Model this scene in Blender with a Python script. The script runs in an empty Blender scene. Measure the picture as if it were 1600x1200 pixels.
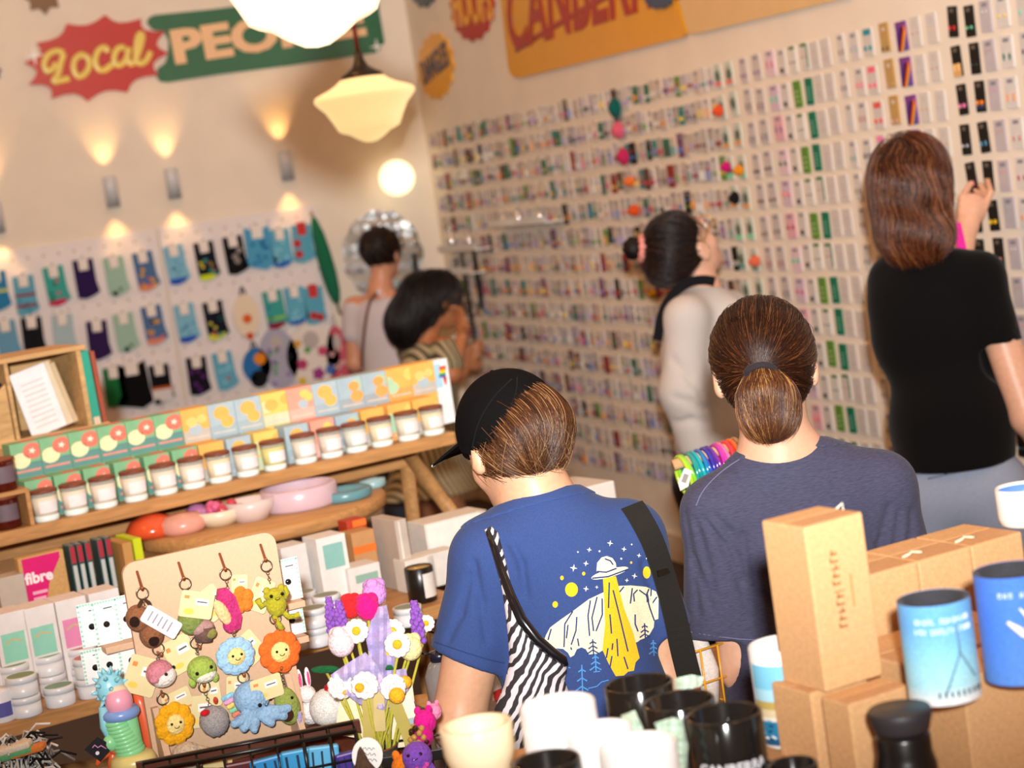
import bpy, bmesh, math, random
import numpy as np
from mathutils import Vector, Matrix
from mathutils.bvhtree import BVHTree
from mathutils.geometry import delaunay_2d_cdt
SC = bpy.context.scene
COL = SC.collection
RND = random.Random(7)
PI = math.pi
# ---------------------------------------------------------------- camera
F_PX = 3000.0
CAM_H = 1.75
AZ, PITCH, ROLL = math.radians(19.5), math.radians(6.1), math.radians(8.5)
CAM = np.array([0.0, 0.0, CAM_H])
R0 = np.array([math.cos(AZ), -math.sin(AZ), 0.0])
FH = np.array([math.sin(AZ), math.cos(AZ), 0.0])
UPW = np.array([0.0, 0.0, 1.0])
FW = FH * math.cos(PITCH) - UPW * math.sin(PITCH)
U0 = FH * math.sin(PITCH) + UPW * math.cos(PITCH)
CR = R0 * math.cos(ROLL) - U0 * math.sin(ROLL)
CU = R0 * math.sin(ROLL) + U0 * math.cos(ROLL)
def ray(x, y):
	return FW + CR * ((x - 800) / F_PX) - CU * ((y - 600) / F_PX)
def at(x, y, d):
	"""Point of the place seen at pixel x, y at depth d."""
	return CAM + ray(x, y) * d
def on_plane(x, y, p0, n):
	r = ray(x, y)
	n = np.asarray(n, float)
	return CAM + r * (np.dot(np.asarray(p0) - CAM, n) / np.dot(r, n))
def on_z(x, y, z):
	return on_plane(x, y, (0, 0, z), (0, 0, 1))
def V(p):
	return Vector((float(p[0]), float(p[1]), float(p[2])))
def wv(r, f, u):
	return R0 * r + FH * f + UPW * u
def nrm(v):
	v = np.asarray(v, float)
	return v / np.linalg.norm(v)
cam_data = bpy.data.cameras.new('camera')
cam = bpy.data.objects.new('camera', cam_data)
COL.objects.link(cam)
cm = Matrix.Identity(4)
for i in range(3):
	cm[i][0], cm[i][1], cm[i][2], cm[i][3] = CR[i], CU[i], -FW[i], CAM[i]
cam.matrix_world = cm
cam_data.sensor_width = 36.0
cam_data.lens = F_PX / 1600 * 36.0
cam_data.clip_start = 0.05
cam_data.dof.use_dof = True
cam_data.dof.focus_distance = 3.15
cam_data.dof.aperture_fstop = 4.8
SC.camera = cam
SC.view_settings.view_transform = 'Standard'
SC.view_settings.look = 'None'
SC.view_settings.gamma = 1.0
SC.view_settings.exposure = 0.0
SC.view_settings.use_curve_mapping = False
# ---------------------------------------------------------------- materials
def lin(h):
	if isinstance(h, str):
		h = h.lstrip('#')
		c = [int(h[i:i + 2], 16) / 255 for i in (0, 2, 4)]
	else:
		c = list(h)
	return [x / 12.92 if x <= 0.04045 else ((x + 0.055) / 1.055) ** 2.4 for x in c]
_MATS = {}
KINDS = {
	# kind: rough, spec, noise scale, noise amount, bump kind, bump strength
	'paper': (0.6, 0.3, 40, 0.05, 'noise', 0.05),
	'matte': (0.8, 0.2, 25, 0.06, None, 0),
	'plastic': (0.35, 0.5, 8, 0.02, None, 0),
	'gloss': (0.08, 0.6, 8, 0.02, None, 0),
	'satin': (0.3, 0.5, 15, 0.03, None, 0),
	'kraft': (0.75, 0.2, 180, 0.10, 'noise', 0.08),
	'cloth': (0.9, 0.1, 300, 0.12, 'weave', 0.15),
	'jersey': (0.95, 0.08, 500, 0.14, 'noise', 0.1),
	'skin': (0.42, 0.4, 90, 0.05, 'noise', 0.03),
	'crochet': (0.95, 0.1, 260, 0.18, 'crochet', 0.7),
	'knit': (0.95, 0.1, 140, 0.25, 'knit', 0.6),
	'wool': (1.0, 0.05, 120, 0.3, 'noise', 0.5),
	'plaster': (0.85, 0.15, 6, 0.03, 'noise', 0.02),
	'wood': (0.5, 0.3, 3, 0.0, 'wood', 0.04),
	'hair': (0.6, 0.2, 60, 0.3, 'strand', 0.3),
}
def mat(hexc, kind='paper', **kw):
	key = (hexc if isinstance(hexc, str) else tuple(hexc), kind, tuple(sorted(kw.items())))
	if key in _MATS:
		return _MATS[key]
	m = bpy.data.materials.new('%s_%s' % (kind, hexc if isinstance(hexc, str) else 'mix'))
	_MATS[key] = m
	m.use_nodes = True
	nt = m.node_tree
	N, L = nt.nodes, nt.links
	b = N['Principled BSDF']
	rough, spec, ns, na, bk, bs = KINDS[kind]
	rough = kw.get('rough', rough)
	na = kw.get('var', na)
	ns = kw.get('scale', ns)
	bs = kw.get('bump', bs)
	c = lin(hexc)
	b.inputs['Roughness'].default_value = rough
	b.inputs['Specular IOR Level'].default_value = kw.get('spec', spec)
	b.inputs['Metallic'].default_value = kw.get('metal', 0.0)
	if 'trans' in kw:
		b.inputs['Transmission Weight'].default_value = kw['trans']
		b.inputs['IOR'].default_value = kw.get('ior', 1.45)
	if 'sss' in kw:
		b.inputs['Subsurface Weight'].default_value = kw['sss']
		b.inputs['Subsurface Radius'].default_value = (0.012, 0.005, 0.003)
		b.inputs['Subsurface Scale'].default_value = 1.0
	if 'emit' in kw:
		b.inputs['Emission Color'].default_value = (*lin(kw.get('ecol', hexc)), 1)
		b.inputs['Emission Strength'].default_value = kw['emit']
	if kind in ('cloth', 'jersey', 'crochet', 'knit', 'wool'):
		b.inputs['Sheen Weight'].default_value = kw.get('sheen', 0.06)
	tc = N.new('ShaderNodeTexCoord')
	mp = N.new('ShaderNodeMapping')
	L.new(tc.outputs['Object'], mp.inputs['Vector'])
	if 'stretch' in kw:
		mp.inputs['Scale'].default_value = kw['stretch']
	if kind == 'wood':
		mp.inputs['Scale'].default_value = kw.get('stretch', (1.2, 9, 9))
		nz = N.new('ShaderNodeTexNoise')
		nz.inputs['Scale'].default_value = 5
		nz.inputs['Detail'].default_value = 6
		nz.inputs['Distortion'].default_value = 1.2
		L.new(mp.outputs[0], nz.inputs['Vector'])
		rp = N.new('ShaderNodeValToRGB')
		rp.color_ramp.elements[0].position = 0.3
		rp.color_ramp.elements[1].position = 0.72
		rp.color_ramp.elements[0].color = (*[x * 0.72 for x in c], 1)
		rp.color_ramp.elements[1].color = (*[min(1, x * 1.15) for x in c], 1)
		L.new(nz.outputs['Fac'], rp.inputs['Fac'])
		L.new(rp.outputs['Color'], b.inputs['Base Color'])
		src = nz.outputs['Fac']
	else:
		nz = N.new('ShaderNodeTexNoise')
		nz.inputs['Scale'].default_value = ns
		nz.inputs['Detail'].default_value = 3
		L.new(mp.outputs[0], nz.inputs['Vector'])
		rp = N.new('ShaderNodeValToRGB')
		rp.color_ramp.elements[0].position = 0.3
		rp.color_ramp.elements[1].position = 0.7
		rp.color_ramp.elements[0].color = (*[x * (1 - na) for x in c], 1)
		rp.color_ramp.elements[1].color = (*[min(1, x * (1 + na)) for x in c], 1)
		L.new(nz.outputs['Fac'], rp.inputs['Fac'])
		L.new(rp.outputs['Color'], b.inputs['Base Color'])
		src = nz.outputs['Fac']
	if bk and bs:
		bp = N.new('ShaderNodeBump')
		bp.inputs['Strength'].default_value = bs
		bp.inputs['Distance'].default_value = 0.002
		if bk == 'crochet':
			vo = N.new('ShaderNodeTexVoronoi')
			vo.inputs['Scale'].default_value = kw.get('cells', 230)
			L.new(mp.outputs[0], vo.inputs['Vector'])
			src = vo.outputs['Distance']
			bp.invert = True
		elif bk == 'knit':
			wv = N.new('ShaderNodeTexWave')
			wv.bands_direction = 'Z'
			wv.inputs['Scale'].default_value = kw.get('cells', 90)
			wv.inputs['Distortion'].default_value = 4
			wv.inputs['Detail Scale'].default_value = 30
			L.new(mp.outputs[0], wv.inputs['Vector'])
			src = wv.outputs['Fac']
		elif bk == 'weave':
			wv = N.new('ShaderNodeTexNoise')
			wv.inputs['Scale'].default_value = 900
			L.new(mp.outputs[0], wv.inputs['Vector'])
			src = wv.outputs['Fac']
		L.new(src, bp.inputs['Height'])
		L.new(bp.outputs['Normal'], b.inputs['Normal'])
	return m
def attr_mat(name, rough=0.4, spec=0.5, aniso=0.0):
	"""Colour comes from the strand's own colour attribute."""
	m = bpy.data.materials.new(name)
	m.use_nodes = True
	N, L = m.node_tree.nodes, m.node_tree.links
	b = N['Principled BSDF']
	a = N.new('ShaderNodeAttribute')
	a.attribute_name = 'Col'
	L.new(a.outputs['Color'], b.inputs['Base Color'])
	b.inputs['Roughness'].default_value = rough
	b.inputs['Specular IOR Level'].default_value = spec
	return m
def emis(hexc, strength, base='f6efe0'):
	return mat(base, 'satin', emit=strength, ecol=hexc)
# ---------------------------------------------------------------- mesh builder
_BOXC = {}
def rounded_box(bev, seg):
	bm = bmesh.new()
	bmesh.ops.create_cube(bm, size=1)
	return bm
class MB:
	def __init__(self, M=None):
		self.v, self.f, self.mi, self.sm, self.mats = [], [], [], [], []
		self.M = M or Matrix.Identity(4)
	def idx(self, m):
		if m not in self.mats:
			self.mats.append(m)
		return self.mats.index(m)
	def add(self, verts, faces, m, smooth=False, M=None):
		o = len(self.v)
		T = self.M @ M if M is not None else self.M
		self.v += [tuple(T @ Vector(p)) for p in verts]
		self.f += [tuple(i + o for i in f) for f in faces]
		k = self.idx(m)
		self.mi += [k] * len(faces)
		self.sm += [smooth] * len(faces)
		return self
	def box(self, size, c, m, bev=0.0, seg=2, M=None):
		sx, sy, sz = size
		if bev <= 0:
			vs = [(c[0] + sx * (i - .5), c[1] + sy * (j - .5), c[2] + sz * (k - .5)) for i in (0, 1) for j in (0, 1) for k in (0, 1)]
			fs = [(0, 1, 3, 2), (4, 6, 7, 5), (0, 4, 5, 1), (2, 3, 7, 6), (0, 2, 6, 4), (1, 5, 7, 3)]
			return self.add(vs, fs, m, False, M)
		key = (round(sx, 4), round(sy, 4), round(sz, 4), round(bev, 4), seg)
		if key not in _BOXC:
			bm = bmesh.new()
			bmesh.ops.create_cube(bm, size=1)
			for v in bm.verts:
				v.co.x *= sx
				v.co.y *= sy
				v.co.z *= sz
			bmesh.ops.bevel(bm, geom=bm.edges[:], offset=min(bev, .49 * min(size)), segments=seg, profile=.5, affect='EDGES')
			bm.verts.index_update()
			_BOXC[key] = ([tuple(v.co) for v in bm.verts], [tuple(v.index for v in f.verts) for f in bm.faces])
			bm.free()
		vs, fs = _BOXC[key]
		return self.add([(x + c[0], y + c[1], z + c[2]) for x, y, z in vs], fs, m, False, M)
	def lathe(self, prof, m, n=24, smooth=True, M=None, arc=(0, 2 * PI), sx=1.0, sy=1.0):
		full = abs(arc[1] - arc[0] - 2 * PI) < 1e-6
		k = n if full else n + 1
		vs, fs = [], []
		for r, z in prof:
			for i in range(k):
				a = arc[0] + (arc[1] - arc[0]) * i / n
				vs.append((r * math.cos(a) * sx, r * math.sin(a) * sy, z))
		for j in range(len(prof) - 1):
			for i in range(n):
				i2 = (i + 1) % k if full else i + 1
				fs.append((j * k + i, j * k + i2, (j + 1) * k + i2, (j + 1) * k + i))
		return self.add(vs, fs, m, smooth, M)
	def cyl(self, r, z0, z1, m, n=24, M=None, r2=None, bev=0.0):
		r2 = r if r2 is None else r2
		b = bev or min(r, r2, z1 - z0) * .04
		self.lathe([(0, z0), (r - b, z0), (r, z0 + b), (r2, z1 - b), (r2 - b, z1), (0, z1)], m, n, True, M)
		return self
	def tube(self, pts, r, m, n=8, closed=False, flat=None, M=None, caps=True):
		P = [np.asarray(p, float) for p in pts]
		k = len(P)
		rr = [r] * k if not hasattr(r, '__len__') else list(r)
		T = []
		for i in range(k):
			a = P[i - 1] if (i or closed) else P[i]
			b = P[(i + 1) % k] if (i < k - 1 or closed) else P[i]
			t = b - a
			T.append(t / (np.linalg.norm(t) + 1e-12))
		ref = np.array(flat if flat is not None else (0.0, 0, 1), float)
		if flat is None and abs(np.dot(ref, T[0])) > .9:
			ref = np.array((1.0, 0, 0))
		vs, fs = [], []
		X = None
		for i in range(k):
			if flat is None and X is not None:
				ref = X
			X = ref - np.dot(ref, T[i]) * T[i]
			X = X / (np.linalg.norm(X) + 1e-12)
			Y = np.cross(T[i], X)
			for j in range(n):
				a = 2 * PI * j / n
				ra, rb = (rr[i], rr[i]) if not isinstance(rr[i], tuple) else rr[i]
				vs.append(tuple(P[i] + X * math.cos(a) * ra + Y * math.sin(a) * rb))
		for i in range(k if closed else k - 1):
			for j in range(n):
				i2, j2 = (i + 1) % k, (j + 1) % n
				fs.append((i * n + j, i * n + j2, i2 * n + j2, i2 * n + j))
		if not closed and caps:
			fs.append(tuple(range(n))[::-1])
			fs.append(tuple((k - 1) * n + j for j in range(n)))
		return self.add(vs, fs, m, True, M)
	def ball(self, c, r, m, nu=16, nv=10, M=None, disp=None):
		r = (r, r, r) if not hasattr(r, '__len__') else r
		vs, fs = [], []
		for j in range(nv + 1):
			t = PI * j / nv
			for i in range(nu):
				a = 2 * PI * i / nu
				d = (math.sin(t) * math.cos(a), math.sin(t) * math.sin(a), math.cos(t))
				s = disp(d) if disp else 1.0
				vs.append((c[0] + r[0] * d[0] * s, c[1] + r[1] * d[1] * s, c[2] + r[2] * d[2] * s))
		for j in range(nv):
			for i in range(nu):
				i2 = (i + 1) % nu
				fs.append((j * nu + i, (j + 1) * nu + i, (j + 1) * nu + i2, j * nu + i2))
		return self.add(vs, fs, m, True, M)
	def torus(self, c, R, r, m, nu=20, nv=8, M=None, axis='z'):
		pts = []
		for i in range(nu):
			a = 2 * PI * i / nu
			x, y = R * math.cos(a), R * math.sin(a)
			pts.append({'z': (c[0] + x, c[1] + y, c[2]), 'y': (c[0] + x, c[1], c[2] + y), 'x': (c[0], c[1] + x, c[2] + y)}[axis])
		ax = {'z': (0, 0, 1), 'y': (0, 1, 0), 'x': (1, 0, 0)}[axis]
		return self.tube(pts, r, m, nv, True, ax, M)
	def prism(self, poly, z0, z1, m, M=None, side=None):
		"""poly: list of (x, z) in the local XZ plane, extruded along local -Y (towards the viewer) from z0 to z1."""
		n = len(poly)
		area = sum(poly[i][0] * poly[(i + 1) % n][1] - poly[(i + 1) % n][0] * poly[i][1] for i in range(n))
		if area < 0:
			poly = poly[::-1]
		vs = [(x, -z1, y) for x, y in poly] + [(x, -z0, y) for x, y in poly]
		self.add(vs, [tuple(range(n)), tuple(range(2 * n - 1, n - 1, -1))], m, False, M)
		if abs(z1 - z0) > 1e-6:
			self.add(vs, [(i, i + n, (i + 1) % n + n, (i + 1) % n) for i in range(n)], side or m, False, M)
		return self
	def text(self, body, size, m, M, depth=0.001, bold=0.0, shear=0.0, align='CENTER', sp=1.0):
		vs, fs = text_geo(body, size, depth, bold, shear, align, sp)
		return self.add(vs, fs, m, False, M)
	def build(self, name, parent=None, M=None, label=None, cat=None, group=None, kind=None):
		me = bpy.data.meshes.new(name)
		me.from_pydata(self.v, [], self.f)
		for m in self.mats:
			me.materials.append(m)
		if self.f:
			me.polygons.foreach_set('material_index', self.mi)
			me.polygons.foreach_set('use_smooth', self.sm)
		me.update()
		o = bpy.data.objects.new(name, me)
		COL.objects.link(o)
		if parent is not None:
			o.parent = parent
		if M is not None:
			o.matrix_world = M if parent is None else M
		return tag(o, label, cat, group, kind)
def tag(o, label=None, cat=None, group=None, kind=None):
	if label:
		o['label'] = label
	if cat:
		o['category'] = cat
	if group:
		o['group'] = group
	if kind:
		o['kind'] = kind
	return o
def thing(name, label, cat, M=None, group=None):
	o = bpy.data.objects.new(name, None)
	o.empty_display_size = .02
	COL.objects.link(o)
	if M is not None:
		o.matrix_world = M
	return tag(o, label, cat, group)
def copy_tree(o, M, label=None, parent=None):
	c = o.copy()
	COL.objects.link(c)
	if parent is not None:
		c.parent = parent
	if M is not None:
		c.matrix_world = M
	if label:
		c['label'] = label
	for ch in list(o.children):
		d = ch.copy()
		COL.objects.link(d)
		d.parent = c
		for g in list(ch.children):
			e = g.copy()
			COL.objects.link(e)
			e.parent = d
	return c
_TXT = {}
def text_geo(body, size, depth, bold, shear, align, sp):
	key = (body, size, depth, bold, shear, align, sp)
	if key not in _TXT:
		cu = bpy.data.curves.new('t', 'FONT')
		cu.body = body
		cu.size = size
		cu.extrude = depth / 2
		cu.offset = bold
		cu.shear = shear
		cu.align_x = align
		cu.align_y = 'CENTER'
		cu.space_character = sp
		cu.resolution_u = 3
		ob = bpy.data.objects.new('t', cu)
		COL.objects.link(ob)
		dg = bpy.context.evaluated_depsgraph_get()
		me = bpy.data.meshes.new_from_object(ob.evaluated_get(dg))
		# text lies in XY facing +Z: turn it to stand in XZ facing -Y
		_TXT[key] = ([(v.co.x, -v.co.z, v.co.y) for v in me.vertices], [tuple(p.vertices) for p in me.polygons])
		bpy.data.objects.remove(ob)
		bpy.data.meshes.remove(me)
		bpy.data.curves.remove(cu)
	return _TXT[key]
def frame(o, x, z, y=None):
	"""Matrix with origin o, local X along x, local Z near z."""
	x = V(x).normalized()
	z = V(z)
	z = (z - x * z.dot(x)).normalized()
	y = z.cross(x)
	M = Matrix.Identity(4)
	for i in range(3):
		M[i][0], M[i][1], M[i][2], M[i][3] = x[i], y[i], z[i], float(o[i])
	return M
def T(x=0, y=0, z=0):
	return Matrix.Translation((x, y, z))
def RX(d):
	return Matrix.Rotation(math.radians(d), 4, 'X')
def RY(d):
	return Matrix.Rotation(math.radians(d), 4, 'Y')
def RZ(d):
	return Matrix.Rotation(math.radians(d), 4, 'Z')
def circ(cx, cy, r, n=16, ry=None, a0=0.0):
	ry = r if ry is None else ry
	return [(cx + r * math.cos(a0 + 2 * PI * i / n), cy + ry * math.sin(a0 + 2 * PI * i / n)) for i in range(n)]
def rrect(w, h, r, cx=0, cy=0, n=4):
	pts = []
	for qx, qy, a in ((1, 1, 0), (-1, 1, 90), (-1, -1, 180), (1, -1, 270)):
		for i in range(n + 1):
			t = math.radians(a + 90 * i / n)
			pts.append((cx + qx * (w / 2 - r) + r * math.cos(t), cy + qy * (h / 2 - r) + r * math.sin(t)))
	return pts
def star(cx, cy, r1, r2, n, a0=0.0, sx=1.0):
	return [(cx + (r1 if i % 2 == 0 else r2) * math.cos(a0 + PI * i / n) * sx, cy + (r1 if i % 2 == 0 else r2) * math.sin(a0 + PI * i / n)) for i in range(2 * n)]
def rect(x0, z0, x1, z1):
	return [(x0, z0), (x1, z0), (x1, z1), (x0, z1)]
ORD = ['zeroth', 'first', 'second', 'third', 'fourth', 'fifth', 'sixth', 'seventh', 'eighth', 'ninth', 'tenth', 'eleventh', 'twelfth', 'thirteenth', 'fourteenth', 'fifteenth', 'sixteenth',
	'seventeenth', 'eighteenth', 'nineteenth', 'twentieth', 'twenty-first', 'twenty-second', 'twenty-third', 'twenty-fourth', 'twenty-fifth', 'twenty-sixth', 'twenty-seventh', 'twenty-eighth']
ORD += ['twenty-ninth'] + ['%s-%s' % (a, b) for a in ('thirty', 'forty', 'fifty', 'sixty') for b in ('zeroth', 'first', 'second', 'third', 'fourth', 'fifth', 'sixth', 'seventh', 'eighth', 'ninth')]
# ---------------------------------------------------------------- organic surfaces (distance fields meshed in one piece)
def cap(a, b, ra, rb=None, k=.02):
	return ('c', np.asarray(a, float), np.asarray(b, float), ra, ra if rb is None else rb, k)
def ell(c, r, R=None, k=.02):
	return ('e', np.asarray(c, float), np.asarray(r if hasattr(r, '__len__') else (r, r, r), float), np.eye(3) if R is None else np.asarray(R, float), k)
def neg(p):
	return ('-' + p[0],) + p[1:]
def plane(p, n, R=4.0, c=None):
	"""Cut away everything beyond the plane within R of c."""
	p, n = np.asarray(p, float), np.asarray(n, float)
	return ('p', p, n, R, np.asarray(p + n * 3.995 if c is None else c, float))
def tcap(a, b, ra, rb, k=.03, n=None):
	"""A tapering limb ending flat at b."""
	a, b = np.asarray(a, float), np.asarray(b, float)
	return ('t', a, b, ra, rb, nrm(b - a) if n is None else n, k)
def _pd(pr, P):
	t = pr[0].lstrip('-')
	if t == 'c':
		_, a, b, ra, rb, k = pr
		ba = b - a
		w = P - a
		h = np.clip((w @ ba) / (ba @ ba + 1e-12), 0, 1)
		return np.linalg.norm(w - h[..., None] * ba, axis=-1) - (ra + (rb - ra) * h)
	if t == 't':
		_, a, b, ra, rb, n, k = pr
		return np.maximum(_pd(('c', a, b, ra, rb, k), P), (P - b) @ n)
	_, c, r, R, k = pr
	q = (P - c) @ R.T
	k0 = np.linalg.norm(q / r, axis=-1)
	k1 = np.linalg.norm(q / (r * r), axis=-1)
	return k0 * (k0 - 1) / (k1 + 1e-9)
def _comb(d, e, pr):
	k = max(pr[-1], 1e-5)
	if pr[0][0] == '-':
		h = np.clip(.5 - .5 * (e + d) / k, 0, 1)
		return d * (1 - h) + (-e) * h + k * h * (1 - h)
	h = np.clip(.5 + .5 * (d - e) / k, 0, 1)
	return d * (1 - h) + e * h - k * h * (1 - h)
def sdf_at(prims, P):
	d = np.full(P.shape[:-1], 1.0)
	for pr in prims:
		if pr[0] == 'p':
			m = np.linalg.norm(P - pr[4], axis=-1) < pr[3]
			d = np.where(m, np.maximum(d, (P - pr[1]) @ pr[2]), d)
		else:
			d = _comb(d, _pd(pr, P), pr)
	return d
def _bb(pr):
	t = pr[0].lstrip('-')
	if t in 'ct':
		r = max(pr[3], pr[4])
		return np.minimum(pr[1], pr[2]) - r, np.maximum(pr[1], pr[2]) + r
	if t == 'e':
		r = max(pr[2])
		return pr[1] - r, pr[1] + r
	return pr[4] - pr[3], pr[4] + pr[3]
def sdf_mesh(prims, h=.006, disp=None):
	bbs = [_bb(p) for p in prims if p[0] in 'cet']
	lo = np.min([b[0] for b in bbs], 0) - 4 * h
	hi = np.max([b[1] for b in bbs], 0) + 4 * h
	n = np.ceil((hi - lo) / h).astype(int) + 1
	D = np.full(n, .2, np.float32)
	ax = [lo[i] + h * np.arange(n[i]) for i in range(3)]
	for pr in prims:
		a, b = _bb(pr)
		pad = (pr[-1] if pr[0] != 'p' else 0) + 4 * h
		i0 = np.clip(np.floor((a - pad - lo) / h).astype(int), 0, n)
		i1 = np.clip(np.ceil((b + pad - lo) / h).astype(int) + 1, 0, n)
		if (i1 <= i0).any():
			continue
		sl = tuple(slice(i0[i], i1[i]) for i in range(3))
		G = np.stack(np.meshgrid(ax[0][sl[0]], ax[1][sl[1]], ax[2][sl[2]], indexing='ij'), -1)
		d = D[sl]
		if pr[0] == 'p':
			m = np.linalg.norm(G - pr[4], axis=-1) < pr[3]
			D[sl] = np.where(m, np.maximum(d, (G - pr[1]) @ pr[2]), d)
		else:
			D[sl] = _comb(d, _pd(pr, G), pr)
	if disp is not None:
		near = np.abs(D) < .03
		idx = np.argwhere(near)
		P = lo + idx * h
		D[near] += disp(P).astype(np.float32)
	return nets(D, lo, h)
def nets(D, lo, h):
	S = D < 0
	nx, ny, nz = D.shape
	c = np.zeros((nx - 1, ny - 1, nz - 1), np.int8)
	offs = [(i, j, k) for i in (0, 1) for j in (0, 1) for k in (0, 1)]
	for i, j, k in offs:
		c += S[i:nx - 1 + i, j:ny - 1 + j, k:nz - 1 + k]
	act = np.argwhere((c > 0) & (c < 8))
	vid = np.full(c.shape, -1, np.int64)
	vid[tuple(act.T)] = np.arange(len(act))
	pos = np.zeros((len(act), 3))
	cnt = np.zeros(len(act))
	vals = {o: D[act[:, 0] + o[0], act[:, 1] + o[1], act[:, 2] + o[2]].astype(float) for o in offs}
	for a in offs:
		for d in range(3):
			if a[d] == 0:
				b = list(a)
				b[d] = 1
				b = tuple(b)
				va, vb = vals[a], vals[b]
				m = (va < 0) != (vb < 0)
				t = np.where(m, va / np.where(m, va - vb, 1), 0)
				p = np.array(a, float) + t[:, None] * (np.array(b) - np.array(a))
				pos += np.where(m[:, None], p, 0)
				cnt += m
	pos = lo + h * (act + pos / cnt[:, None])
	quads = []
	for d in range(3):
		e = [1, 1, 1]
		A = S[:-1, :, :] if d == 0 else S[:, :-1, :] if d == 1 else S[:, :, :-1]
		B = S[1:, :, :] if d == 0 else S[:, 1:, :] if d == 1 else S[:, :, 1:]
		o1, o2 = [(1, 2), (2, 0), (0, 1)][d]
		for flip in (False, True):
			E = np.argwhere((A & ~B) if not flip else (~A & B))
			E = E[(E[:, o1] > 0) & (E[:, o2] > 0) & (E[:, o1] < D.shape[o1] - 1) & (E[:, o2] < D.shape[o2] - 1)]
			if not len(E):
				continue
			q = []
			for s1, s2 in ((1, 1), (0, 1), (0, 0), (1, 0)):
				F = E.copy()
				F[:, o1] -= s1
				F[:, o2] -= s2
				q.append(vid[tuple(F.T)])
			q = np.stack(q, 1)
			quads.append(q[:, ::-1] if flip else q)
	q = np.concatenate(quads)
	q = q[(q >= 0).all(1)]
	return pos, q
def relax(v, q, n=3):
	for _ in range(n):
		s, c = np.zeros_like(v), np.zeros(len(v))
		for i in range(4):
			for j in (1, 3):
				np.add.at(s, q[:, i], v[q[:, (i + j) % 4]])
				np.add.at(c, q[:, i], 1)
		v = v * .4 + .6 * s / np.maximum(c, 1)[:, None]
	return v
def np_obj(name, verts, faces, m, parent=None, smooth=True, colors=None, origin=None, **kw):
	verts = np.asarray(verts, float)
	if origin is not None:
		verts = verts - np.asarray(origin)
	me = bpy.data.meshes.new(name)
	faces = np.asarray(faces)
	k = faces.shape[1]
	me.vertices.add(len(verts))
	me.vertices.foreach_set('co', verts.astype(np.float32).ravel())
	me.loops.add(faces.size)
	me.loops.foreach_set('vertex_index', faces.astype(np.int32).ravel())
	me.polygons.add(len(faces))
	me.polygons.foreach_set('loop_start', np.arange(0, faces.size, k, dtype=np.int32))
	me.polygons.foreach_set('use_smooth', np.full(len(faces), smooth))
	me.update(calc_edges=True)
	me.validate()
	if colors is not None:
		ca = me.color_attributes.new('Col', 'FLOAT_COLOR', 'POINT')
		cc = np.ones((len(verts), 4), np.float32)
		cc[:, :3] = colors
		ca.data.foreach_set('color', cc.ravel())
	me.materials.append(m)
	o = bpy.data.objects.new(name, me)
	COL.objects.link(o)
	if origin is not None:
		o.location = V(origin)
	if parent is not None:
		o.parent = parent
		o.matrix_parent_inverse = Matrix.Translation(-V(parent.location)) if parent.type != 'EMPTY' else parent.matrix_world.inverted()
	return tag(o, **kw)
def bvh_of(verts, quads):
	return BVHTree.FromPolygons([tuple(v) for v in verts], [tuple(int(i) for i in q) for q in quads])
def in_poly(px, py, poly):
	c = False
	n = len(poly)
	j = n - 1
	for i in range(n):
		if ((poly[i][1] > py) != (poly[j][1] > py)) and px < (poly[j][0] - poly[i][0]) * (py - poly[i][1]) / (poly[j][1] - poly[i][1] + 1e-12) + poly[i][0]:
			c = not c
		j = i
	return c
def fill_px(poly, step=6.0):
	"""Triangles over a polygon, with inner points so that it can be draped."""
	b = []
	n = len(poly)
	for i in range(n):
		p, q = poly[i], poly[(i + 1) % n]
		k = max(1, int(math.hypot(q[0] - p[0], q[1] - p[1]) / step))
		b += [(p[0] + (q[0] - p[0]) * t / k, p[1] + (q[1] - p[1]) * t / k) for t in range(k)]
	nb = len(b)
	xs, ys = [p[0] for p in poly], [p[1] for p in poly]
	pts = list(b)
	y = min(ys) + step / 2
	while y < max(ys):
		x = min(xs) + step / 2
		while x < max(xs):
			if in_poly(x, y, poly):
				if min((x - p[0]) ** 2 + (y - p[1]) ** 2 for p in b) > (step * .45) ** 2:
					pts.append((x, y))
			x += step
		y += step
	r = delaunay_2d_cdt([Vector(p) for p in pts], [], [list(range(nb))], 1, 1e-4)
	return [tuple(p) for p in r[0]], [tuple(f) for f in r[2]]
def drape(mb, poly, bvh, m, off=.0012, step=6.0, back=None):
	"""Print a shape, outlined as it shows in the photo, onto the garment that wears it."""
	ps, fs = fill_px(poly, step)
	vs = []
	for x, y in ps:
		d = ray(x, y)
		d = d / np.linalg.norm(d)
		loc, nrm, _, _ = bvh.ray_cast(V(CAM), V(d))
		if loc is None:
			vs.append(None)
		else:
			vs.append(tuple(loc - V(d) * off))
	fs = [f for f in fs if all(vs[i] is not None for i in f)]
	ok = [v if v is not None else (0, 0, 0) for v in vs]
	# face towards the camera
	out = []
	for f in fs:
		a, b, c = (np.array(ok[i]) for i in f[:3])
		nn = np.cross(b - a, c - a)
		out.append(f if np.dot(nn, CAM - a) > 0 else f[::-1])
	used = sorted({i for f in out for i in f})
	remap = {j: i for i, j in enumerate(used)}
	mb.add([ok[j] for j in used], [tuple(remap[i] for i in f) for f in out], m, True)
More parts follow.
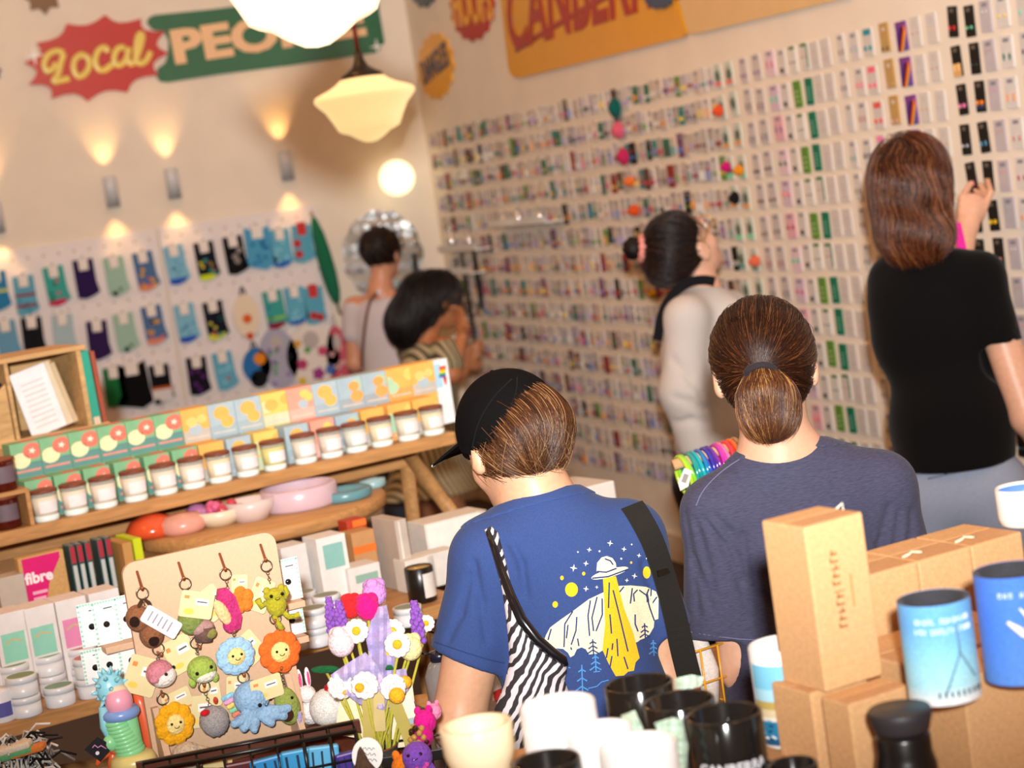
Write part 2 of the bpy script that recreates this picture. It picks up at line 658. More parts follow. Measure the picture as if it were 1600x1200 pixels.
def stroke_poly(pts, w):
	"""Outline of a thick open line in the picture plane."""
	L_, R_ = [], []
	n = len(pts)
	for i in range(n):
		a, b = pts[max(0, i - 1)], pts[min(n - 1, i + 1)]
		dx, dy = b[0] - a[0], b[1] - a[1]
		l = math.hypot(dx, dy) + 1e-9
		ww = w[i] if hasattr(w, '__len__') else w
		L_.append((pts[i][0] - dy / l * ww / 2, pts[i][1] + dx / l * ww / 2))
		R_.append((pts[i][0] + dy / l * ww / 2, pts[i][1] - dx / l * ww / 2))
	return L_ + R_[::-1]
def puff(poly, depth, bulge, step=6.0, lip=.004):
	"""A soft closed body over an outline seen in the photo: depth(x, y) is its mid depth, bulge its half thickness."""
	ps, fs = fill_px(poly, step)
	n = len(poly)
	def edge(p):
		best = 1e9
		for i in range(n):
			a, b = poly[i], poly[(i + 1) % n]
			dx, dy = b[0] - a[0], b[1] - a[1]
			t = max(0, min(1, ((p[0] - a[0]) * dx + (p[1] - a[1]) * dy) / (dx * dx + dy * dy + 1e-9)))
			best = min(best, math.hypot(p[0] - a[0] - t * dx, p[1] - a[1] - t * dy))
		return best
	E = [edge(p) for p in ps]
	mx = max(E) + 1e-9
	dep = depth if callable(depth) else (lambda x, y: depth)
	fr = [at(p[0], p[1], dep(*p) - lip - bulge * math.sqrt(max(0, 1 - (1 - e / mx) ** 2))) for p, e in zip(ps, E)]
	bk = [at(p[0], p[1], dep(*p) + lip + bulge * math.sqrt(max(0, 1 - (1 - e / mx) ** 2))) for p, e in zip(ps, E)]
	k = len(ps)
	F = []
	cnt = {}
	for f in fs:
		a, b, c = (np.array(fr[i]) for i in f[:3])
		g = f if np.dot(np.cross(b - a, c - a), CAM - a) > 0 else f[::-1]
		F.append(g)
		F.append(tuple(i + k for i in g[::-1]))
		for i in range(len(g)):
			cnt[(g[i], g[(i + 1) % len(g)])] = 1
	for (i, j) in list(cnt):
		if (j, i) not in cnt:
			F.append((j, i, i + k, j + k))
	return [tuple(p) for p in fr] + [tuple(p) for p in bk], F
# ---------------------------------------------------------------- hair
def strands(prims, seeds, flow, nstep, slen, rad, col, name, parent, m, jitter=.15, lift=.002, seed=1, droop=0.0, lens=None, groove=0.0):
	rg = np.random.RandomState(seed)
	P = np.array(seeds, float)
	n = len(P)
	hgt = np.abs(rg.normal(0, 1, n)) * lift
	if groove:
		hgt = hgt * .5 + groove * (.5 + .5 * np.sin((P @ R0) * 260 + 5 * np.sin(P @ FH * 40) + P[:, 2] * 30))
	path = [P.copy()]
	jit = rg.normal(0, jitter, (n, 3))
	fr = lens if lens is not None else rg.uniform(.6, 1.0, n)
	for s in range(nstep):
		Fv = flow(P) + jit
		e = 2e-3
		d0 = sdf_at(prims, P)
		g = np.stack([sdf_at(prims, P + np.eye(3)[i] * e) - d0 for i in range(3)], -1)
		g /= np.linalg.norm(g, axis=-1, keepdims=True) + 1e-9
		Fv = Fv - (Fv * g).sum(-1, keepdims=True) * g * (1 - droop)
		Fv /= np.linalg.norm(Fv, axis=-1, keepdims=True) + 1e-9
		P = P + Fv * slen * fr[:, None]
		d1 = sdf_at(prims, P)
		tgt = hgt * (1 + .6 * s / nstep)
		push = np.where(d1 < tgt, tgt - d1, (tgt - d1) * (1 - droop))
		P = P + g * push[:, None]
		path.append(P.copy())
	A = np.stack(path, 1)
	k = nstep + 1
	Tn = np.gradient(A, axis=1)
	Tn /= np.linalg.norm(Tn, axis=-1, keepdims=True) + 1e-9
	ref = np.array([.31, .77, .55])
	X = np.cross(Tn, ref)
	X /= np.linalg.norm(X, axis=-1, keepdims=True) + 1e-9
	Y = np.cross(Tn, X)
	w = rad * (1 - .75 * (np.arange(k) / nstep) ** 2) * np.minimum(1, (np.arange(k) + .25) / 2)
	vs = []
	for j in range(3):
		a = 2 * PI * j / 3
		vs.append(A + (X * math.cos(a) + Y * math.sin(a)) * w[None, :, None])
	VV = np.stack(vs, 2).reshape(-1, 3)
	base = (np.arange(n) * k * 3)[:, None, None]
	i = np.arange(nstep)[None, :, None] * 3
	j = np.arange(3)[None, None, :]
	j2 = (j + 1) % 3
	q = np.stack([base + i + j, base + i + j2, base + i + 3 + j2, base + i + 3 + j], -1).reshape(-1, 4)
	cc = col(rg, n)
	cols = np.repeat(cc, k * 3, 0)
	return np_obj(name, VV, q, m, parent, True, cols)
def pick_seeds(verts, n, rg, cond=None):
	v = verts if cond is None else verts[cond(verts)]
	return v[rg.randint(0, len(v), n)] + rg.normal(0, .002, (n, 3))
# ================================================================ the shop itself
XR = 3.31
_c = ray(668, 240)
YB = XR / (_c[0] / _c[1])
ZC = 4.3
XL, YF = -5.5, -3.0
WALLC = 'e9d3b8'
def slab(name, lo, hi, m):
	mb = MB()
	c = [(a + b) / 2 for a, b in zip(lo, hi)]
	mb.box([b - a for a, b in zip(lo, hi)], (0, 0, 0), m)
	return mb.build(name, M=T(*c), kind='structure')
wall_m = mat('e8dccb', 'plaster')
slab('wall_right', (XR, YF - .2, 0), (XR + .2, YB + .2, ZC), mat('e6dac9', 'plaster'))
slab('wall_back', (XL - .2, YB, 0), (XR, YB + .2, ZC), wall_m)
slab('wall_left', (XL - .2, YF - .2, 0), (XL, YB, ZC), wall_m)
slab('wall_front', (XL, YF - .2, 0), (XR, YF, ZC), wall_m)
slab('floor', (XL - .2, YF - .2, -.15), (XR + .2, YB + .2, 0), mat('3a281e', 'wood', rough=.5))
slab('ceiling', (XL - .2, YF - .2, ZC), (XR + .2, YB + .2, ZC + .15), mat('e8dccb', 'plaster'))
slab('baseboard_right', (XR - .015, YF, 0), (XR, YB - .015, .12), mat('d9c3a8', 'satin'))
slab('baseboard_back', (XL, YB - .015, 0), (XR, YB, .12), mat('d9c3a8', 'satin'))
MBK = frame((0, YB, 0), (1, 0, 0), (0, 0, 1))
MRT = frame((XR, 0, 0), (0, -1, 0), (0, 0, 1))
def wb(x, y, off=0.0):
	p = on_plane(x, y, (0, YB - off, 0), (0, 1, 0))
	return (p[0], p[2])
def wr(x, y, off=0.0):
	p = on_plane(x, y, (XR - off, 0, 0), (1, 0, 0))
	return (-p[1], p[2])
def local_poly(pts, f, off=0.0):
	return [f(x, y, off) for x, y in pts]
def ctr(poly):
	return (sum(p[0] for p in poly) / len(poly), sum(p[1] for p in poly) / len(poly))
def wall_sign(name, label, cat, base, poly, m, layers=(), th=.012, group=None):
	"""A flat sign of its own on a wall: poly in the wall's plane, layers = [(poly, material, height)]."""
	cx, cz = ctr(poly)
	mb = MB()
	mb.prism([(x - cx, z - cz) for x, z in poly], .001, th, m)
	for lp, lm, h in layers:
		mb.prism([(x - cx, z - cz) for x, z in lp], th, th + h, lm)
	o = mb.build(name, M=base @ T(cx, 0, cz), label=label, cat=cat, group=group)
	return o, cx, cz
# ---- "Local PEOPLE"
tips = [(37, 99), (56, 68), (103, 38), (163, 24), (219, 30), (257, 50), (263, 84), (246, 118), (198, 145), (136, 159), (80, 155), (44, 133)]
burst = []
for i, (x, y) in enumerate(tips):
	x2, y2 = tips[(i + 1) % len(tips)]
	burst.append((x, y))
	for t in (.25, .5, .75):
		mx, my = x + (x2 - x) * t, y + (y2 - y) * t
		k = .15 * 4 * t * (1 - t)
		burst.append((mx + (150 - mx) * k, my + (90 - my) * k))
ban = [(229, 36), (232, 28), (240, 24), (330, 15), (450, 0), (560, -14), (588, -16), (592, 20), (600, 66), (590, 82), (450, 103), (340, 117), (262, 129), (250, 128), (243, 119), (246, 107), (258, 98), (262, 84), (263, 64), (256, 50), (238, 47)]
bp = local_poly(ban, wb)
so, scx, scz = wall_sign('wall_sign', 'dark green banner sign reading PEOPLE, behind the hanging lamps', 'sign', MBK, bp, mat('2f6b4c', 'satin'), th=.014)
mb = MB()
a, b = wb(267, 78), wb(566, 33)
w = b[0] - a[0]
vs, fs = text_geo('PEOPLE', .3, .008, .014, 0, 'CENTER', 1.02)
xs = [v[0] for v in vs]
zs = [v[2] for v in vs]
sx, sz = w / (max(xs) - min(xs)), .185 / (max(zs) - min(zs))
ang = math.atan2(b[1] - a[1], b[0] - a[0])
mb.add([(v[0] * sx, v[1], v[2] * sz) for v in vs], fs, mat('f0c79a', 'satin'), M=T((a[0] + b[0]) / 2 - scx, -.018, (a[1] + b[1]) / 2 - scz) @ Matrix.Rotation(-ang, 4, 'Y'))
mb.build('lettering', so)
rp = local_poly(burst, wb)
lo_, lcx, lcz = wall_sign('wall_sign', 'red scalloped starburst sign reading Local in yellow script', 'sign', MBK @ T(0, -.016, 0), rp, mat('c23a35', 'satin'), th=.012)
mb = MB()
STK = [[(395, 335), (350, 322), (300, 345), (272, 400), (290, 450), (330, 430), (345, 395)], [(395, 335), (375, 400), (362, 460), (330, 512), (375, 505), (430, 492)],
	[(500, 345), (465, 375), (455, 430), (480, 478), (520, 470), (552, 420), (545, 365), (505, 345), (500, 345)],
	[(672, 330), (650, 300), (610, 320), (590, 380), (610, 435), (650, 440), (700, 400)],
	[(775, 300), (735, 305), (710, 350), (715, 400), (745, 410), (785, 370), (800, 300)], [(800, 300), (790, 360), (810, 402), (840, 385)],
	[(840, 385), (865, 320), (885, 240), (875, 215), (855, 240), (845, 320), (850, 385), (880, 400), (915, 370), (935, 325)]]
for st in STK:
	pts = []
	for i in range(len(st) - 1):
		for t in range(4):
			p0, p1, p2, p3 = st[max(i - 1, 0)], st[i], st[i + 1], st[min(i + 2, len(st) - 1)]
			u = t / 4
			pts.append(tuple(.5 * (2 * p1[k] + (p2[k] - p0[k]) * u + (2 * p0[k] - 5 * p1[k] + 4 * p2[k] - p3[k]) * u * u + (3 * p1[k] - p0[k] - 3 * p2[k] + p3[k]) * u ** 3) for k in (0, 1)))
	pts.append(st[-1])
	q = [wb(x / 4, y / 4) for x, y in pts]
	mb.tube([(x - lcx, -.014, z - lcz) for x, z in q], [(.004, .0165)] * len(q), mat('ead36c', 'satin'), 8, flat=(0, 1, 0))
mb.build('lettering', lo_)
for (px, py, r, lab) in ((52, 88, 16, 'white four-pointed sparkle at the tip of the red Local starburst'), (586, 74, 13, 'white four-pointed sparkle at the end of the green PEOPLE banner')):
	x, z = wb(px, py)
	k = r * 10.3 / 3000
	s = [(x + (k if i % 2 == 0 else k * .22) * math.cos(PI * i / 4), z + (k if i % 2 == 0 else k * .22) * math.sin(PI * i / 4)) for i in range(8)]
	wall_sign('sparkle_sign', lab, 'sign', MBK @ T(0, -.03, 0), s, mat('f4f2ec', 'satin'), th=.006)
for (px, py, r, c, lab) in ((-14, 112, 16, '2c3f63', 'dark blue round sign cut by the photo edge beside the Local starburst'), (66, -8, 30, '7a5a3c', 'brown starburst sign cut off above the Local starburst')):
	x, z = wb(px, py)
	k = r * 10.3 / 3000
	wall_sign('wall_sign', lab, 'sign', MBK, star(x, z, k, k * .72, 8), mat(c, 'satin'))
# ---- signs over the earring wall
def burst_px(cx, cy, rx, ry, n, k=.86, a0=0.0):
	return [(cx + (1 if i % 2 == 0 else k) * rx * math.cos(a0 + PI * i / n), cy + (1 if i % 2 == 0 else k) * ry * math.sin(a0 + PI * i / n)) for i in range(2 * n)]
def sign_text(o, cx, cz, f, body, pa, pb, h, m, bold=.004, shear=0, y=-.016):
	a, b = f(*pa), f(*pb)
	vs, fs = text_geo(body, .2, .004, bold, shear, 'CENTER', 1.0)
	xs = [v[0] for v in vs]
	zs = [v[2] for v in vs]
	w = math.hypot(b[0] - a[0], b[1] - a[1])
	sx, sz = w / (max(xs) - min(xs)), h / (max(zs) - min(zs))
	mb = MB()
	mb.add([(v[0] * sx, v[1], v[2] * sz) for v in vs], fs, m, M=T((a[0] + b[0]) / 2 - cx, y, (a[1] + b[1]) / 2 - cz) @ Matrix.Rotation(-math.atan2(b[1] - a[1], b[0] - a[0]), 4, 'Y'))
	mb.build('lettering', o)
o, x, z = wall_sign('wall_sign', 'yellow starburst sign with slanted navy lettering in the room corner', 'sign', MRT, local_poly(burst_px(683, 103, 29, 54, 14, .88), wr), mat('eba92c', 'satin'))
sign_text(o, x, z, wr, 'DANGLES', (664, 118), (703, 84), .13, mat('39405a', 'satin'), .003)
o, x, z = wall_sign('wall_sign', 'red starburst sign with yellow lettering next to the yellow signboard', 'sign', MRT, local_poly(burst_px(740, 6, 35, 60, 16, .9), wr), mat('b5201c', 'satin'))
sign_text(o, x, z, wr, 'HOOPS', (711, 14), (771, 0), .22, mat('eaa92e', 'satin'), .003)
wall_sign('wall_sign', 'small dark blue starburst sign cut off above the corner of the earring wall', 'sign', MRT, local_poly(burst_px(664, -14, 20, 27, 10, .85), wr), mat('2d3d55', 'satin'))
big = [(772, -100), (788, 0), (800, 106), (804, 116), (811, 121), (822, 120), (1000, 76), (1072, 58), (1079, 50), (1070, 22), (1050, -20), (1020, -110)]
o, x, z = wall_sign('wall_sign', 'large golden yellow signboard with red slanted script and underline', 'sign', MRT, local_poly(big, wr), mat('dd9a1f', 'satin'), th=.02)
sign_text(o, x, z, wr, 'CANBERRA', (797, 32), (1060, -62), .34, mat('a51d14', 'satin'), .004, .3, -.023)
mb = MB()
q = [wr(*p) for p in ((812, 78), (850, 54), (900, 24), (950, -4), (1000, -30))]
mb.tube([(a - x, -.022, b - z) for a, b in q], [(.003, .014)] * 5, mat('a51d14', 'satin'), 8, flat=(0, 1, 0))
mb.build('underline', o)
wall_sign('wall_sign', 'pale tan signboard beside the golden yellow signboard', 'sign', MRT, local_poly([(1082, 50), (1089, 53), (1200, 27), (1330, -4), (1320, -60), (1062, -20)], wr), mat('d9b47c', 'satin'), th=.02)
wall_sign('badge_sign', 'small navy starburst badge pinned on the yellow signboard', 'sign', MRT @ T(0, -.024, 0), local_poly(burst_px(1040, -4, 23, 18, 11, .84), wr), mat('27405f', 'satin'), th=.01)
# ---- hanging lamps
SHADE = [(.0, .0), (.022, .003), (.05, .018), (.075, .036), (.098, .044), (.112, .052), (.128, .085), (.15, .125), (.174, .15), (.184, .163), (.186, .172), (.18, .182), (.158, .192), (.125, .204), (.098, .219), (.082, .232), (.07, .236)]
CAPP = [(.075, .232), (.078, .245), (.055, .258), (.03, .275), (.018, .3), (.014, .33), (.0, .332)]
def pendant(tip, label, glow, strength, k=1.0):
	t = thing('pendant_lamp', label, 'lamp', Matrix.Translation(V(tip)) @ Matrix.Scale(k, 4), 'schoolhouse pendant lamps')
	MB().lathe(SHADE, mat('f3e6cd', 'satin', emit=strength, ecol=glow), 40).build('glass_shade', t)
	MB().lathe(CAPP, mat('1c1614', 'satin'), 28).build('fitter', t)
	top = (ZC - tip[2]) / k
	MB().tube([(0, 0, .325), (0, 0, top)], .007, mat('8c1f24', 'cloth'), 8).build('cord', t)
	MB().lathe([(0, top - .03), (.06, top - .03), (.065, top), (0, top)], mat('1c1614', 'satin'), 20).build('canopy', t)
	return t
pendant(at(581, 222, 7.0), 'white schoolhouse glass pendant lamp on a red cord, hung further back', 'ffd892', .95)
pendant(at(497, 75, 2.5), 'white schoolhouse glass pendant lamp cut by the top edge', 'ffe2b8', .9, .757)
# ---- wall lights
for i, (px, py) in enumerate(((-6, 340), (174, 300), (270, 287), (447, 259))):
	x, z = wb(px, py, .06)
	lab = ['silver cylinder wall light at the edge of the photo, above the socks', 'silver cylinder wall light above the purple sock, below the Local sign',
		'silver cylinder wall light above the gap between the sock panels', 'silver cylinder wall light in the shadow under the PEOPLE banner'][i]
	t = thing('wall_light', lab, 'lamp', T(x, YB - .06, z), 'up and down wall lights')
	MB().lathe([(0, -.078), (.026, -.078), (.029, -.075), (.034, -.078), (.036, -.08), (.036, .08), (.034, .082), (.029, .078), (.026, .078), (0, .078)], mat('cfd0d2', 'satin'), 20).build('body', t)
	MB().box((.05, .03, .05), (0, .045, 0), mat('c9ccd2', 'satin', metal=.7, rough=.35), .004).build('mount', t)
	for s in (1, -1):
		l = bpy.data.lights.new('wall_light_beam', 'SPOT')
		l.energy = 5.2 if s > 0 else 3.6
		l.color = (1, .55, .2)
		l.spot_size = math.radians(70)
		l.spot_blend = 1.0
		l.shadow_soft_size = .02
		ob = bpy.data.objects.new('wall_light_beam', l)
		COL.objects.link(ob)
		ob.matrix_world = T(x, YB - .055, z + s * .088) @ (RX(180 - 8) if s > 0 else RX(8))
x, z = wb(620, 278, .13)
t = thing('globe_light', 'round glowing globe wall light above the scalloped mirror', 'lamp', T(x, YB - .13, z))
MB().ball((0, 0, 0), .097, mat('fff4dc', 'satin', emit=1.6, ecol='ffe9b8'), 28, 18).build('globe', t)
MB().lathe([(.0, -.13), (.06, -.13), (.06, -.115), (.035, -.1), (.03, -.085)], mat('b9b2a4', 'satin', metal=.6), 20, M=RX(90)).build('mount', t)
# ---- mirror
x, z = wb(599, 398, .03)
R = 68 * 10.3 / 3000
cloud = []
for i in range(88):
	a = 2 * PI * i / 88
	cloud.append((R * (.94 + .06 * abs(math.cos(5.5 * a + .4))) * math.cos(a), R * (.94 + .06 * abs(math.cos(5.5 * a + .4))) * 1.06 * math.sin(a)))
t = thing('wall_mirror', 'round scalloped frameless mirror between the sock panel and the corner', 'mirror', T(x, YB, z))
MB().prism(cloud, .012, .022, mat('e8ecee', 'gloss', metal=1.0, rough=.03, var=0)).build('glass', t)
MB().prism([(a * .8, b * .8) for a, b in cloud], .0, .012, mat('6a5a48', 'matte')).build('backing', t)
# ================================================================ light
def lamp(kind, loc, energy, color, size=.1, **kw):
	l = bpy.data.lights.new(kw.get('name', 'lamp_light'), kind)
	l.energy = energy
	l.color = color
	if kind == 'AREA':
		l.size = size
	else:
		l.shadow_soft_size = size
	o = bpy.data.objects.new(kw.get('name', 'lamp_light'), l)
	COL.objects.link(o)
	o.location = V(loc)
	return o, l
FLASH, AMB = 2050.0, 0.26
# camera flash, held a little behind and above the camera
fl_pos = CAM - FH * .5 + UPW * .26 + R0 * .01
o, l = lamp('SPOT', fl_pos, FLASH, (1.0, .99, .97), .045, name='flash')
l.spot_size = math.radians(72)
l.spot_blend = 1.0
d = V(FH * math.cos(math.radians(10.5)) + UPW * math.sin(math.radians(10.5)) + R0 * .04)
o.rotation_euler = d.to_track_quat('-Z', 'Z').to_euler()
# warm point lights added under the ceiling as ambient fill, without fixtures
for p, e in (((-1.2, 3.4, 3.6), 150), ((1.2, 6.4, 3.5), 170), ((-2.8, 7.4, 3.5), 120), ((1.4, 1.6, 3.5), 110), ((-2.6, 1.0, 3.6), 70)):
	lamp('POINT', p, e * AMB, (1.0, .43, .12), .18, name='ceiling_lamp')
w = bpy.data.worlds.new('world')
SC.world = w
w.use_nodes = True
w.node_tree.nodes['Background'].inputs[0].default_value = (.9, .75, .6, 1)
w.node_tree.nodes['Background'].inputs[1].default_value = .1
# ================================================================ earring wall
_za, _zb = wr(1476, 8)[1], wr(1530, 366)[1]
PITCH_Z = (_za - _zb) / 6
NROW = 15
rg = random.Random(11)
WHITEC, CLEARC = 'cdc6c0', 'c9bfb6'
PAL = ['8c2f2a', 'b5651d', '2f6b55', '3a3a40', '7a4a7c', 'c8577a', 'd98a2b', '4a6ea8', 'a6a6ad', '6b8f3a', '2a7f7a', 'e2c04a', 'd9d4c8', '5a3a28', 'b03040', '9a86b8']
PALN = {'8c2f2a': 'dark red', 'b5651d': 'copper brown', '2f6b55': 'deep green', '3a3a40': 'black', '7a4a7c': 'plum', 'c8577a': 'rose', 'd98a2b': 'amber', '4a6ea8': 'blue', 'a6a6ad': 'silver',
		'6b8f3a': 'leaf green', '2a7f7a': 'teal', 'e2c04a': 'yellow', 'd9d4c8': 'pearl', '5a3a28': 'brown', 'b03040': 'crimson', '9a86b8': 'lilac', 'd0241c': 'red', 'f080b0': 'pink', '6fd0a0': 'mint',
		'e8b878': 'gold', '1a6b3a': 'green', 'f0c020': 'yellow', 'f2efe8': 'white', '4f8fb0': 'sky blue', 'f26a80': 'pink', 'e58a1a': 'orange', '1e2a50': 'navy', '5cc8b8': 'aqua', 'c07a70': 'dusty pink',
		'6a4a3c': 'brown', '303030': 'black', 'f0e0a0': 'cream', 'e05a50': 'coral', '30c090': 'mint'}
SHP = ['drop', 'stud', 'hoop', 'bar', 'leaf', 'disc']
SHN = {'drop': 'drop', 'stud': 'stud', 'hoop': 'hoop', 'bar': 'bar', 'leaf': 'leaf', 'disc': 'disc'}
def ear_shape(mb, s, x, z, w, c, y=-.008):
	m = mat(c, 'plastic')
	if s == 'drop':
		mb.ball((x, y, z), (w * .5, w * .3, w * .95), m, 8, 6)
	elif s == 'stud':
		mb.ball((x, y, z), (w * .55, w * .35, w * .55), m, 8, 6)
	elif s == 'hoop':
		mb.torus((x, y, z), w * .8, w * .16, m, 12, 5, axis='y')
	elif s == 'bar':
		mb.box((w * .5, w * .4, w * 2.6), (x, y, z), m, w * .1)
	elif s == 'leaf':
		mb.prism([(x, z + w * 1.2), (x + w * .5, z + w * .1), (x, z - w * 1.3), (x - w * .5, z + w * .1)], .006, .009, m)
	else:
		mb.prism(circ(x, z, w * .75, 12), .006, .009, m)
def card_geo(mb, w, h, c, marks=(), shapes=(), x=0, z=0, tilt=0):
	"""marks: [(polygon in 0..1 units, colour)], shapes: [(kind, u, v, size, colour)]"""
	o = mb.M
	mb.M = o @ T(x, 0, z) @ RY(tilt)
	k = 'satin' if c in ('cbc3bd', 'cdc6c0', 'c9bfb6', 'c2b8b4', 'b4abb2') else 'paper'
	mb.prism(rrect(w, h, min(w, h) * .05), .0, .006, mat(c, k))
	for poly, mc in marks:
		mb.prism([((u - .5) * w, (v - .5) * h) for u, v in poly], .006, .0066, mat(mc, 'paper'))
	for s, u, v, sz, sc in shapes:
		ear_shape(mb, s, (u - .5) * w, (v - .5) * h, sz, sc)
	mb.M = o
def pair(s, c, v=.3, sz=.009, sep=.28):
	return [(s, .5 - sep, v, sz, c), (s, .5 + sep, v, sz, c)]
U = lambda *p: list(p)
HEADW = [([(.25, .8), (.75, .8), (.75, .92), (.25, .92)], '8b8790')]
RAIN = [([(0, 0), (.18, 0), (.75, .78), (.4, .82), (0, .55)], '5a2a86'), ([(.05, 0), (.25, 0), (.85, .8), (.6, .8)], 'c42030'), ([(.22, 0), (.42, 0), (1, .72), (1, .84), (.8, .8)], 'e8702a'),
		([(.4, 0), (.55, 0), (1, .56), (1, .72)], 'efb52a'), ([(.55, 0), (1, 0), (1, .56)], '5a4a9a'), ([(0, .84), (1, .84), (1, 1), (0, 1)], '7a3f86')]
GREENT = [([(.15, .12), (.85, .12), (.85, .88), (.15, .88)], None)]
def lines(c, n=5, x0=.3, x1=.7, z0=.2, z1=.75):
	out = []
	for i in range(n):
		v = z0 + (z1 - z0) * i / n
		out.append(([(x0, v), (x1, v), (x1, v + .05), (x0, v + .05)], c))
	return out
# column centre at the top row, card width in metres, what hangs there
BK = ['d0241c', '6fd0a0', 'e8b878', '303030', 'f080b0', 'e58a1a', 'c9c9d0', '4f8fb0', 'f26a80', 'e8b878', 'f2efe8', 'f0c020', '1a6b3a', 'c07a70', 'f0c020', 'd9d4c8']
COLS = [(1598, .05, 'wt'), (1566, .05, 'wv'), (1540, .048, 'gl'), (1516, .040, 'bk2'), (1488, .040, 'bk1'), (1455, .046, 'wg'), (1432, .046, 'wp'), (1410, .052, 'rb'), (1384, .046, 'kr'),
		(1358, .05, 'mx'), (1336, .045, 'wh'), (1314, .042, 'wb'), (1291, .05, 'pl'), (1273, .05, 'pl'), (1257, .048, 'tg'), (1239, .048, 'og'), (1222, .045, 'bd'), (1204, .06, 'pk'), (1182, .055, 'dk'),
		(1163, .05, 'dk'), (1141, .05, 'gh'), (1122, .05, 'gh')]
def spec(kind, r):
	"""(card colour, width factor, marks, earrings, short words for what the card looks like)"""
	q = random.Random(kind + str(r))
	if kind == 'wt':
		c = ['5cc8b8', '1e2a50', 'c8577a', 'e2c04a', 'b03040'][r % 5]
		return 'cdc6c0', 1, HEADW, pair('drop', c, .4, .008), 'white card with %s drops' % PALN[c]
	if kind == 'wv':
		c = ['f0c020', '2f6b55', 'e58a1a', 'c07a70', 'b03040', 'd98a2b', '303030', 'd98a2b', 'f2efe8', 'c07a70'][r % 10]
		s = ['stud', 'leaf', 'bar', 'drop', 'drop', 'drop'][r % 6]
		return 'd2cdc8', 1, HEADW, pair(s, c, .35, .009), 'white card with %s %ss' % (PALN[c], SHN[s])
	if kind == 'gl':
		c = ['f2efe8', 'c07a70', 'f080b0', 'd98a2b', 'f26a80', 'a6a6ad'][r % 6]
		return 'b9b0b4', 1, HEADW, [('stud', .3, .65, .005, c), ('stud', .7, .65, .005, c)], 'grey printed card with tiny %s studs' % PALN[c]
	if kind in ('bk1', 'bk2'):
		c = BK[(2 * r + (kind == 'bk2')) % 16]
		s = ['stud', 'disc', 'bar', 'drop'][q.randrange(4)]
		mk = [([(.3, .8), (.7, .8), (.7, .92), (.3, .92)], '6a5f52')]
		if kind == 'bk2' and r == 2:
			mk += [([(0, .28), (1, .28), (1, .36), (0, .36)], 'd0541c'), ([(0, .12), (1, .12), (1, .24), (0, .24)], '1e3a60')]
		if kind == 'bk1' and r == 1:
			mk += [([(.05, 0), (.95, 0), (.95, .42), (.05, .42)], 'd9a868')]
		return '141210', 1, mk, pair(s, c, .3, .009), 'black card with %s %ss' % (PALN.get(c, 'silver'), SHN[s])
	if kind in ('wg', 'wp'):
		c = ['e8b878', 'c07a70', 'a6a6ad', 'd98a2b', 'e05a50'][(r + (kind == 'wp')) % 5]
		return 'cdc6c0', 1, lines('c4bcb8', 2, .3, .7, .7, .9), pair('stud', c, .45, .006), 'white card with small %s studs' % PALN[c]
	if kind == 'rb':
		return '7a3f86', 1, RAIN, [], 'purple card with a printed rainbow swoosh'
	if kind == 'kr':
		return 'b8935a', 1, [(circ(.5, .78, .14, 10, .08), 'cfc8bc')], pair('drop', ['303030', 'b8935a', 'd0a0a0'][r % 3], .12, .008), 'kraft brown card with a round hole'
	if kind == 'mx':
		c = ['2a8fa0', 'f26a80', 'e05a50', 'f080b0', 'd98a2b', '303030', '2a7f7a'][r % 7]
		return 'cbc3bd', 1, [([(.1, .75), (.9, .75), (.9, .95), (.1, .95)], c)], pair('disc', c, .3, .011), 'white card topped in %s with discs' % PALN.get(c, 'blue')
	if kind == 'wh':
		c = ['a6a6ad', 'f26a80', 'c07a70', '303030', 'f080b0', 'd9d4c8', '6a4a3c'][r % 7]
		return 'cdc6c0', 1, HEADW, pair('hoop', c, .4, .010), 'white card with %s hoops' % PALN[c]
	if kind == 'wb':
		c = ['6a4a3c', '303030', 'a6a6ad', '2a7f7a', '6a4a3c'][r % 5]
		return 'cdc6c0', .9, HEADW, pair('bar', c, .35, .007), 'narrow white card with %s bars' % PALN[c]
	if kind == 'pl':
		return 'cbc3bd', 1, lines('bdb3ae', 4), pair('stud', q.choice(['a6a6ad', 'd9d4c8', 'c07a70']), .3, .005), 'pale printed card with tiny studs'
	if kind == 'tg':
		if r % 2 == 1 or r in (2, 8):
			return '0f6f54', .85, lines('7fb59f', 4), [], 'teal green card with faint white print'
		return 'cdc6c0', 1, [([(.1, .88), (.9, .88), (.9, 1), (.1, 1)], '3c7a4a'), ([(.8, .1), (.95, .1), (.95, .88), (.8, .88)], '3c7a4a')], pair('stud', 'b03040', .5, .006), 'white card edged in green'
	if kind == 'og':
		if r % 2 == 1:
			return '5d8a34', .9, lines('b8c89a', 3), [], 'olive green card with pale print'
		return 'd2cec6', .9, [([(.1, .88), (.9, .88), (.9, 1), (.1, 1)], '4c7a44')], pair('drop', '3a3a40', .4, .006), 'white card with a green header strip'
	if kind == 'bd':
		return 'cdc6c0', 1, HEADW, [('stud', .5, .2, .017, '2a2320')], 'white card with one big black bead'
	if kind == 'pk':
		c = ['c8577a', '30c090', '7a4a7c', '1a6b3a', 'e05a50', 'b03040', '30c090'][r % 7]
		return ['d9c0c8', 'cdb6c4', 'd8a8b0'][r % 3], 1, HEADW, pair(q.choice(['disc', 'leaf', 'drop']), c, .45, .011), 'pink card with %s shapes' % PALN[c]
	if kind == 'dk':
		c = q.choice(['5a3a28', '3a3a40', '8c2f2a', '7a4a7c', '303030'])
		s = q.choice(['drop', 'bar', 'disc'])
		return 'c2b8b4', .95, HEADW, pair(s, c, .3, .010), 'clear card with %s %ss' % (PALN[c], SHN[s])
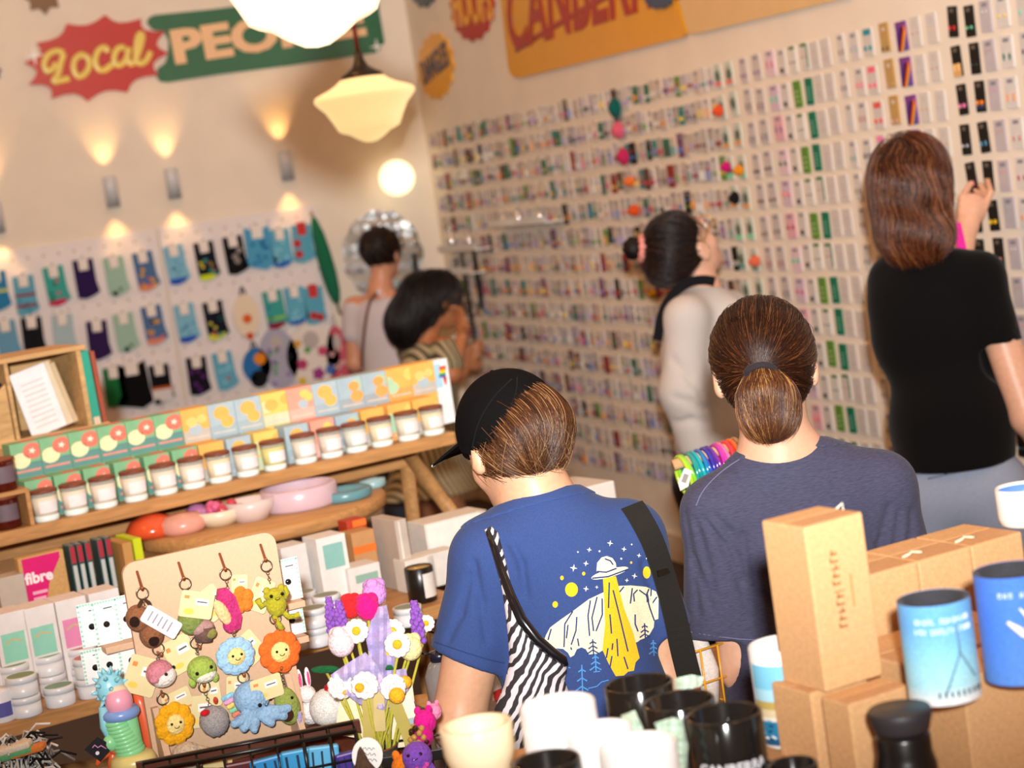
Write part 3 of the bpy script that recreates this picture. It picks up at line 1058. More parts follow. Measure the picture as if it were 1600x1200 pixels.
	c = q.choice(['6fd0a0', 'd98a2b', 'e05a50', 'b03040', '2a7f7a', '8fa89a', '8fa89a', '8fa89a'])
	return 'c4c8bc', .95, [(circ(.28, .5, .22, 10, .34), '9fb09c'), (circ(.72, .5, .22, 10, .34), '9fb09c'), (circ(.28, .5, .14, 10, .24), 'd6d6cc'), (circ(.72, .5, .14, 10, .24), 'd6d6cc')], \
		([] if c == '8fa89a' else pair('disc', c, .2, .013)), 'card with two big green hoops' + ('' if c == '8fa89a' else ' and %s discs' % PALN[c])
# places covered by people standing in front: nothing of those cards is seen
HIDE = [[(1368, 225), (1420, 205), (1470, 215), (1490, 300), (1500, 395), (1545, 410), (1580, 520), (1600, 560), (1600, 1200), (1390, 1200), (1385, 720), (1370, 560), (1355, 440), (1372, 380)],
		[(1010, 345), (1060, 335), (1105, 370), (1120, 430), (1160, 470), (1200, 490), (1260, 530), (1265, 640), (1420, 760), (1420, 1200), (1060, 1200), (1060, 690), (1035, 500), (1010, 430)]]
def hidden(x, z):
	d = np.array([XR - .005, -x, z]) - CAM
	dep = d @ FW
	px, py = 800 + F_PX * (d @ CR) / dep, 600 - F_PX * (d @ CU) / dep
	return any(in_poly(px, py, h) for h in HIDE) or px > 1640 or py > 900 or px < 640
CARDS = []
n_card = 0
xs_cols = []
for ci, (px, w, kind) in enumerate(COLS):
	py = 203 - .2446 * (px - 661) + 24
	xs_cols.append((wr(px, py)[0], w, kind))
# further columns, towards the corner
x = xs_cols[-1][0]
extra = []
while True:
	x -= rg.uniform(.05, .068)
	if x < -(YB - .07):
		break
	extra.append((x, rg.uniform(.034, .054), 'far'))
allc = xs_cols + extra
stuff = MB(MRT)
for ci, (x, w, kind) in enumerate(allc):
	for r in range(NROW):
		z = _za - PITCH_Z * (r + .5) + .0
		jx, jz, tl = rg.uniform(-.005, .005), rg.uniform(-.006, .004), rg.uniform(-5, 5)
		if kind not in ('bk1', 'bk2'):
			tl *= .4
		hid = hidden(x + jx, z + jz)
		h = .092
		if kind == 'far' or (kind == 'rb' and r > 3) or (kind == 'kr' and r > 2):
			c = rg.choice(['bfb4aa', 'cdc6c0', 'b5a79c', 'cbb9a8', 'b4abb2', 'cdc6c0', 'bfb4aa'])
			ec, s = rg.choice(PAL), rg.choice(SHP)
			if rg.random() < .17:
				c = rg.choice(['2f6b55', '5d3a2a', '7a4a6c', '141210', '2a7f7a', '8c2f2a', '6b8f3a'])
			nm = {'cbc3bd': 'white', 'cdc6c0': 'white', 'bfb4aa': 'clear', 'b5a79c': 'beige', 'cbb9a8': 'tan', 'b4abb2': 'greyish', '2f6b55': 'green', '5d3a2a': 'brown', '7a4a6c': 'plum', '141210': 'black', '2a7f7a': 'teal',
				'8c2f2a': 'dark red', '6b8f3a': 'leaf green'}[c]
			h = rg.uniform(.07, .096)
			sh = pair(s, ec, .32, rg.uniform(.009, .016))
			if rg.random() < .3:
				sh += [('disc', .5, .6, .012, rg.choice(PAL))]
			wf, mk, words = 1, (HEADW if rg.random() < .5 else []), '%s card with %s %ss' % (nm, PALN[ec], SHN[s])
		else:
			c, wf, mk, sh, words = spec(kind, r)
		if n_card < 300 and not hid:
			mb = MB()
			near = ci < 6
			card_geo(mb, w * wf * 1.1, h, c, mk, () if near else sh)
			lab = 'earring %s, %s down, %s column from right' % (words, ORD[r + 1], ORD[ci + 1])
			o = mb.build('earring_card', M=MRT @ T(x + jx, 0, z + jz) @ RY(tl), label=lab, cat='earring card', group='earring cards on the right wall')
			if near:
				for s, u, v, sz, sc in sh:
					eb = MB()
					ear_shape(eb, s, (u - .5) * w * wf, (v - .5) * h, sz, sc)
					eb.build('earring', o)
			n_card += 1
		else:
			card_geo(stuff, w * wf, h, c, mk, sh, x + jx, z + jz, tl)
stuff.build('earring_cards', label='hundreds of small earring cards covering the wall towards the corner', cat='earring cards', kind='stuff')
# ---- big fabric blooms and other large pieces
PX_ = 1 / 3000
def bloom(px, py, r, c, label, sq=1.0, name='flower_clip'):
	x, z = wr(px, py)
	dep = (np.array([XR, -x, z]) - CAM) @ FW
	R = r * dep / 3000
	ph = rg.random() * 6
	mb = MB()
	for k in range(9):
		a = 2 * PI * k / 9 + ph
		rr = R * .55
		mb.ball((rr * math.cos(a), -.018, rr * math.sin(a) * sq), (R * .45, .012, R * .45 * sq), mat(c, 'crochet', cells=120), 10, 7)
	for k in range(5):
		a = 2 * PI * k / 5 + ph
		mb.ball((R * .25 * math.cos(a), -.03, R * .25 * math.sin(a) * sq), (R * .36, .014, R * .36 * sq), mat(c, 'crochet', cells=120), 10, 7)
	mb.box((.02, .012, .02), (0, -.006, 0), mat('a9a49c', 'satin'))
	mb.build(name, M=MRT @ T(x, 0, z), label=label, cat='hair clip', group='large flower clips on the earring wall')
for a in ((967, 168, 20, '0f5f58', 'big deep teal fabric flower clip, topmost of the column of blooms', .85), (972, 203, 19, 'd9607a', 'salmon pink fabric flower clip under the teal flower', .75),
		(980, 244, 18, 'c22a5c', 'ruffled magenta fabric flower clip above the orange bow', .8), (990, 283, 15, 'e8762e', 'light orange bow clip under the magenta flower', .55),
		(997, 328, 16, 'e0561c', 'bright orange flower clip with a dark stem, above the dark hair bun', .6), (1130, 172, 10, 'd8502a', 'small coral flower clip with a dark centre', 1),
		(1142, 260, 9, 'c01a6c', 'hot pink knot earring clip beside the amber one', 1), (1162, 265, 10, 'd98a1c', 'amber orange knot earring clip beside the hot pink one', .9),
		(1155, 308, 11, '191614', 'black round flower clip with a pale centre in the hoop column', 1), (1187, 407, 11, 'd8694a', 'coral bloom clip low in the hoop column', .9),
		(1027, 458, 8, 'd8a81c', 'yellow and green fruit clip behind the white shirt shoulder', .8)):
	bloom(*a[:5], sq=a[5])
# acrylic ledges with silver pieces near the corner
for i, ((xa, ya), (xb, yb), lab) in enumerate((((772, 357), (862, 342), 'upper clear acrylic ledge shining white near the room corner'), ((694, 394), (752, 386), 'lower clear acrylic ledge nearest the room corner'),
											((712, 428), (745, 424), 'lowest clear acrylic ledge under the other two ledges'))):
	a, b = wr(xa, ya, .06), wr(xb, yb, .06)
	mb = MB()
	mb.box((b[0] - a[0], .09, .008), ((a[0] + b[0]) / 2, -.05, (a[1] + b[1]) / 2), mat('f0efe9', 'gloss'), .002)
	mb.box((b[0] - a[0], .005, .03), ((a[0] + b[0]) / 2, -.092, (a[1] + b[1]) / 2 + .015), mat('e6e6e2', 'gloss'), .001)
	mb.build('acrylic_ledge', M=MRT, label=lab, cat='shelf', group='clear ledges on the earring wall')
for i, (px, py, hh, lab) in enumerate(((708, 372, .12, 'tall silver trinket bottle on the lower acrylic ledge'), (735, 372, .09, 'shorter silver trinket bottle at the end of the lower acrylic ledge'),
									(790, 338, .07, 'small silver jar at the left of the upper acrylic ledge'), (812, 335, .08, 'slim silver jar in the middle of the upper acrylic ledge'),
									(845, 330, .06, 'little silver jar at the right of the upper acrylic ledge'))):
	base = (394, 394, 357, 357, 357)[i] - (px - (694, 694, 772, 772, 772)[i]) * .15
	x, z = wr(px, base, .05)
	z += .006
	MB().lathe([(0, 0), (.016, 0), (.02, .004), (.02, hh * .55), (.01, hh * .7), (.008, hh * .8), (.014, hh * .84), (.014, hh * .96), (0, hh)], mat('dfe3e6', 'gloss', metal=.9, rough=.12), 16).build(
		'trinket_bottle', M=MRT @ T(x, -.05, z), label=lab, cat='bottle', group='silver bottles on the acrylic ledges')
for (px, py, hh, lab) in ((733, 470, .5, 'long black bead necklace hanging near the corner behind the striped dress woman'), (748, 440, .3, 'shorter black bead necklace beside the long one near the corner')):
	x, z = wr(px, py, .01)
	mb = MB()
	for k in range(22):
		for s in (-1, 1):
			mb.ball((s * .018 * math.sin(PI * (k + .5) / 22), -.014, hh / 2 - hh * k / 22), .011, mat('15120f', 'satin'), 8, 6)
	mb.build('bead_necklace', M=MRT @ T(x, 0, z), label=lab, cat='necklace', group='black necklaces on the earring wall')
# ================================================================ sock panels on the back wall
def pegpanel(label, xa, ya, xb, yb, ybot, group):
	a, b = wb(xa, ya), wb(xb, yb)
	zt, zb = (a[1] + b[1]) / 2, wb((xa + xb) / 2, ybot)[1]
	mb = MB()
	w, h = b[0] - a[0], zt - zb
	mb.box((w, .018, h), (0, -.009, 0), mat('e4dcda', 'satin', rough=.5), .003)
	hole = mat('8d7f78', 'matte')
	nx, nz = int(w / .078), int(h / .098)
	for i in range(nx):
		for j in range(nz):
			mb.prism(circ(-w / 2 + (i + .5) * w / nx, h / 2 - .05 - j * .098, .006, 8), .018, .0186, hole)
	return mb.build('pegboard_panel', M=T((a[0] + b[0]) / 2, YB - .002, (zt + zb) / 2), label=label, cat='panel', group=group)
pegpanel('white pegboard panel of socks, left of the seam', -170, 421, 241, 357, 760, 'white pegboard panels')
pegpanel('white pegboard panel of socks and bibs, right of the seam', 245, 356, 492, 321, 760, 'white pegboard panels')
def sock(px, py, c, label, toe=None, marks=(), card='e9e2da', w=.104, h=.205, style=0):
	x, z = wb(px, py, .05)
	t = thing('sock_pair', label, 'socks', MBK @ T(x, -.03, z) @ RY(RND.uniform(-3, 3)), 'sock pairs on the white pegboard')
	mb = MB()
	if style == 0:
		leg = [(-w / 2, h * .5), (-w * .26, h * .5), (-w * .24, h * .22), (w * .24, h * .22), (w * .26, h * .5), (w / 2, h * .5), (w * .52, -h * .1), (w * .62, -h * .36), (w * .3, -h * .44), (-w * .1, -h * .5), (-w * .48, -h * .46), (-w * .5, -h * .2)]
	else:
		leg = [(-w / 2, h * .5), (-w * .2, h * .42), (w * .2, h * .42), (w / 2, h * .5), (w * .55, -h * .2), (w * .75, -h * .34), (w * .2, -h * .5), (-w * .7, -h * .36), (-w * .5, -h * .15)]
	mb.prism(leg, .0, .016, mat(c, 'jersey'))
	if toe:
		mb.prism([(-w * .49, -h * .34), (w * .45, -h * .34), (w * .3, -h * .45), (-w * .1, -h * .505), (-w * .485, -h * .465)], .016, .0175, mat(toe, 'jersey'))
	for s, u, v, r, mc in marks:
		q = circ(u * w, v * h, r * w, 9) if s == 'o' else rect(-.5 * w, (v - r) * h, .5 * w, (v + r) * h) if s == 's' else star(u * w, v * h, r * w, r * w * .4, 5)
		mb.prism(q, .016, .0178, mat(mc, 'jersey'))
	mb.build('sock', t)
	MB().prism(rrect(w * .44, h * .34, .004, 0, h * .4), -.004, .02, mat(card, 'paper')).build('label_card', t)
	hb = MB()
	hb.tube([(0, .03, h * .54), (0, -.02, h * .54), (0, -.03, h * .57)], .004, mat('6f6660', 'satin', metal=.6), 8)
	hb.build('hook', t)
	return t
DOTS = lambda c, n=7, r=.09: [('o', RND.uniform(-.35, .35), RND.uniform(-.4, .15), r, c) for _ in range(n)]
STR = lambda c, *vs: [('s', 0, v, .035, c) for v in vs]
SOCKS = [
	(-4, 455, '2f7fb0', 'blue socks with a yellow band cut by the photo edge, top row', None, STR('c8d04a', .0)),
	(40, 462, '5fa6bf', 'sky blue socks with a dark red stripe, second in the top row', None, STR('8a2a36', .02, -.25) + DOTS('3f86a8', 4)),
	(88, 447, '3fa39a', 'teal socks with pink toes, third in the top row', 'c4305c', DOTS('2a6f4f', 4) + DOTS('c8506a', 2)),
	(134, 436, '2f1d4f', 'plain dark purple socks in the top row', None, ()),
	(182, 432, '9cc0ae', 'pale mint socks with dark green toes in the top row', None, [('o', -.2, -.42, .14, '2c3a34'), ('o', .1, -.33, .1, '5a7a5a')]),
	(228, 424, '4d6f9a', 'blue socks with orange swirls, last before the panel seam, top row', 'd98a6a', DOTS('d8a030', 5, .11) + DOTS('c8607a', 3)),
	(276, 414, '7fb8d2', 'light blue socks with royal blue toes, right of the seam, top row', '2a56b8', DOTS('5f9ec0', 6)),
	(323, 408, '171d2b', 'black socks with neon yellow toes and heels, top row', 'c8dc2a', DOTS('3f8f86', 3, .12) + DOTS('d8d04a', 3) + DOTS('c0506a', 2)),
	(368, 399, '17171a', 'black socks with grey faces, top row', None, DOTS('8f8a88', 3, .16)),
	(440, 388, '63abc8', 'sky blue patterned socks beside the red tagged pair, top row', '2a66b8', DOTS('8fd0dc', 6)),
	(474, 381, '5ba7c2', 'blue socks with a red tag hung by the green umbrella, top row', None, DOTS('b83a3a', 2, .22), 'c8302c'),
	(12, 532, '6aa0c0', 'pale blue socks just above the wooden crate edge, second row', None, ()),
	(52, 527, '1b1c22', 'black socks peeking out above the wooden crate, second row', None, ()),
	(100, 522, 'a9c2c9', 'pale grey blue socks above the wooden crate, second row', None, ()),
	(154, 532, '32204f', 'plain dark purple socks beside the teal book, second row', None, ()),
	(197, 520, '9cc0ae', 'pale mint socks with dark green toes in the second row', None, [('o', -.1, -.42, .14, '2c3a34'), ('o', .15, -.33, .1, '5a7a5a')]),
	(241, 508, '4d6f9a', 'blue socks with orange swirls at the seam, second row', 'd98a6a', DOTS('d8a030', 5, .11) + DOTS('c8607a', 3)),
	(292, 505, '7fb8d2', 'light blue socks with royal blue toes, second row', '2a56b8', DOTS('5f9ec0', 6)),
	(337, 501, '171d2b', 'black socks with neon yellow toes and heels, second row', 'c8dc2a', DOTS('3f8f86', 3, .12) + DOTS('d8d04a', 3) + DOTS('c0506a', 2)),
	(430, 484, '3f9f9a', 'green and teal socks with dark red toes, second row', '8a2030', STR('8fc83a', -.22) + DOTS('2f6fa8', 3)),
	(463, 478, '63abc8', 'sky blue patterned socks in the second row', '2a66b8', DOTS('8fd0dc', 6)),
	(492, 478, '5ba7c2', 'blue socks with a red tag, second row', None, DOTS('b83a3a', 2, .22), 'c8302c'),
	(180, 605, '1f6f3f', 'small green socks beside the teal book, third row', None, ()),
	(210, 603, '0f0f11', 'wide plain black sock pair in the third row', None, (), 'e9e2da', .15, .25, 1),
	(252, 600, '15151a', 'black socks with an orange band and white foot, third row', None, STR('c0602a', -.1) + [('s', 0, -.3, .16, 'd9d4d6'), ('o', -.3, -.44, .16, '15151a')]),
	(310, 588, '191722', 'black socks with purple print in the third row', None, DOTS('5a2a72', 6, .12)),
	(352, 580, '63abc8', 'sky blue socks with small red figure, third row', None, DOTS('8fd0dc', 5) + [('o', .1, -.2, .1, 'b0603a')]),
]
for s in SOCKS:
	sock(*s)
sock(405, 388, '4f9cc4', 'large sky blue sock pair with darker blue blots, top row', None, DOTS('2f76a8', 9, .09), w=.135, h=.235, style=1)
def bib(px, py, w, h, c, label, marks, strap='c9c2bc', name='baby_bib', cat='bib', holes=True):
	x, z = wb(px, py, .05)
	t = thing(name, label, cat, MBK @ T(x, -.03, z), 'bibs and bags on the pegboard')
	out = []
	for i in range(28):
		a = -PI / 2 + 2 * PI * i / 28
		r = 1 + .1 * math.cos(2 * a)
		out.append((w / 2 * r * math.cos(a), h / 2 * math.sin(a) * (1 if math.sin(a) > 0 else 1)))
	mb = MB()
	mb.prism(out, .0, .014, mat(c, 'cloth'))
	if holes:
		mb.prism(circ(0, h * .24, w * .17, 14, h * .14), .014, .0155, mat('b9b0ad', 'cloth'))
	for s, u, v, r, mc in marks:
		mb.prism(star(u * w, v * h, r * w, r * w * .7, 5) if s == 'f' else circ(u * w, v * h, r * w, 10), .014, .016, mat(mc, 'cloth'))
	mb.build('fabric', t)
	MB().tube([(-w * .12, -.004, h * .42), (-w * .06, -.004, h * .6), (0, .0, h * .66), (w * .06, -.004, h * .6), (w * .12, -.004, h * .42)], .006, mat(strap, 'cloth'), 6).build('strap', t)
	MB().tube([(0, .03, h * .655), (0, -.016, h * .655)], .004, mat('6f6660', 'satin', metal=.6), 8).build('hook', t)
FL = [('f', -.25, -.1, .13, 'b0406a'), ('f', .2, .05, .12, 'c04a70'), ('f', .05, -.28, .15, '9a3f86'), ('f', -.3, -.35, .1, 'd8b83a'), ('f', .3, -.25, .12, '4a6ab0'), ('f', -.1, .1, .08, '5a9a4a'), ('f', .32, -.42, .1, 'c04a70'), ('f', -.28, .22, .09, 'd8a03a')]
bib(490, 556, .27, .36, 'e3dbd2', 'white bib with bright flower print above the candle shelf', FL)
bib(436, 560, .2, .34, 'a9a9bd', 'grey lilac bib with small green sprigs, left of the flower bib', [('o', RND.uniform(-.3, .3), RND.uniform(-.4, .2), .06, ['5f9a6a', '8a6ab0'][i % 2]) for i in range(12)])
bib(531, 560, .13, .36, 'c2596a', 'pinkish red patterned bib hung right of the flower bib', [('o', RND.uniform(-.3, .3), RND.uniform(-.4, .2), .1, 'e0b0b0') for i in range(9)])
bib(562, 568, .12, .2, 'd9d4cc', 'small white bib with a green leaf beside the grey top person', [('o', 0, -.1, .25, '6aa04a')])
bib(386, 494, .13, .24, 'e6d6bd', 'cream bag with an orange heart in the second sock row', [('o', .0, -.06, .2, 'd8642a'), ('o', 0, -.45, .16, 'c8502a')], '3a3230', 'fabric_pouch', 'bag', False)
bib(402, 572, .14, .2, '2f6fb0', 'blue pouch with an orange bird head and black base, third row', [('o', .15, .18, .24, 'e08a2a'), ('o', 0, -.35, .35, '15171a'), ('o', -.2, -.3, .1, '4aa04a')], '3a3230', 'fabric_pouch', 'bag', False)
# folded umbrella at the end of the panels
a, b = wb(489, 338, .06), wb(527, 475, .06)
t = thing('folded_umbrella', 'folded dark green umbrella hung at the end of the sock panels', 'umbrella', MBK @ T((a[0] + b[0]) / 2, -.06, (a[1] + b[1]) / 2) @ RY(0))
d = np.array([b[0] - a[0], 0, b[1] - a[1]]) / 2
pts = [d * k for k in (-1, -.9, -.6, -.2, .3, .7, .95, 1)]
MB().tube(pts, [.006, .018, .034, .042, .044, .036, .02, .006], mat('1f6a4c', 'cloth'), 12).build('canopy', t)
MB().tube([d * -1, d * -1.12], .006, mat('b07a4a', 'satin'), 8).build('tip', t)
MB().tube([d * .98, d * 1.2, d * 1.25 + np.array([.02, 0, -.01])], .008, mat('3a2a20', 'satin'), 8).build('handle', t)
MB().tube([d * -1.06 + np.array([0, .055, 0]), d * -1.06], .004, mat('6f6660', 'satin'), 6).build('hook', t)
# ================================================================ stepped candle unit
SDIR = R0 * math.sin(math.radians(60)) + FH * math.cos(math.radians(60))
SBK = np.array([-SDIR[1], SDIR[0], 0.0])          # away from the camera
A0 = at(0, 833, 4.4)
SHM = frame(A0, SDIR, (0, 0, 1))                   # local x along the shelf, -y towards the viewer
def sh(px, py, back=0.0):
	"""Shelf-frame coordinates (x, z) of a pixel on the upright plane `back` behind the candle shelf's front edge."""
	p = on_plane(px, py, A0 + SBK * back, SBK)
	return float(np.dot(p - A0, SDIR)), float(p[2] - A0[2])
OAK, OAKK = 'c08a52', dict(stretch=(1.5, 14, 14))
oak = mat('bd8a55', 'wood', stretch=(1.5, 14, 14))
B0 = at(0, 1133, 3.72)
LOWB = float(np.dot(B0 - A0, SBK))                # where the lower shelf's front edge is (negative: nearer)
ZLOW = float(B0[2] - A0[2])
XE = sh(712, 683)[0]                               # right end of the candle shelf
XLm = -.9
un = thing('display_shelf', 'stepped oak shelving unit carrying candles above and white boxes below', 'shelf', SHM)
def board(name, x0, x1, y0, y1, ztop, th, m=None, par=None):
	return MB().box((x1 - x0, y1 - y0, th), ((x0 + x1) / 2, (y0 + y1) / 2, ztop - th / 2), m or oak, .002).build(name, par or un)
board('upper_board', XLm, XE, 0, .3, 0, .032)
board('lower_board', XLm, sh(738, 960, LOWB)[0], LOWB, .02, ZLOW, .03)
board('top_board', XLm, .35, .32, .66, .155, .022)
FLR = -float(A0[2])
XLR = sh(738, 960, LOWB)[0] - .06
for x in (XE - .03, XLm + .05):
	for nm, p, q in (('post', (x, .04, -.032), (x + .03, LOWB + .1, ZLOW)), ('post', (x + .03, .3, -.032), (x + .04, .4, FLR)), ('leg', (min(x + .03, XLR), LOWB + .15, ZLOW - .03), (min(x + .03, XLR), LOWB + .12, FLR))):
		if nm == 'post' and p[1] == .04:
			p, q = (x, .27, -.032), (x + .02, .0, ZLOW)
		MB().tube([p, q], [(.022, .03)] * 2, oak, 4, flat=(1, 0, 0)).build(nm, un)
MB().box((XE - XLm, .03, .06), ((XE + XLm) / 2, .3, -.08), oak, .004).build('rail', un)
for x in (XLm + .1, .34):
	MB().box((.03, .03, .155 - .022), (x, .5, (.155 - .022) / 2 + 0), oak, .002).build('riser', un)
MB().box((XE - XLm - .1, .04, .06), ((XE + XLm) / 2, .42, -.02), oak, .003).build('back_rail', un)
MB().tube([(-.35, LOWB + .12, ZLOW - .16), (.55, LOWB + .2, ZLOW - .28)], [(.045, .02)] * 2, oak, 4, flat=(0, 0, 1)).build('brace', un)
# ---- candles in front of their boxes
JX = [81, 127, 173, 221, 268, 312, 354, 397, 440, 488, 529, 568, 608, 650, 689]
SCH = ['g'] * 6 + ['o', 's', 'y', 's', 'p', 'b', 'o', 'm', 'o']
BOXC = {'g': ('7fb487', 'e07a66', 'e9e3b4', '5f8f8a'), 'o': ('eab25c', 'f0c878', 'a9bcc4', 'b9b4ac'), 's': ('a9bcc4', 'eab25c', 'e8c86a', '9fb2ba'), 'y': ('e8c86a', 'eab25c', 'cfd6a8', 'c8cfae'),
		'p': ('e6a08a', 'e8c86a', 'a9bcc4', 'e8b0a0'), 'b': ('a3b8c2', 'e9a35a', 'a8c4b0', '9aa6ad'), 'm': ('eab25c', 'a9cfae', 'e8c86a', 'eaa05c')}
BNAME = {'g': 'green boxed', 'o': 'amber boxed', 's': 'grey blue boxed', 'y': 'yellow boxed', 'p': 'coral boxed', 'b': 'blue boxed', 'm': 'mint and amber boxed'}
WAX = {'g': 'e6d8c4', 'o': 'e8d6b4', 's': 'dcd6c8', 'y': 'd8d08a', 'p': 'e4cfc0', 'b': 'd2d2c6', 'm': 'e0d8c4'}
BW, BH, BD = .0655, .094, .066
def candle_box(c, name, label, M, group):
	a, r, cr, tl = BOXC[c]
	mb = MB()
	mb.box((BW, BD, BH), (0, 0, BH / 2), mat(a, 'paper'), .001)
	w = BW / 2 - .0006
	y = BD / 2
	if c == 'g':
		mb.prism(rect(-w, .002, w, BH * .42), y, y + .0004, mat(tl, 'paper'))
		mb.prism([(x, z) for x, z in circ(-w + .02, BH * .5, .021, 14) if x > -w], y + .0004, y + .0008, mat(cr, 'paper'))
		mb.prism([(min(x, w), min(z, BH - .002)) for x, z in circ(w - .016, BH * .73, .022, 14)], y + .0004, y + .0008, mat(r, 'paper'))
		mb.prism(star(w - .017, BH * .73, .009, .004, 5), y + .0008, y + .0011, mat('f0ead0', 'paper'))
		mb.prism(rect(-w + .004, BH * .16, w - .004, BH * .22), y + .0004, y + .0008, mat('d98f80', 'paper'))
		mb.box((BW * .5, BD * .7, .0006), (w * .45, 0, BH), mat(r, 'paper'))
	else:
		q = random.Random(c)
		mb.prism(rect(-w, .002, w, BH * .36), y, y + .0004, mat(tl, 'paper'))
		for k in range(3):
			u, v, rad = q.uniform(-.5, .5) * BW, q.uniform(.35, .85) * BH, q.uniform(.012, .022)
			mb.prism([(max(-w, min(w, x)), min(z, BH - .002)) for x, z in circ(u, v, rad, 12)], y + .0004 + k * .0003, y + .0007 + k * .0003, mat((r, cr, r)[k], 'paper'))
		mb.prism(rect(-w + .006, BH * .12, w - .006, BH * .16), y + .0004, y + .0008, mat('cfc4b4', 'paper'))
	return mb.build(name, M=M, label=label, cat='candle box', group=group)
def candle(c, label, M):
	t = thing('jar_candle', label, 'candle', M, 'jar candles along the candle shelf')
	R = .030
	MB().lathe([(0, .0), (R * .93, 0), (R * .95, .004), (R * .97, .012), (R * .9, .014), (0, .014)], mat('e8f4ee', 'gloss', rough=.1), 24).build('glass_base', t)  # flash shining in the thick glass is put into this pale opaque colour
	MB().lathe([(0, .0141), (R * .93, .0141), (R * 1.02, .058), (0, .0585)], mat(WAX[c], 'satin', rough=.15), 24).build('wax', t)
	MB().lathe([(R * 1.02, .0581), (R * 1.04, .066), (R * 1.01, .066), (R * .99, .0586)], mat('e6ece6', 'gloss', trans=.8, ior=1.3, rough=.05), 24).build('glass', t)
	lb = MB()
	lb.lathe([(R * 1.0 + .0012, .021), (R * 1.03 + .0012, .048)], mat('e9e2e2', 'paper'), 8, arc=(math.radians(-90 - 42), math.radians(-90 + 42)))
	lb.build('label', t)
	MB().lathe([(0, .0662), (R * 1.06, .0662), (R * 1.07, .0675), (R * 1.07, .0735), (R * 1.0, .0745), (0, .0745)], mat('7a3f2c', 'wood', stretch=(10, 30, 30)), 24).build('lid', t)
	return t
for i, (px, c) in enumerate(zip(JX, SCH)):
	x, z = sh(px, 833 - .211 * px - 6)
	pos = '%s from the red jars' % ORD[i + 1]
	candle(c, 'candle in a clear jar with dark lid, %s' % pos, SHM @ T(x, .036, .0002))
	xb = x + .004
	candle_box(c, 'candle_box', '%s carton of the low row, %s' % (BNAME[c], pos), SHM @ T(xb, .074 + BD / 2, .0002), 'low front row of candle cartons')
NB = 16
x0, x1 = sh(36, 826, .15)[0], sh(694, 684, .15)[0]
sp = (x1 - x0) / NB
upper = ['g'] * 6 + ['o', 's', 's', 'y', 'p', 's', 'b', 'b', 'm', 'o']
for i in range(NB):
	x = x0 + (i + .5) * sp
	k = sp / BW * .985
	for lv in (0, 1):
		if lv == 0:
			M = SHM @ T(x, .146 + BD / 2, .0002) @ Matrix.Diagonal((k, 1, 1.0, 1))
			lab = '%s carton, bottom of the tall row, %s from the red jars' % (BNAME[upper[i]], ORD[i + 1])
		else:
			M = SHM @ T(x, .146 + BD / 2, .0945) @ Matrix.Diagonal((k, 1, .9, 1))
			lab = '%s carton, top of the tall row, %s from the red jars' % (BNAME[upper[i]], ORD[i + 1])
		candle_box(upper[i], 'candle_box', lab, M, 'tall back row of candle cartons')
# white carton with a rainbow figure at the end of the row
x, z = sh(716, 690, .12)
mb = MB()
mb.box((.066, .05, .175), (0, 0, .0875), mat('e6e6e8', 'paper'), .001)
mb.prism(rect(-.03, .1, .01, .165), .025, .0254, mat('a9d0e4', 'paper'))
for k, c in enumerate(('d0342c', 'e88a2a', 'efcf3a', '4a9a4a', '3a5ab0')):
	mb.prism(rect(.006 - .001 * k, .150 - .006 * k, .026 - .001 * k, .156 - .006 * k), .0254, .026, mat(c, 'paper'))
mb.prism([(.012, .126), (.024, .126), (.02, .105), (.016, .105)], .0254, .026, mat('c0463a', 'paper'))
mb.build('candle_box', M=SHM @ T(x, .2, .0002), label='tall white carton with a small rainbow figure at the far end of the candle row', cat='candle box')
# dark red jars at the photo's edge
for i, (px, py, zz, lab) in enumerate(((16, 768, .088, 'dark red jar candle on the little oak riser at the photo edge'), (22, 826, .0002, 'dark red jar candle under the little oak riser'), (-32, 836, .0002, 'dark red jar candle next to the riser, cut by the photo edge'))):
	x, z = sh(px, py)
	t = thing('jar_candle', lab, 'candle', SHM @ T(x, .05, zz), 'dark red jar candles')
	MB().lathe([(0, 0), (.03, 0), (.033, .004), (.033, .066), (.03, .07), (0, .07)], mat('4a100c', 'gloss', rough=.12), 24).build('jar', t)
	MB().lathe([(.0338, .02), (.0338, .058)], mat('6a5a62', 'paper'), 8, arc=(math.radians(-135), math.radians(-45))).build('label', t)
	MB().lathe([(0, .0702), (.034, .0702), (.034, .076), (0, .077)], mat('8a4a2c', 'wood'), 24).build('lid', t)
x, z = sh(16, 768)
t = thing('shelf_riser', 'small oak riser under the upper dark red jar candle', 'riser', SHM @ T(x - .03, .055, 0))
MB().box((.15, .1, .01), (0, 0, .083), oak, .001).build('top', t)
for s in (-1, 1):
	MB().box((.01, .1, .078), (s * .07 + (.0 if s > 0 else 0), 0, .039), oak, .001).build('side_panel', t)
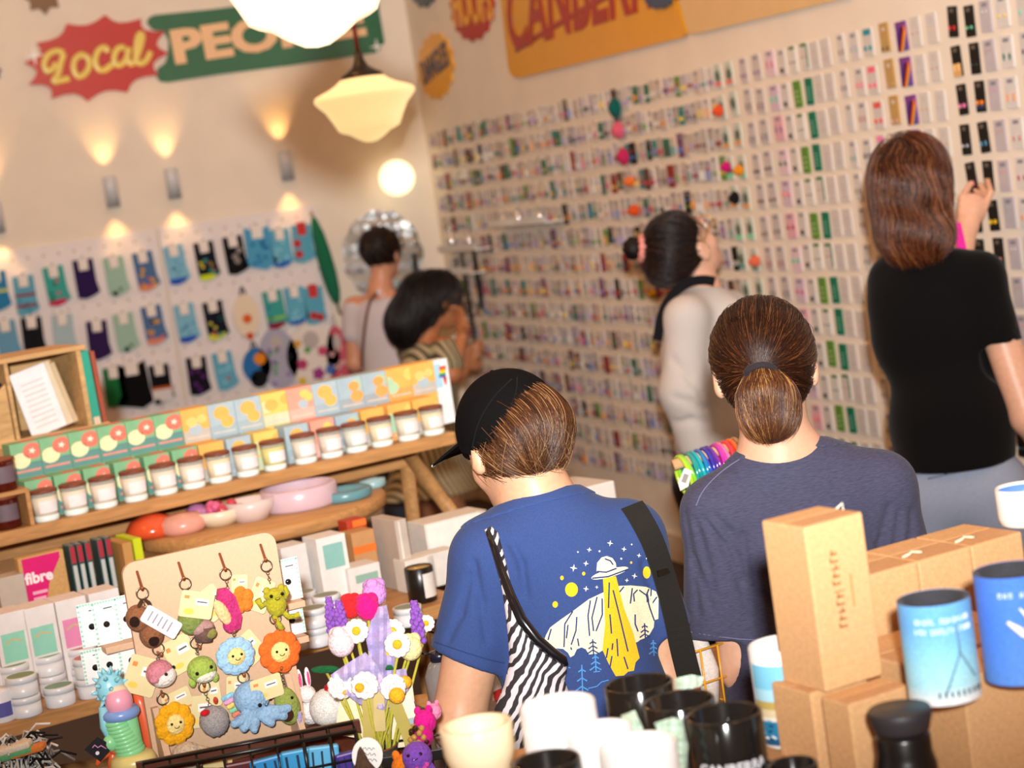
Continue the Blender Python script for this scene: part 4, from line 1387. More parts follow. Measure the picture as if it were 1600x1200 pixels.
# ---- open wooden crate with stationery on the top board
x, z = sh(170, 650, .36)
CR0 = SHM @ T(x - .52, .36, .155)
ply = mat('c9a06a', 'wood', stretch=(1.2, 8, 8))
t = thing('wooden_crate', 'open plywood crate holding white cards and a teal book, above the candle boxes', 'crate', CR0)
W_, D_, H_ = .52, .24, .205
MB().box((W_, D_, .012), (W_ / 2, D_ / 2, .006), ply, .001).build('bottom_panel', t)
MB().box((W_, .01, H_), (W_ / 2, D_ - .005, H_ / 2), ply, .001).build('back_panel', t)
MB().box((.012, D_, H_ - .012), (W_ - .05, D_ / 2, .012 + (H_ - .012) / 2), ply, .001).build('side_panel', t)
MB().box((W_ - .03, D_, .012), (W_ / 2 - .015, D_ / 2, H_ + .006), ply, .001).build('top_panel', t)
MB().box((.01, D_ - .02, H_ - .012), (W_ - .235, D_ / 2, .012 + (H_ - .012) / 2), ply, .001).build('divider', t)
fr = MB()
fr.prism([(0, .0), (W_ - .25, 0), (W_ - .25, .155), (W_ - .3, .12), (W_ - .36, .11), (0, .08)], -.0, .01, ply)
fr.build('front_panel', t)
def slabthing(name, label, cat, M, size, c, marks=(), group=None, kind='paper'):
	mb = MB()
	mb.box(size, (0, 0, size[2] / 2), mat(c, kind), .0015)
	for poly, mc in marks:
		mb.prism(poly, size[1] / 2, size[1] / 2 + .0006, mat(mc, 'paper'))
	return mb.build(name, M=M, label=label, cat=cat, group=group)
TX = [([(-.03, .02 + k * .014), (.03, .02 + k * .014), (.03, .024 + k * .014), (-.03, .024 + k * .014)], 'c9c4c0') for k in range(9)]
slabthing('card_pad', 'white printed card pad leaning in the plywood crate', 'card pad', CR0 @ T(.375, .04, .013) @ RY(-11), (.095, .006, .17), 'e6e2e4', TX)
slabthing('card_pad', 'cream card pad leaning behind the white pad in the crate', 'card pad', CR0 @ T(.402, .06, .013) @ RY(-13), (.09, .006, .172), 'd9c6a8')
slabthing('card_pad', 'second cream card pad furthest back in the crate', 'card pad', CR0 @ T(.43, .085, .014) @ RY(-13), (.075, .006, .165), 'cbb08a')
slabthing('book', 'slim teal book standing outside the crate end', 'book', CR0 @ T(W_ - .03, .08, .0005) @ RY(-1), (.022, .15, .2), '2f9a82', [(rect(-.008, .01, .008, .03), 'd8b8a0')])
slabthing('book', 'slim rust brown book pressed beside the teal book', 'book', CR0 @ T(W_ - .008, .085, .0005) @ RY(-1), (.012, .15, .196), '9a4a36')
mb = MB()
mb.box((.09, .004, .055), (0, 0, .0275), mat('191514', 'paper'), .001)
mb.text('HELLO', .022, mat('d9d2c8', 'paper'), T(0, -.003, .037), .0006)
mb.prism(rect(-.04, .008, .04, .012), .002, .0026, mat('b0443a', 'paper'))
mb.build('note_card', M=CR0 @ T(.225, .02, .013 + .09), label='black note card behind the crate front at the photo edge', cat='card')
# ---- things deep on the lower board, behind the white cartons
ZL = ZLOW
def lowM(px, py, back, dz=0.0, yaw=0):
	x, _ = sh(px, py, back)
	return SHM @ T(x, back, ZL + .0003 + dz) @ RZ(yaw)
def low_h(px, py, back):
	return sh(px, py, back)[1] - ZL
bk = -.16
h = low_h(72, 862, bk)
w = .105
mb = MB()
mb.box((w, .03, h), (0, 0, h / 2), mat('c39a62', 'kraft'), .002)
mb.prism([(-w * .42, 0.004), (-w * .12, 0.004), (-w * .12, h * .4), (w * .1, h * .72), (w * .4, h * .93), (w * .4, h * .985), (-w * .42, h * .985)], .015, .0156, mat('d0156e', 'paper'))
mb.text('fibre', .034, mat('f3e6ea', 'paper'), T(-.012, -.0162, h * .78), .0006, .0012)
for k in range(3):
	mb.prism(rect(-w * .3, h * (.62 - .06 * k), w * (.02 - .05 * k), h * (.65 - .06 * k)), .0156, .0162, mat('e8a8c4', 'paper'))
mb.build('book', M=lowM(66, 900, bk), label='kraft book with hot pink printed corner on the lower shelf', cat='book')
slabthing('gift_box', 'plain pale grey box at the photo edge under the candle shelf', 'box', lowM(12, 910, bk), (.06, .06, low_h(12, 898, bk)), 'b9ada0')
for i, px in enumerate((113, 125, 138, 158, 171)):
	hh = low_h(px - 4, 850 - (px - 113) * .22, bk)
	mb = MB()
	mb.box((.0145, .05, hh), (0, 0, hh / 2), mat('1d4a4c', 'satin'), .003)
	mb.prism(rect(-.0055, hh * .82, .0055, hh * .985), .025, .0256, mat('a02a38', 'paper'))
	mb.prism(rect(-.0045, hh * .5, .0045, hh * .8), .025, .0256, mat('b8bdbb', 'paper'))
	mb.build('tube_box', M=lowM(px, 890, bk), label='slim dark teal tube box with red top, %s beside the pink book' % ORD[i + 1], cat='box', group='dark teal tube boxes')
hh = low_h(200, 838, bk)
slabthing('book', 'lime green book spine standing at the end of the tube boxes', 'book', lowM(207, 880, bk), (.02, .12, hh), 'c3cf1a')
slabthing('book', 'tan book beside the lime green spine', 'book', lowM(190, 880, bk), (.022, .12, hh * .98), 'b98a4c')
# ---- white cartons and tins on the lower board
lab_c = ['8fcdb8', '8fcdb8', 'e08ab4', 'd9d4d0']
for i, (px, py, c, lab) in enumerate(((-38, 968, '8fcdb8', 'tall white carton cut by the photo edge'), (14, 958, '8fd0b8', 'tall white carton with mint label, next to the photo edge'), (60, 948, '8fcdb8', 'tall white carton with mint label, left of the pink one'),
									(110, 936, 'e08ab4', 'tall white carton with a pink label'), (162, 924, 'c9c4c4', 'tall white carton half hidden by the pin card rack'))):
	bb = LOWB + .17
	x, _ = sh(px, py, bb - .04)
	h = low_h(px, py, bb - .04)
	mb = MB()
	mb.box((.0645, .075, h), (0, 0, h / 2), mat('e3dcda', 'paper'), .0012)
	mb.prism(rect(-.024, h * .46, .024, h * .78), .0375, .0379, mat(c, 'paper'))
	mb.prism([(-.018, h * .66), (0, h * .7), (.018, h * .66), (.018, h * .68), (0, h * .72), (-.018, h * .68)], .0379, .0382, mat('c9b880', 'paper'))
	mb.build('carton', M=SHM @ T(x, bb, ZL + .0002), label=lab, cat='carton', group='tall white cartons on the lower shelf')
def tin(M, label, lidc, n=1, r=.03, h=.04):
	t = thing('tin', label, 'tin', M, 'white lidded tins on the lower shelf')
	MB().lathe([(0, 0), (r * .97, 0), (r, .002), (r, h * .66), (0, h * .66)], mat('dfe2e6', 'satin'), 24).build('body', t)
	MB().lathe([(r * 1.0, h * .66), (r * 1.03, h * .665), (r * 1.03, h * .97), (r, h * .985), (r * .93, h), (r * .9, h * .985)], mat('dfe2e6', 'satin'), 24).build('lid', t)
	MB().lathe([(r * .91, h * .985), (0, h * .985)], mat(lidc, 'paper'), 24).build('lid_label', t)
	return t
TINS = [(84, 1119, 2, '7f9470', 'front stack with green lids'), (74, 1098, 2, '7f9470', 'second stack behind the front green lidded tins'), (62, 1078, 2, '7f9470', 'third stack behind the front green lidded tins'), (54, 1062, 2, '7f9470', 'rearmost green lidded stack'),
		(96, 1106, 1, '7fa08a', 'single green lidded tin beside the front stack'), (85, 1090, 2, '7fa08a', 'green lidded stack behind the single tin'), (78, 1066, 2, '7fa08a', 'rear green lidded stack behind the single tin'),
		(148, 1092, 2, 'b9807c', 'front stack with pink lids'), (138, 1078, 2, 'b9807c', 'middle stack with pink lids'), (128, 1060, 2, 'b9807c', 'rear stack with pink lids')]
TINS = [(43, 1122, 2, '7f9470', 'front stack of green lidded tins'), (31, 1103, 2, '7f9470', 'second stack of green lidded tins from the front'), (20, 1086, 2, '7f9470', 'third stack of green lidded tins from the front'), (10, 1068, 2, '7f9470', 'rearmost stack of green lidded tins'),
		(96, 1106, 1, '7fa08a', 'single green lidded tin at the shelf edge'), (84, 1088, 2, '7fa08a', 'stack of green lidded tins behind the single tin'), (72, 1070, 2, '7fa08a', 'rear stack of tins behind the single tin'),
		(147, 1092, 2, 'b9807c', 'front stack of pink lidded tins'), (137, 1075, 2, 'b9807c', 'middle stack of pink lidded tins'), (127, 1058, 2, 'b9807c', 'rear stack of pink lidded tins')]
for px, py, n, c, lab in TINS:
	p = on_z(px, py - 5, A0[2] + ZL)
	for k in range(n):
		tin(Matrix.Translation(V(p)) @ T(0, 0, .0003 + k * .041), 'white tin, %s %s' % ('bottom' if k == 0 and n > 1 else 'top' if n > 1 else 'being', 'of the ' + lab if n > 1 else 'the ' + lab), c)
p = on_z(4, 1126, A0[2] + ZL)
t = thing('tin', 'white tin with a violet round label cut by the photo edge', 'tin', Matrix.Translation(V(p)))
MB().lathe([(0, 0), (.026, 0), (.027, .003), (.027, .06), (.024, .064), (0, .064)], mat('e3e3e8', 'satin'), 24).build('body', t)
MB().lathe([(.0274, .012), (.0274, .04)], mat('5a5aa0', 'paper'), 8, arc=(math.radians(-160), math.radians(-40))).build('label', t)
# right of the key-ring board
bb = LOWB + .12
def carton(px, py, w, d, c, lab, label_c=None, back=None, zoff=0.0, h=None, mark=None):
	back = bb if back is None else back
	x, _ = sh(px, py, back - d / 2)
	h = low_h(px, py, back - d / 2) - zoff if h is None else h
	mb = MB()
	mb.box((w, d, h), (0, 0, h / 2), mat(c, 'paper'), .0015)
	if label_c:
		m = mark or (.16, .25, .84, .72)
		mb.prism(rect(-w / 2 + m[0] * w, h * m[1], -w / 2 + m[2] * w, h * m[3]), d / 2, d / 2 + .0005, mat(label_c, 'paper'))
	return mb.build('carton', M=SHM @ T(x, back, ZL + .0003 + zoff), label=lab, cat='carton', group='white cartons beside the key-ring board'), h
carton(516, 838, .072, .075, 'dfdcd8', 'white carton with a teal label right of the key-ring board', '86b8b0', back=LOWB + .22, mark=(.18, .58, .86, .9))
carton(458, 853, .062, .07, 'd5d2ce', 'plain white carton half behind the key-ring board', back=LOWB + .24)
carton(568, 884, .08, .07, 'dcd9d4', 'white carton with a low green label behind the crochet tulips', '8fb0a0', back=LOWB + .2, mark=(.2, .6, .9, .8))
carton(556, 812, .05, .05, 'b03a20', 'red and orange box peeking over the oak block', 'e8702a', back=LOWB + .36, mark=(.3, .9, 1, .99))
carton(566, 830, .058, .06, 'b98a5a', 'oak coloured block behind the white cartons', 'e0702a', back=LOWB + .3, mark=(0, .66, 1, .78))
carton(712, 808, .17, .09, 'd5cec4', 'large white box beside the blue shirt sleeve', 'e6e0d8', back=LOWB + .3, mark=(.03, .03, .97, .97))
carton(625, 812, .03, .12, 'b9aca0', 'narrow grey upright box left of the large white box', 'd9d2c6', back=LOWB + .26, mark=(.25, .02, .4, .98))
carton(655, 872, .075, .06, 'dcd6cc', 'lower white box in front of the large white box', back=LOWB + .2)
carton(690, 862, .08, .06, 'd9d3ca', 'lower white box nearest the blue sleeve', back=LOWB + .2)
carton(640, 755, .0, .0, 'ffffff', 'x') if False else None
x, _ = sh(668, 960, LOWB + .06)
t = thing('jar_candle', 'black jar candle with gold rim and white label beside the blue sleeve', 'candle', SHM @ T(x, LOWB + .07, ZL + .0003))
MB().lathe([(0, 0), (.03, 0), (.032, .002), (.032, .078), (.03, .08), (.029, .074), (0, .074)], mat('15130f', 'satin'), 28).build('jar', t)
MB().lathe([(.029, .0742), (.029, .0775), (0, .0775)], mat('c9ad62', 'satin', metal=.4), 28).build('lid', t)
MB().lathe([(.0324, .012), (.0324, .066)], mat('ded8d0', 'paper'), 8, arc=(math.radians(-105), math.radians(-15))).build('label', t)
for i, (px, py, n, lab) in enumerate(((497, 1012, 2, 'stack of tins behind the lavender crochet'), (480, 985, 2, 'stack of tins behind the frog key ring'), (466, 1018, 1, 'lone tin beside the orange flower key ring'), (640, 980, 1, 'lone tin between the tulips and black candle'), (518, 990, 2, 'stack of tins behind the red tulip'))):
	p = on_z(px, py - 4, A0[2] + ZL)
	for k in range(n):
		tin(Matrix.Translation(V(p)) @ T(0, 0, .0003 + k * .041), 'white tin, %s of the %s' % ('lower' if k == 0 else 'upper', lab) if n > 1 else 'white tin, the ' + lab, '8a9488')
# ---- round table behind with lidded dishes
RT = at(405, 803, 4.78)
t = thing('round_table', 'round oak display table with pastel dishes behind the candle unit', 'table', Matrix.Translation(V((RT[0], RT[1], 0))))
zt = RT[2] + .01
MB().lathe([(0, zt - .034), (.31, zt - .034), (.318, zt - .028), (.318, zt - .006), (.312, zt), (0, zt)], oak, 48).build('tabletop', t)
MB().lathe([(0, zt - .035), (.03, zt - .035), (.028, .05), (.03, .04), (0, .04)], mat('2a1d15', 'satin'), 20).build('pedestal', t)
MB().lathe([(0, 0), (.19, 0), (.19, .012), (.04, .035), (0, .04)], mat('2a1d15', 'satin'), 28).build('base', t)
def on_table(px, py):
	p = on_z(px, py, zt)
	return Matrix.Translation(V(p)) @ T(0, 0, .0003)
MB().lathe([(0, 0), (.05, 0), (.062, .01), (.064, .022), (.05, .042), (.02, .054), (0, .056)], mat('d8532c', 'gloss', rough=.2), 24).build('lidded_dish', M=on_table(240, 838), label='coral red domed dish at the near end of the round table', cat='dish')
MB().lathe([(0, 0), (.045, 0), (.058, .012), (.058, .03), (.04, .044), (0, .048)], mat('d99a8a', 'satin'), 24).build('lidded_dish', M=on_table(288, 832), label='dusty pink domed dish beside the coral red one', cat='dish')
MB().lathe([(0, 0), (.02, 0), (.03, .02), (.03, .035), (.015, .05), (0, .052)], mat('c07aa8', 'gloss'), 20).build('trinket_pot', M=on_table(311, 820), label='small lilac pot between the pink dish and the fruit bowl', cat='pot')
t = thing('bowl', 'cream bowl of red and pink berries on the round table', 'bowl', on_table(345, 820))
MB().lathe([(0, 0), (.035, 0), (.058, .02), (.064, .04), (.06, .04), (.052, .022), (0, .006)], mat('e0d2b8', 'satin'), 24).build('vessel', t)
for k in range(11):
	a = k * 2.4
	MB().ball((.03 * math.cos(a) * (k % 3) / 2 * 1.2, .03 * math.sin(a) * (k % 3) / 2 * 1.2, .04 + .008 * (k % 2)), .013, mat(['c02a30', 'd05a86', 'b83a4a'][k % 3], 'gloss'), 10, 7).build('berry', t)
MB().lathe([(0, 0), (.04, 0), (.058, .03), (.06, .05), (.056, .05), (.05, .03), (0, .008)], mat('d6c4be', 'satin'), 28).build('bowl', M=on_table(394, 812), label='pale pinkish bowl between the berry bowl and the lilac dish', cat='bowl')
MB().lathe([(0, 0), (.088, 0), (.096, .008), (.096, .05), (.09, .056), (.086, .05), (.086, .012), (0, .01)], mat('cdb2bc', 'satin'), 36).build('round_dish', M=on_table(470, 792), label='wide pale lilac straight-sided dish on the round table', cat='dish')
MB().lathe([(0, 0), (.06, 0), (.068, .006), (.068, .022), (.062, .026), (.058, .02), (0, .012)], mat('5f8f98', 'satin'), 32).build('round_dish', M=on_table(540, 780), label='flat teal blue dish at the far end of the round table', cat='dish')
MB().lathe([(0, 0), (.03, 0), (.034, .006), (.034, .022), (0, .026)], mat('8fb0b4', 'satin'), 24).build('trinket_pot', M=on_table(583, 762), label='small pale blue pot at the rim of the round table', cat='pot')
# ================================================================ crochet table
TABZ = 0.80
PDIR = R0 * math.sin(math.radians(65)) + FH * math.cos(math.radians(65))
PBK = np.array([-PDIR[1], PDIR[0], 0.0])
PO = at(312, 1008, 2.95)
PBM = frame(PO, PDIR, (0, 0, 1))
def pb(px, py, off=0.0):
	"""Point on the key-ring board's upright plane, off metres in front of it, in the board's own frame."""
	p = on_plane(px, py, PO - PBK * off, PBK)
	return np.array([float(np.dot(p - PO, PDIR)), -off, float(p[2] - PO[2])])
walnut = mat('5a2d1e', 'wood', stretch=(2, 12, 12), rough=.35)
c = [pb(*q) for q in ((188, 882), (431, 835), (480, 1156), (243, 1192))]
xl, xr = (c[0][0] + c[3][0]) / 2, (c[1][0] + c[2][0]) / 2
zt, zb_ = (c[0][2] + c[1][2]) / 2 + .003, (c[2][2] + c[3][2]) / 2
PW, PH = xr - xl, zt - zb_
LEDZ = float(PO[2]) + zb_                            # the walnut ledge the board stands on
# the table under everything here
t = thing('display_table', 'dark walnut table under the crochet key rings', 'table', frame(at(330, 1260, 2.95) * np.array((1, 1, 0)), PDIR, (0, 0, 1)))
MB().box((1.3, .62, .03), (.0, .12, TABZ - .015), walnut, .004).build('tabletop', t)
for x in (-.58, .58):
	for y in (-.13, .38):
		MB().box((.05, .05, TABZ - .03), (x, y, (TABZ - .03) / 2), walnut, .004).build('leg', t)
MB().box((.56, .16, LEDZ - TABZ - .0004), (.08, .045, (TABZ + LEDZ) / 2), walnut, .003).build('ledge', t)
t = thing('key_ring_board', 'pale birch board with rounded corners hung with crochet key rings', 'display board', PBM)
birch = mat('cfab8b', 'kraft', var=.04, rough=.6)
MB().prism(rrect(PW, PH, .02, (xl + xr) / 2, (zt + zb_) / 2, 6), -.009, 0, birch).build('panel', t)
for x in (xl + .012, xr - .02):
	MB().prism([(-.05, zb_), (.05, zb_), (.012, zb_ + .1), (-.012, zb_ + .1)], -.005, .005, birch, T(x, .0, 0) @ RZ(90) @ T(0, 0, 0)).build('foot', t)
HK = [(214, 893, 222, 921), (279, 879, 287, 905), (343, 865, 352, 891), (407, 851, 415, 876), (246, 1019, 252, 1024), (308, 1007, 312, 1013), (364, 984, 366, 988), (427, 967, 430, 972), (252, 1080, 254, 1088), (317, 1064, 319, 1072), (378, 1049, 381, 1056), (438, 1040, 440, 1046)]
cop = mat('b0693f', 'satin', metal=.5, rough=.35)
for a in HK:
	p, q = pb(a[0], a[1], 0), pb(a[2], a[3], .034)
	MB().tube([p, q, q + np.array((0, -.003, .004))], .0022, cop, 8).build('peg', t)
steel = mat('8a7f72', 'satin', metal=.9, rough=.3)
def keyring(label, toy, ring, tags=(), chain=None, off=.03):
	"""One key ring: toy(thing, at-function) builds the toy's own parts; ring/chain/tags are placed on the board."""
	o3 = pb(*toy[0], off)
	t = thing('crochet_key_ring', label, 'key ring', PBM @ T(*o3), 'crochet key rings on the birch board')
	rp = pb(*ring, .028) - o3
	MB().torus(rp, .0088, .0011, steel, 20, 6, axis='y').build('split_ring', t)
	end = np.array((0, 0, .012)) if chain is None else pb(*chain, .028) - o3
	a = rp + np.array((0, 0, -.009))
	mb = MB()
	n = max(3, int(np.linalg.norm(end - a) / .0042))
	for i in range(n):
		p = a + (end - a) * (i + .5) / n
		mb.torus((0, 0, 0), .0024, .0006, steel, 8, 5, T(*p) @ (RY(90) if i % 2 else RX(90)))
	mb.build('chain', t)
	for tx, ty, w, h, ang, c, yo in tags:
		p = pb(tx, ty, yo) - o3
		mb = MB()
		mb.prism(rrect(w, h, .004), -.0005, .0005, mat(c, 'paper'), T(*p) @ RY(ang))
		if c == 'e0d09c':
			mb.prism(circ(-w * .2, -h * .28, w * .16, 10, w * .1), .0005, .0009, mat('efc75a', 'paper'), T(*p) @ RY(ang))
			mb.prism(rect(-w * .05, h * .0, w * .35, h * .24), .0005, .0009, mat('f0ecea', 'paper'), T(*p) @ RY(ang))
			mb.prism(rect(.0, h * .1, w * .3, h * .15), .0009, .0012, mat('5a5450', 'paper'), T(*p) @ RY(ang))
			mb.prism(rect(-w * .4, h * .2, -w * .25, h * .32), .0005, .0009, mat('e08a4a', 'paper'), T(*p) @ RY(ang))
		else:
			for k in range(5):
				mb.prism(rect(-w * .3, h * (.3 - .14 * k), w * .3, h * (.34 - .14 * k)), .0005, .0009, mat('9a929a', 'paper'), T(*p) @ RY(ang))
		mb.build('tag', t)
	toy[1](t)
	return t
CRO = lambda c, n=230: mat(c, 'crochet', cells=n)
BLK = mat('120e0c', 'gloss')
px_m = 2.93 / 3000
def S(dx, dy):
	"""Photo offset in pixels to metres in the board's plane (the camera's roll taken out)."""
	return ((dx * .989 - dy * -.148 * -1) * px_m * 1.05, (-dy * .989 - dx * .148) * px_m)
def face(mb, x, z, y, r=.0028, sep=.013, smile=True, ang=0):
	m = T(x, y, z) @ RY(ang)
	for s in (-1, 1):
		mb.ball((s * sep, 0, .002), r, BLK, 8, 6, m)
	if smile:
		mb.tube([(-.004, -.0008, -.003), (-.002, -.001, -.0055), (.002, -.001, -.0055), (.004, -.0008, -.003)], .0007, BLK, 5, M=m)
def petals(c, r, n, yo=0.0, k=.42, sq=1.0, face_c='f0d68a', fr=.5, ang=0):
	def f(t):
		mb = MB()
		for i in range(n):
			a = 2 * PI * i / n
			mb.ball((r * .68 * math.cos(a), 0, r * .68 * math.sin(a) * sq), (r * k, .006, r * k * sq), CRO(c), 12, 8)
		mb.ball((0, 0, 0), (r * .72, .0065, r * .72 * sq), CRO(c), 16, 10)
		mb.build('petals', t)
		mb = MB()
		mb.ball((0, -.005, 0), (r * fr, .006, r * fr * sq), CRO(face_c), 16, 10)
		mb.build('face_disc', t)
		mb = MB()
		face(mb, 0, .001, -.0108, .0022, r * .24, True, ang)
		mb.build('face', t)
	return f
def kiwi(t):
	for dx, dy, ex, ey in ((-10, -13, -16, 3), (10, 14, 0, 8)):
		x, z = S(dx, dy)
		mb = MB()
		mb.ball((x, 0, z), (.0185, .017, .0205), CRO('8a5a3c'), 20, 14)
		mb.build('fruit', t)
		x2, z2 = S(dx + ex * .5, dy + ey)
		MB().ball((x2, -.014, z2), (.0085, .005, .0085), CRO('2a1812'), 12, 8).build('eye_patch', t)
	x, z = S(-3, -38)
	for s in (-1, 1):
		MB().tube([(x + s * .002, -.006, z + .004), (x + s * .007, -.008, z - .002), (x + s * .011, -.007, z - .014)], [.0022, .0032, .0015], CRO('4a3020'), 6).build('ribbon_end', t)
def cactus(t):
	x, z = S(-8, -4)
	MB().ball((x, 0, z), (.020, .015, .022), CRO('7c8a48'), 20, 14).build('plant', t)
	x, z = S(8, 8)
	MB().ball((x, 0, z), (.02, .016, .012), CRO('b08a86'), 18, 12, RY(0)).build('soil_band', t)
	x, z = S(12, 18)
	mb = MB()
	mb.lathe([(0, -.012), (.013, -.012), (.017, .01), (0, .012)], CRO('6a5048'), 18, M=T(x, 0, z) @ RY(10))
	mb.ball((x + .008, -.012, z), (.009, .005, .008), CRO('8a8446'), 10, 8)
	mb.build('pot', t)
def orchid(t):
	m = RY(-22)
	mb = MB()
	mb.prism([(-.018, -.03), (.0, -.034), (.012, -.02), (.02, .012), (.016, .03), (.004, .036), (-.006, .024), (-.004, .0), (-.016, -.016)], -.006, .006, CRO('b8336e'), m)
	mb.ball((.008, 0, .012), (.012, .008, .022), CRO('b8336e'), 14, 10, m)
	mb.ball((-.006, 0, -.022), (.015, .009, .014), CRO('b8336e'), 14, 10, m)
	mb.build('petal', t)
	MB().ball((-.010, -.005, .003), (.010, .006, .022), CRO('edc08a'), 14, 10, m).build('petal_heart', t)
	x, z = S(24, -13)
	mb = MB()
	for i in range(5):
		a = 2 * PI * i / 5 + .4
		mb.ball((x + .010 * math.cos(a), .006, z + .011 * math.sin(a)), (.010, .004, .011), CRO('ef7a2c'), 12, 8)
	mb.build('small_bloom', t)
def frog(t):
	c = CRO('a8a02a')
	mb = MB()
	mb.ball((0, 0, -.002), (.0165, .012, .02), c, 20, 14)
	mb.ball((0, 0, .014), (.018, .012, .010), c, 18, 12)
	for s in (-1, 1):
		mb.ball((s * .012, -.002, .022), .006, c, 10, 8)
	mb.build('body', t)
	for nm, pts in (('arm', [(-.015, 0, .004), (-.024, -.001, .0), (-.028, -.001, .012)]), ('arm', [(.015, 0, .004), (.02, -.001, .012), (.016, -.001, .022)]), ('leg', [(-.007, 0, -.018), (-.001, -.002, -.034), (.002, -.002, -.042)]), ('leg', [(.009, 0, -.016), (.016, -.001, -.026), (.028, -.001, -.027), (.034, -.002, -.026)])):
		MB().tube([np.array(p) for p in pts], [.0045] * (len(pts) - 1) + [.0055], c, 8).build(nm, t)
	mb = MB()
	face(mb, 0, .012, -.0115, .003, .009)
	mb.build('face', t)
def bird(t):
	MB().ball((0, 0, 0), (.0215, .019, .0205), CRO('c8808c'), 24, 16).build('body', t)
	MB().ball((.003, -.002, -.0045), (.0205, .018, .0175), CRO('ece4dc'), 24, 16).build('belly', t)
	MB().ball((-.012, -.014, -.004), (.009, .005, .007), CRO('c8808c'), 12, 8).build('wing', t)
	mb = MB()
	for p in ((.004, -.0205, .001), (.02, -.0075, .006)):
		mb.ball(p, .0028, BLK, 8, 6)
	mb.build('face', t)
def whale(t):
	MB().ball((0, 0, 0), (.0225, .019, .0205), CRO('9db552'), 24, 16).build('body', t)
	MB().ball((.002, -.003, -.008), (.0185, .0165, .0125), CRO('e6e2d0'), 20, 14).build('belly', t)
	for s in (-1, 1):
		MB().ball((s * .018, -.002, -.016), (.006, .004, .008), CRO('9db552'), 10, 8).build('fin', t)
	mb = MB()
	for p in ((-.012, -.0165, -.001), (.011, -.0165, .004)):
		mb.ball(p, .003, BLK, 8, 6)
	mb.build('face', t)
def hedgehog(t):
	MB().ball((0, 0, 0), (.023, .021, .0245), mat('9a9594', 'wool', scale=400), 24, 16, disp=lambda d: 1 + .04 * math.sin(17 * d[0] + 13 * d[2])).build('body', t)
	x, z = S(-17, -17)
	MB().ball((x, -.010, z), (.008, .006, .005), CRO('c01f26'), 10, 8, None).build('nose', t)
	x, z = S(4, -31)
	MB().ball((x, .006, z), (.004, .003, .006), CRO('b8402c'), 8, 6).build('ear', t)
def octopus(t):
	c = CRO('8fb2d2')
	P = [ell((0, 0, .008), (.028, .025, .027), None, .01)]
	for a, l in ((-2.6, .034), (-2.1, .04), (-1.75, .044), (-1.2, .042), (-.75, .046), (-.35, .042)):
		p0 = np.array((math.cos(a) * .018, -.012, -.010 + math.sin(a) * .004))
		p1 = p0 + np.array((math.cos(a) * .016, -.006, math.sin(a) * .014))
		p2 = p0 + np.array((math.cos(a) * l * .8, -.008, math.sin(a) * l * .55 + .002))
		P += [cap(p0, p1, .0075, .007, .004), cap(p1, p2, .007, .0065, .003)]
	v, q = sdf_mesh(P, .0016)
	np_obj('body', v, q, c).parent = t
	mb = MB()
	for p in ((.004, -.0262, .0), (.0265, -.008, .002)):
		mb.ball(p, .0034, BLK, 8, 6)
	mb.tube([(.012, -.0238, -.002), (.0145, -.0235, -.005), (.0175, -.0215, -.004), (.019, -.021, -.001)], .0008, BLK, 5)
	mb.build('face', t)
def avocado(t):
	MB().ball((0, 0, 0), (.02, .013, .031), CRO('8f9c4e'), 22, 16, RY(-8)).build('body', t)
	MB().ball((-.006, -.012, -.011), (.0105, .007, .0105), CRO('4a2416'), 16, 12).build('stone', t)
	mb = MB()
	mb.ball((.006, -.012, .014), .0026, BLK, 8, 6)
	mb.build('face', t)
	mb = MB()
	mb.box((.007, .004, .042), (.017, -.008, -.03), CRO('a99cc8'), .002, M=RY(8))
	mb.build('ribbon_end', t)
TG = 'e0d09c'
keyring('pair of brown crochet kiwis with a white tag and brown bow', ((226, 978), kiwi), (222, 927), [(252, 972, .027, .062, -48, 'e8e4e8', .05)], (226, 950))
keyring('crochet potted cactus half hidden by its cream tag', ((306, 973), cactus), (289, 912), [(307, 945, .052, .04, 20, TG, .052)], (298, 940))
keyring('magenta crochet petal with peach heart beside a small orange bloom', ((356, 953), orchid), (352, 897), [(332, 942, .035, .052, -25, TG, .012), (374, 913, .026, .03, 10, TG, .01)], (357, 935))
keyring('olive green crochet frog with long dangling legs', ((431, 942), frog), (416, 884), [(407, 930, .034, .052, 32, TG, .014)], (422, 912))
keyring('round pink and white crochet bird', ((250, 1052), bird), (247, 1014), [(222, 1056, .05, .058, 28, TG, .010)], (246, 1030))
keyring('round light green crochet whale with a white belly', ((315, 1046), whale), (306, 1004), [(282, 1022, .045, .055, -16, TG, .010)], (308, 1022))
keyring('light blue crochet flower with a smiling cream centre', ((368, 1025), petals('9cc3e0', .029, 11, sq=.95)), (364, 980), [(391, 1012, .036, .05, -30, TG, .010)], (366, 1004))
keyring('orange crochet flower with a smiling cream centre', ((437, 1018), petals('ea6a2a', .032, 9)), (430, 966), (), (434, 995))
keyring('golden yellow crochet flower with a smiling face', ((273, 1131), petals('e9a81e', .029, 9, sq=1.08)), (254, 1092), [(277, 1094, .045, .03, -12, TG, .012)], (262, 1108))
keyring('round grey tweed crochet hedgehog with a red nose', ((335, 1127), hedgehog), (319, 1073), [(312, 1112, .05, .05, 8, TG, .010), (330, 1085, .03, .04, 0, TG, .009)], (328, 1103))
keyring('pale blue crochet octopus with curling arms', ((394, 1098), octopus), (380, 1058), [(368, 1076, .03, .04, 10, TG, .010)], (388, 1090))
keyring('green crochet avocado with a brown stone and cream tag', ((449, 1103), avocado), (438, 1042), [(417, 1075, .05, .036, -4, TG, .05)], (446, 1082))
x, z = pb(366, 1107, .012)[0], pb(366, 1107, .012)[2]
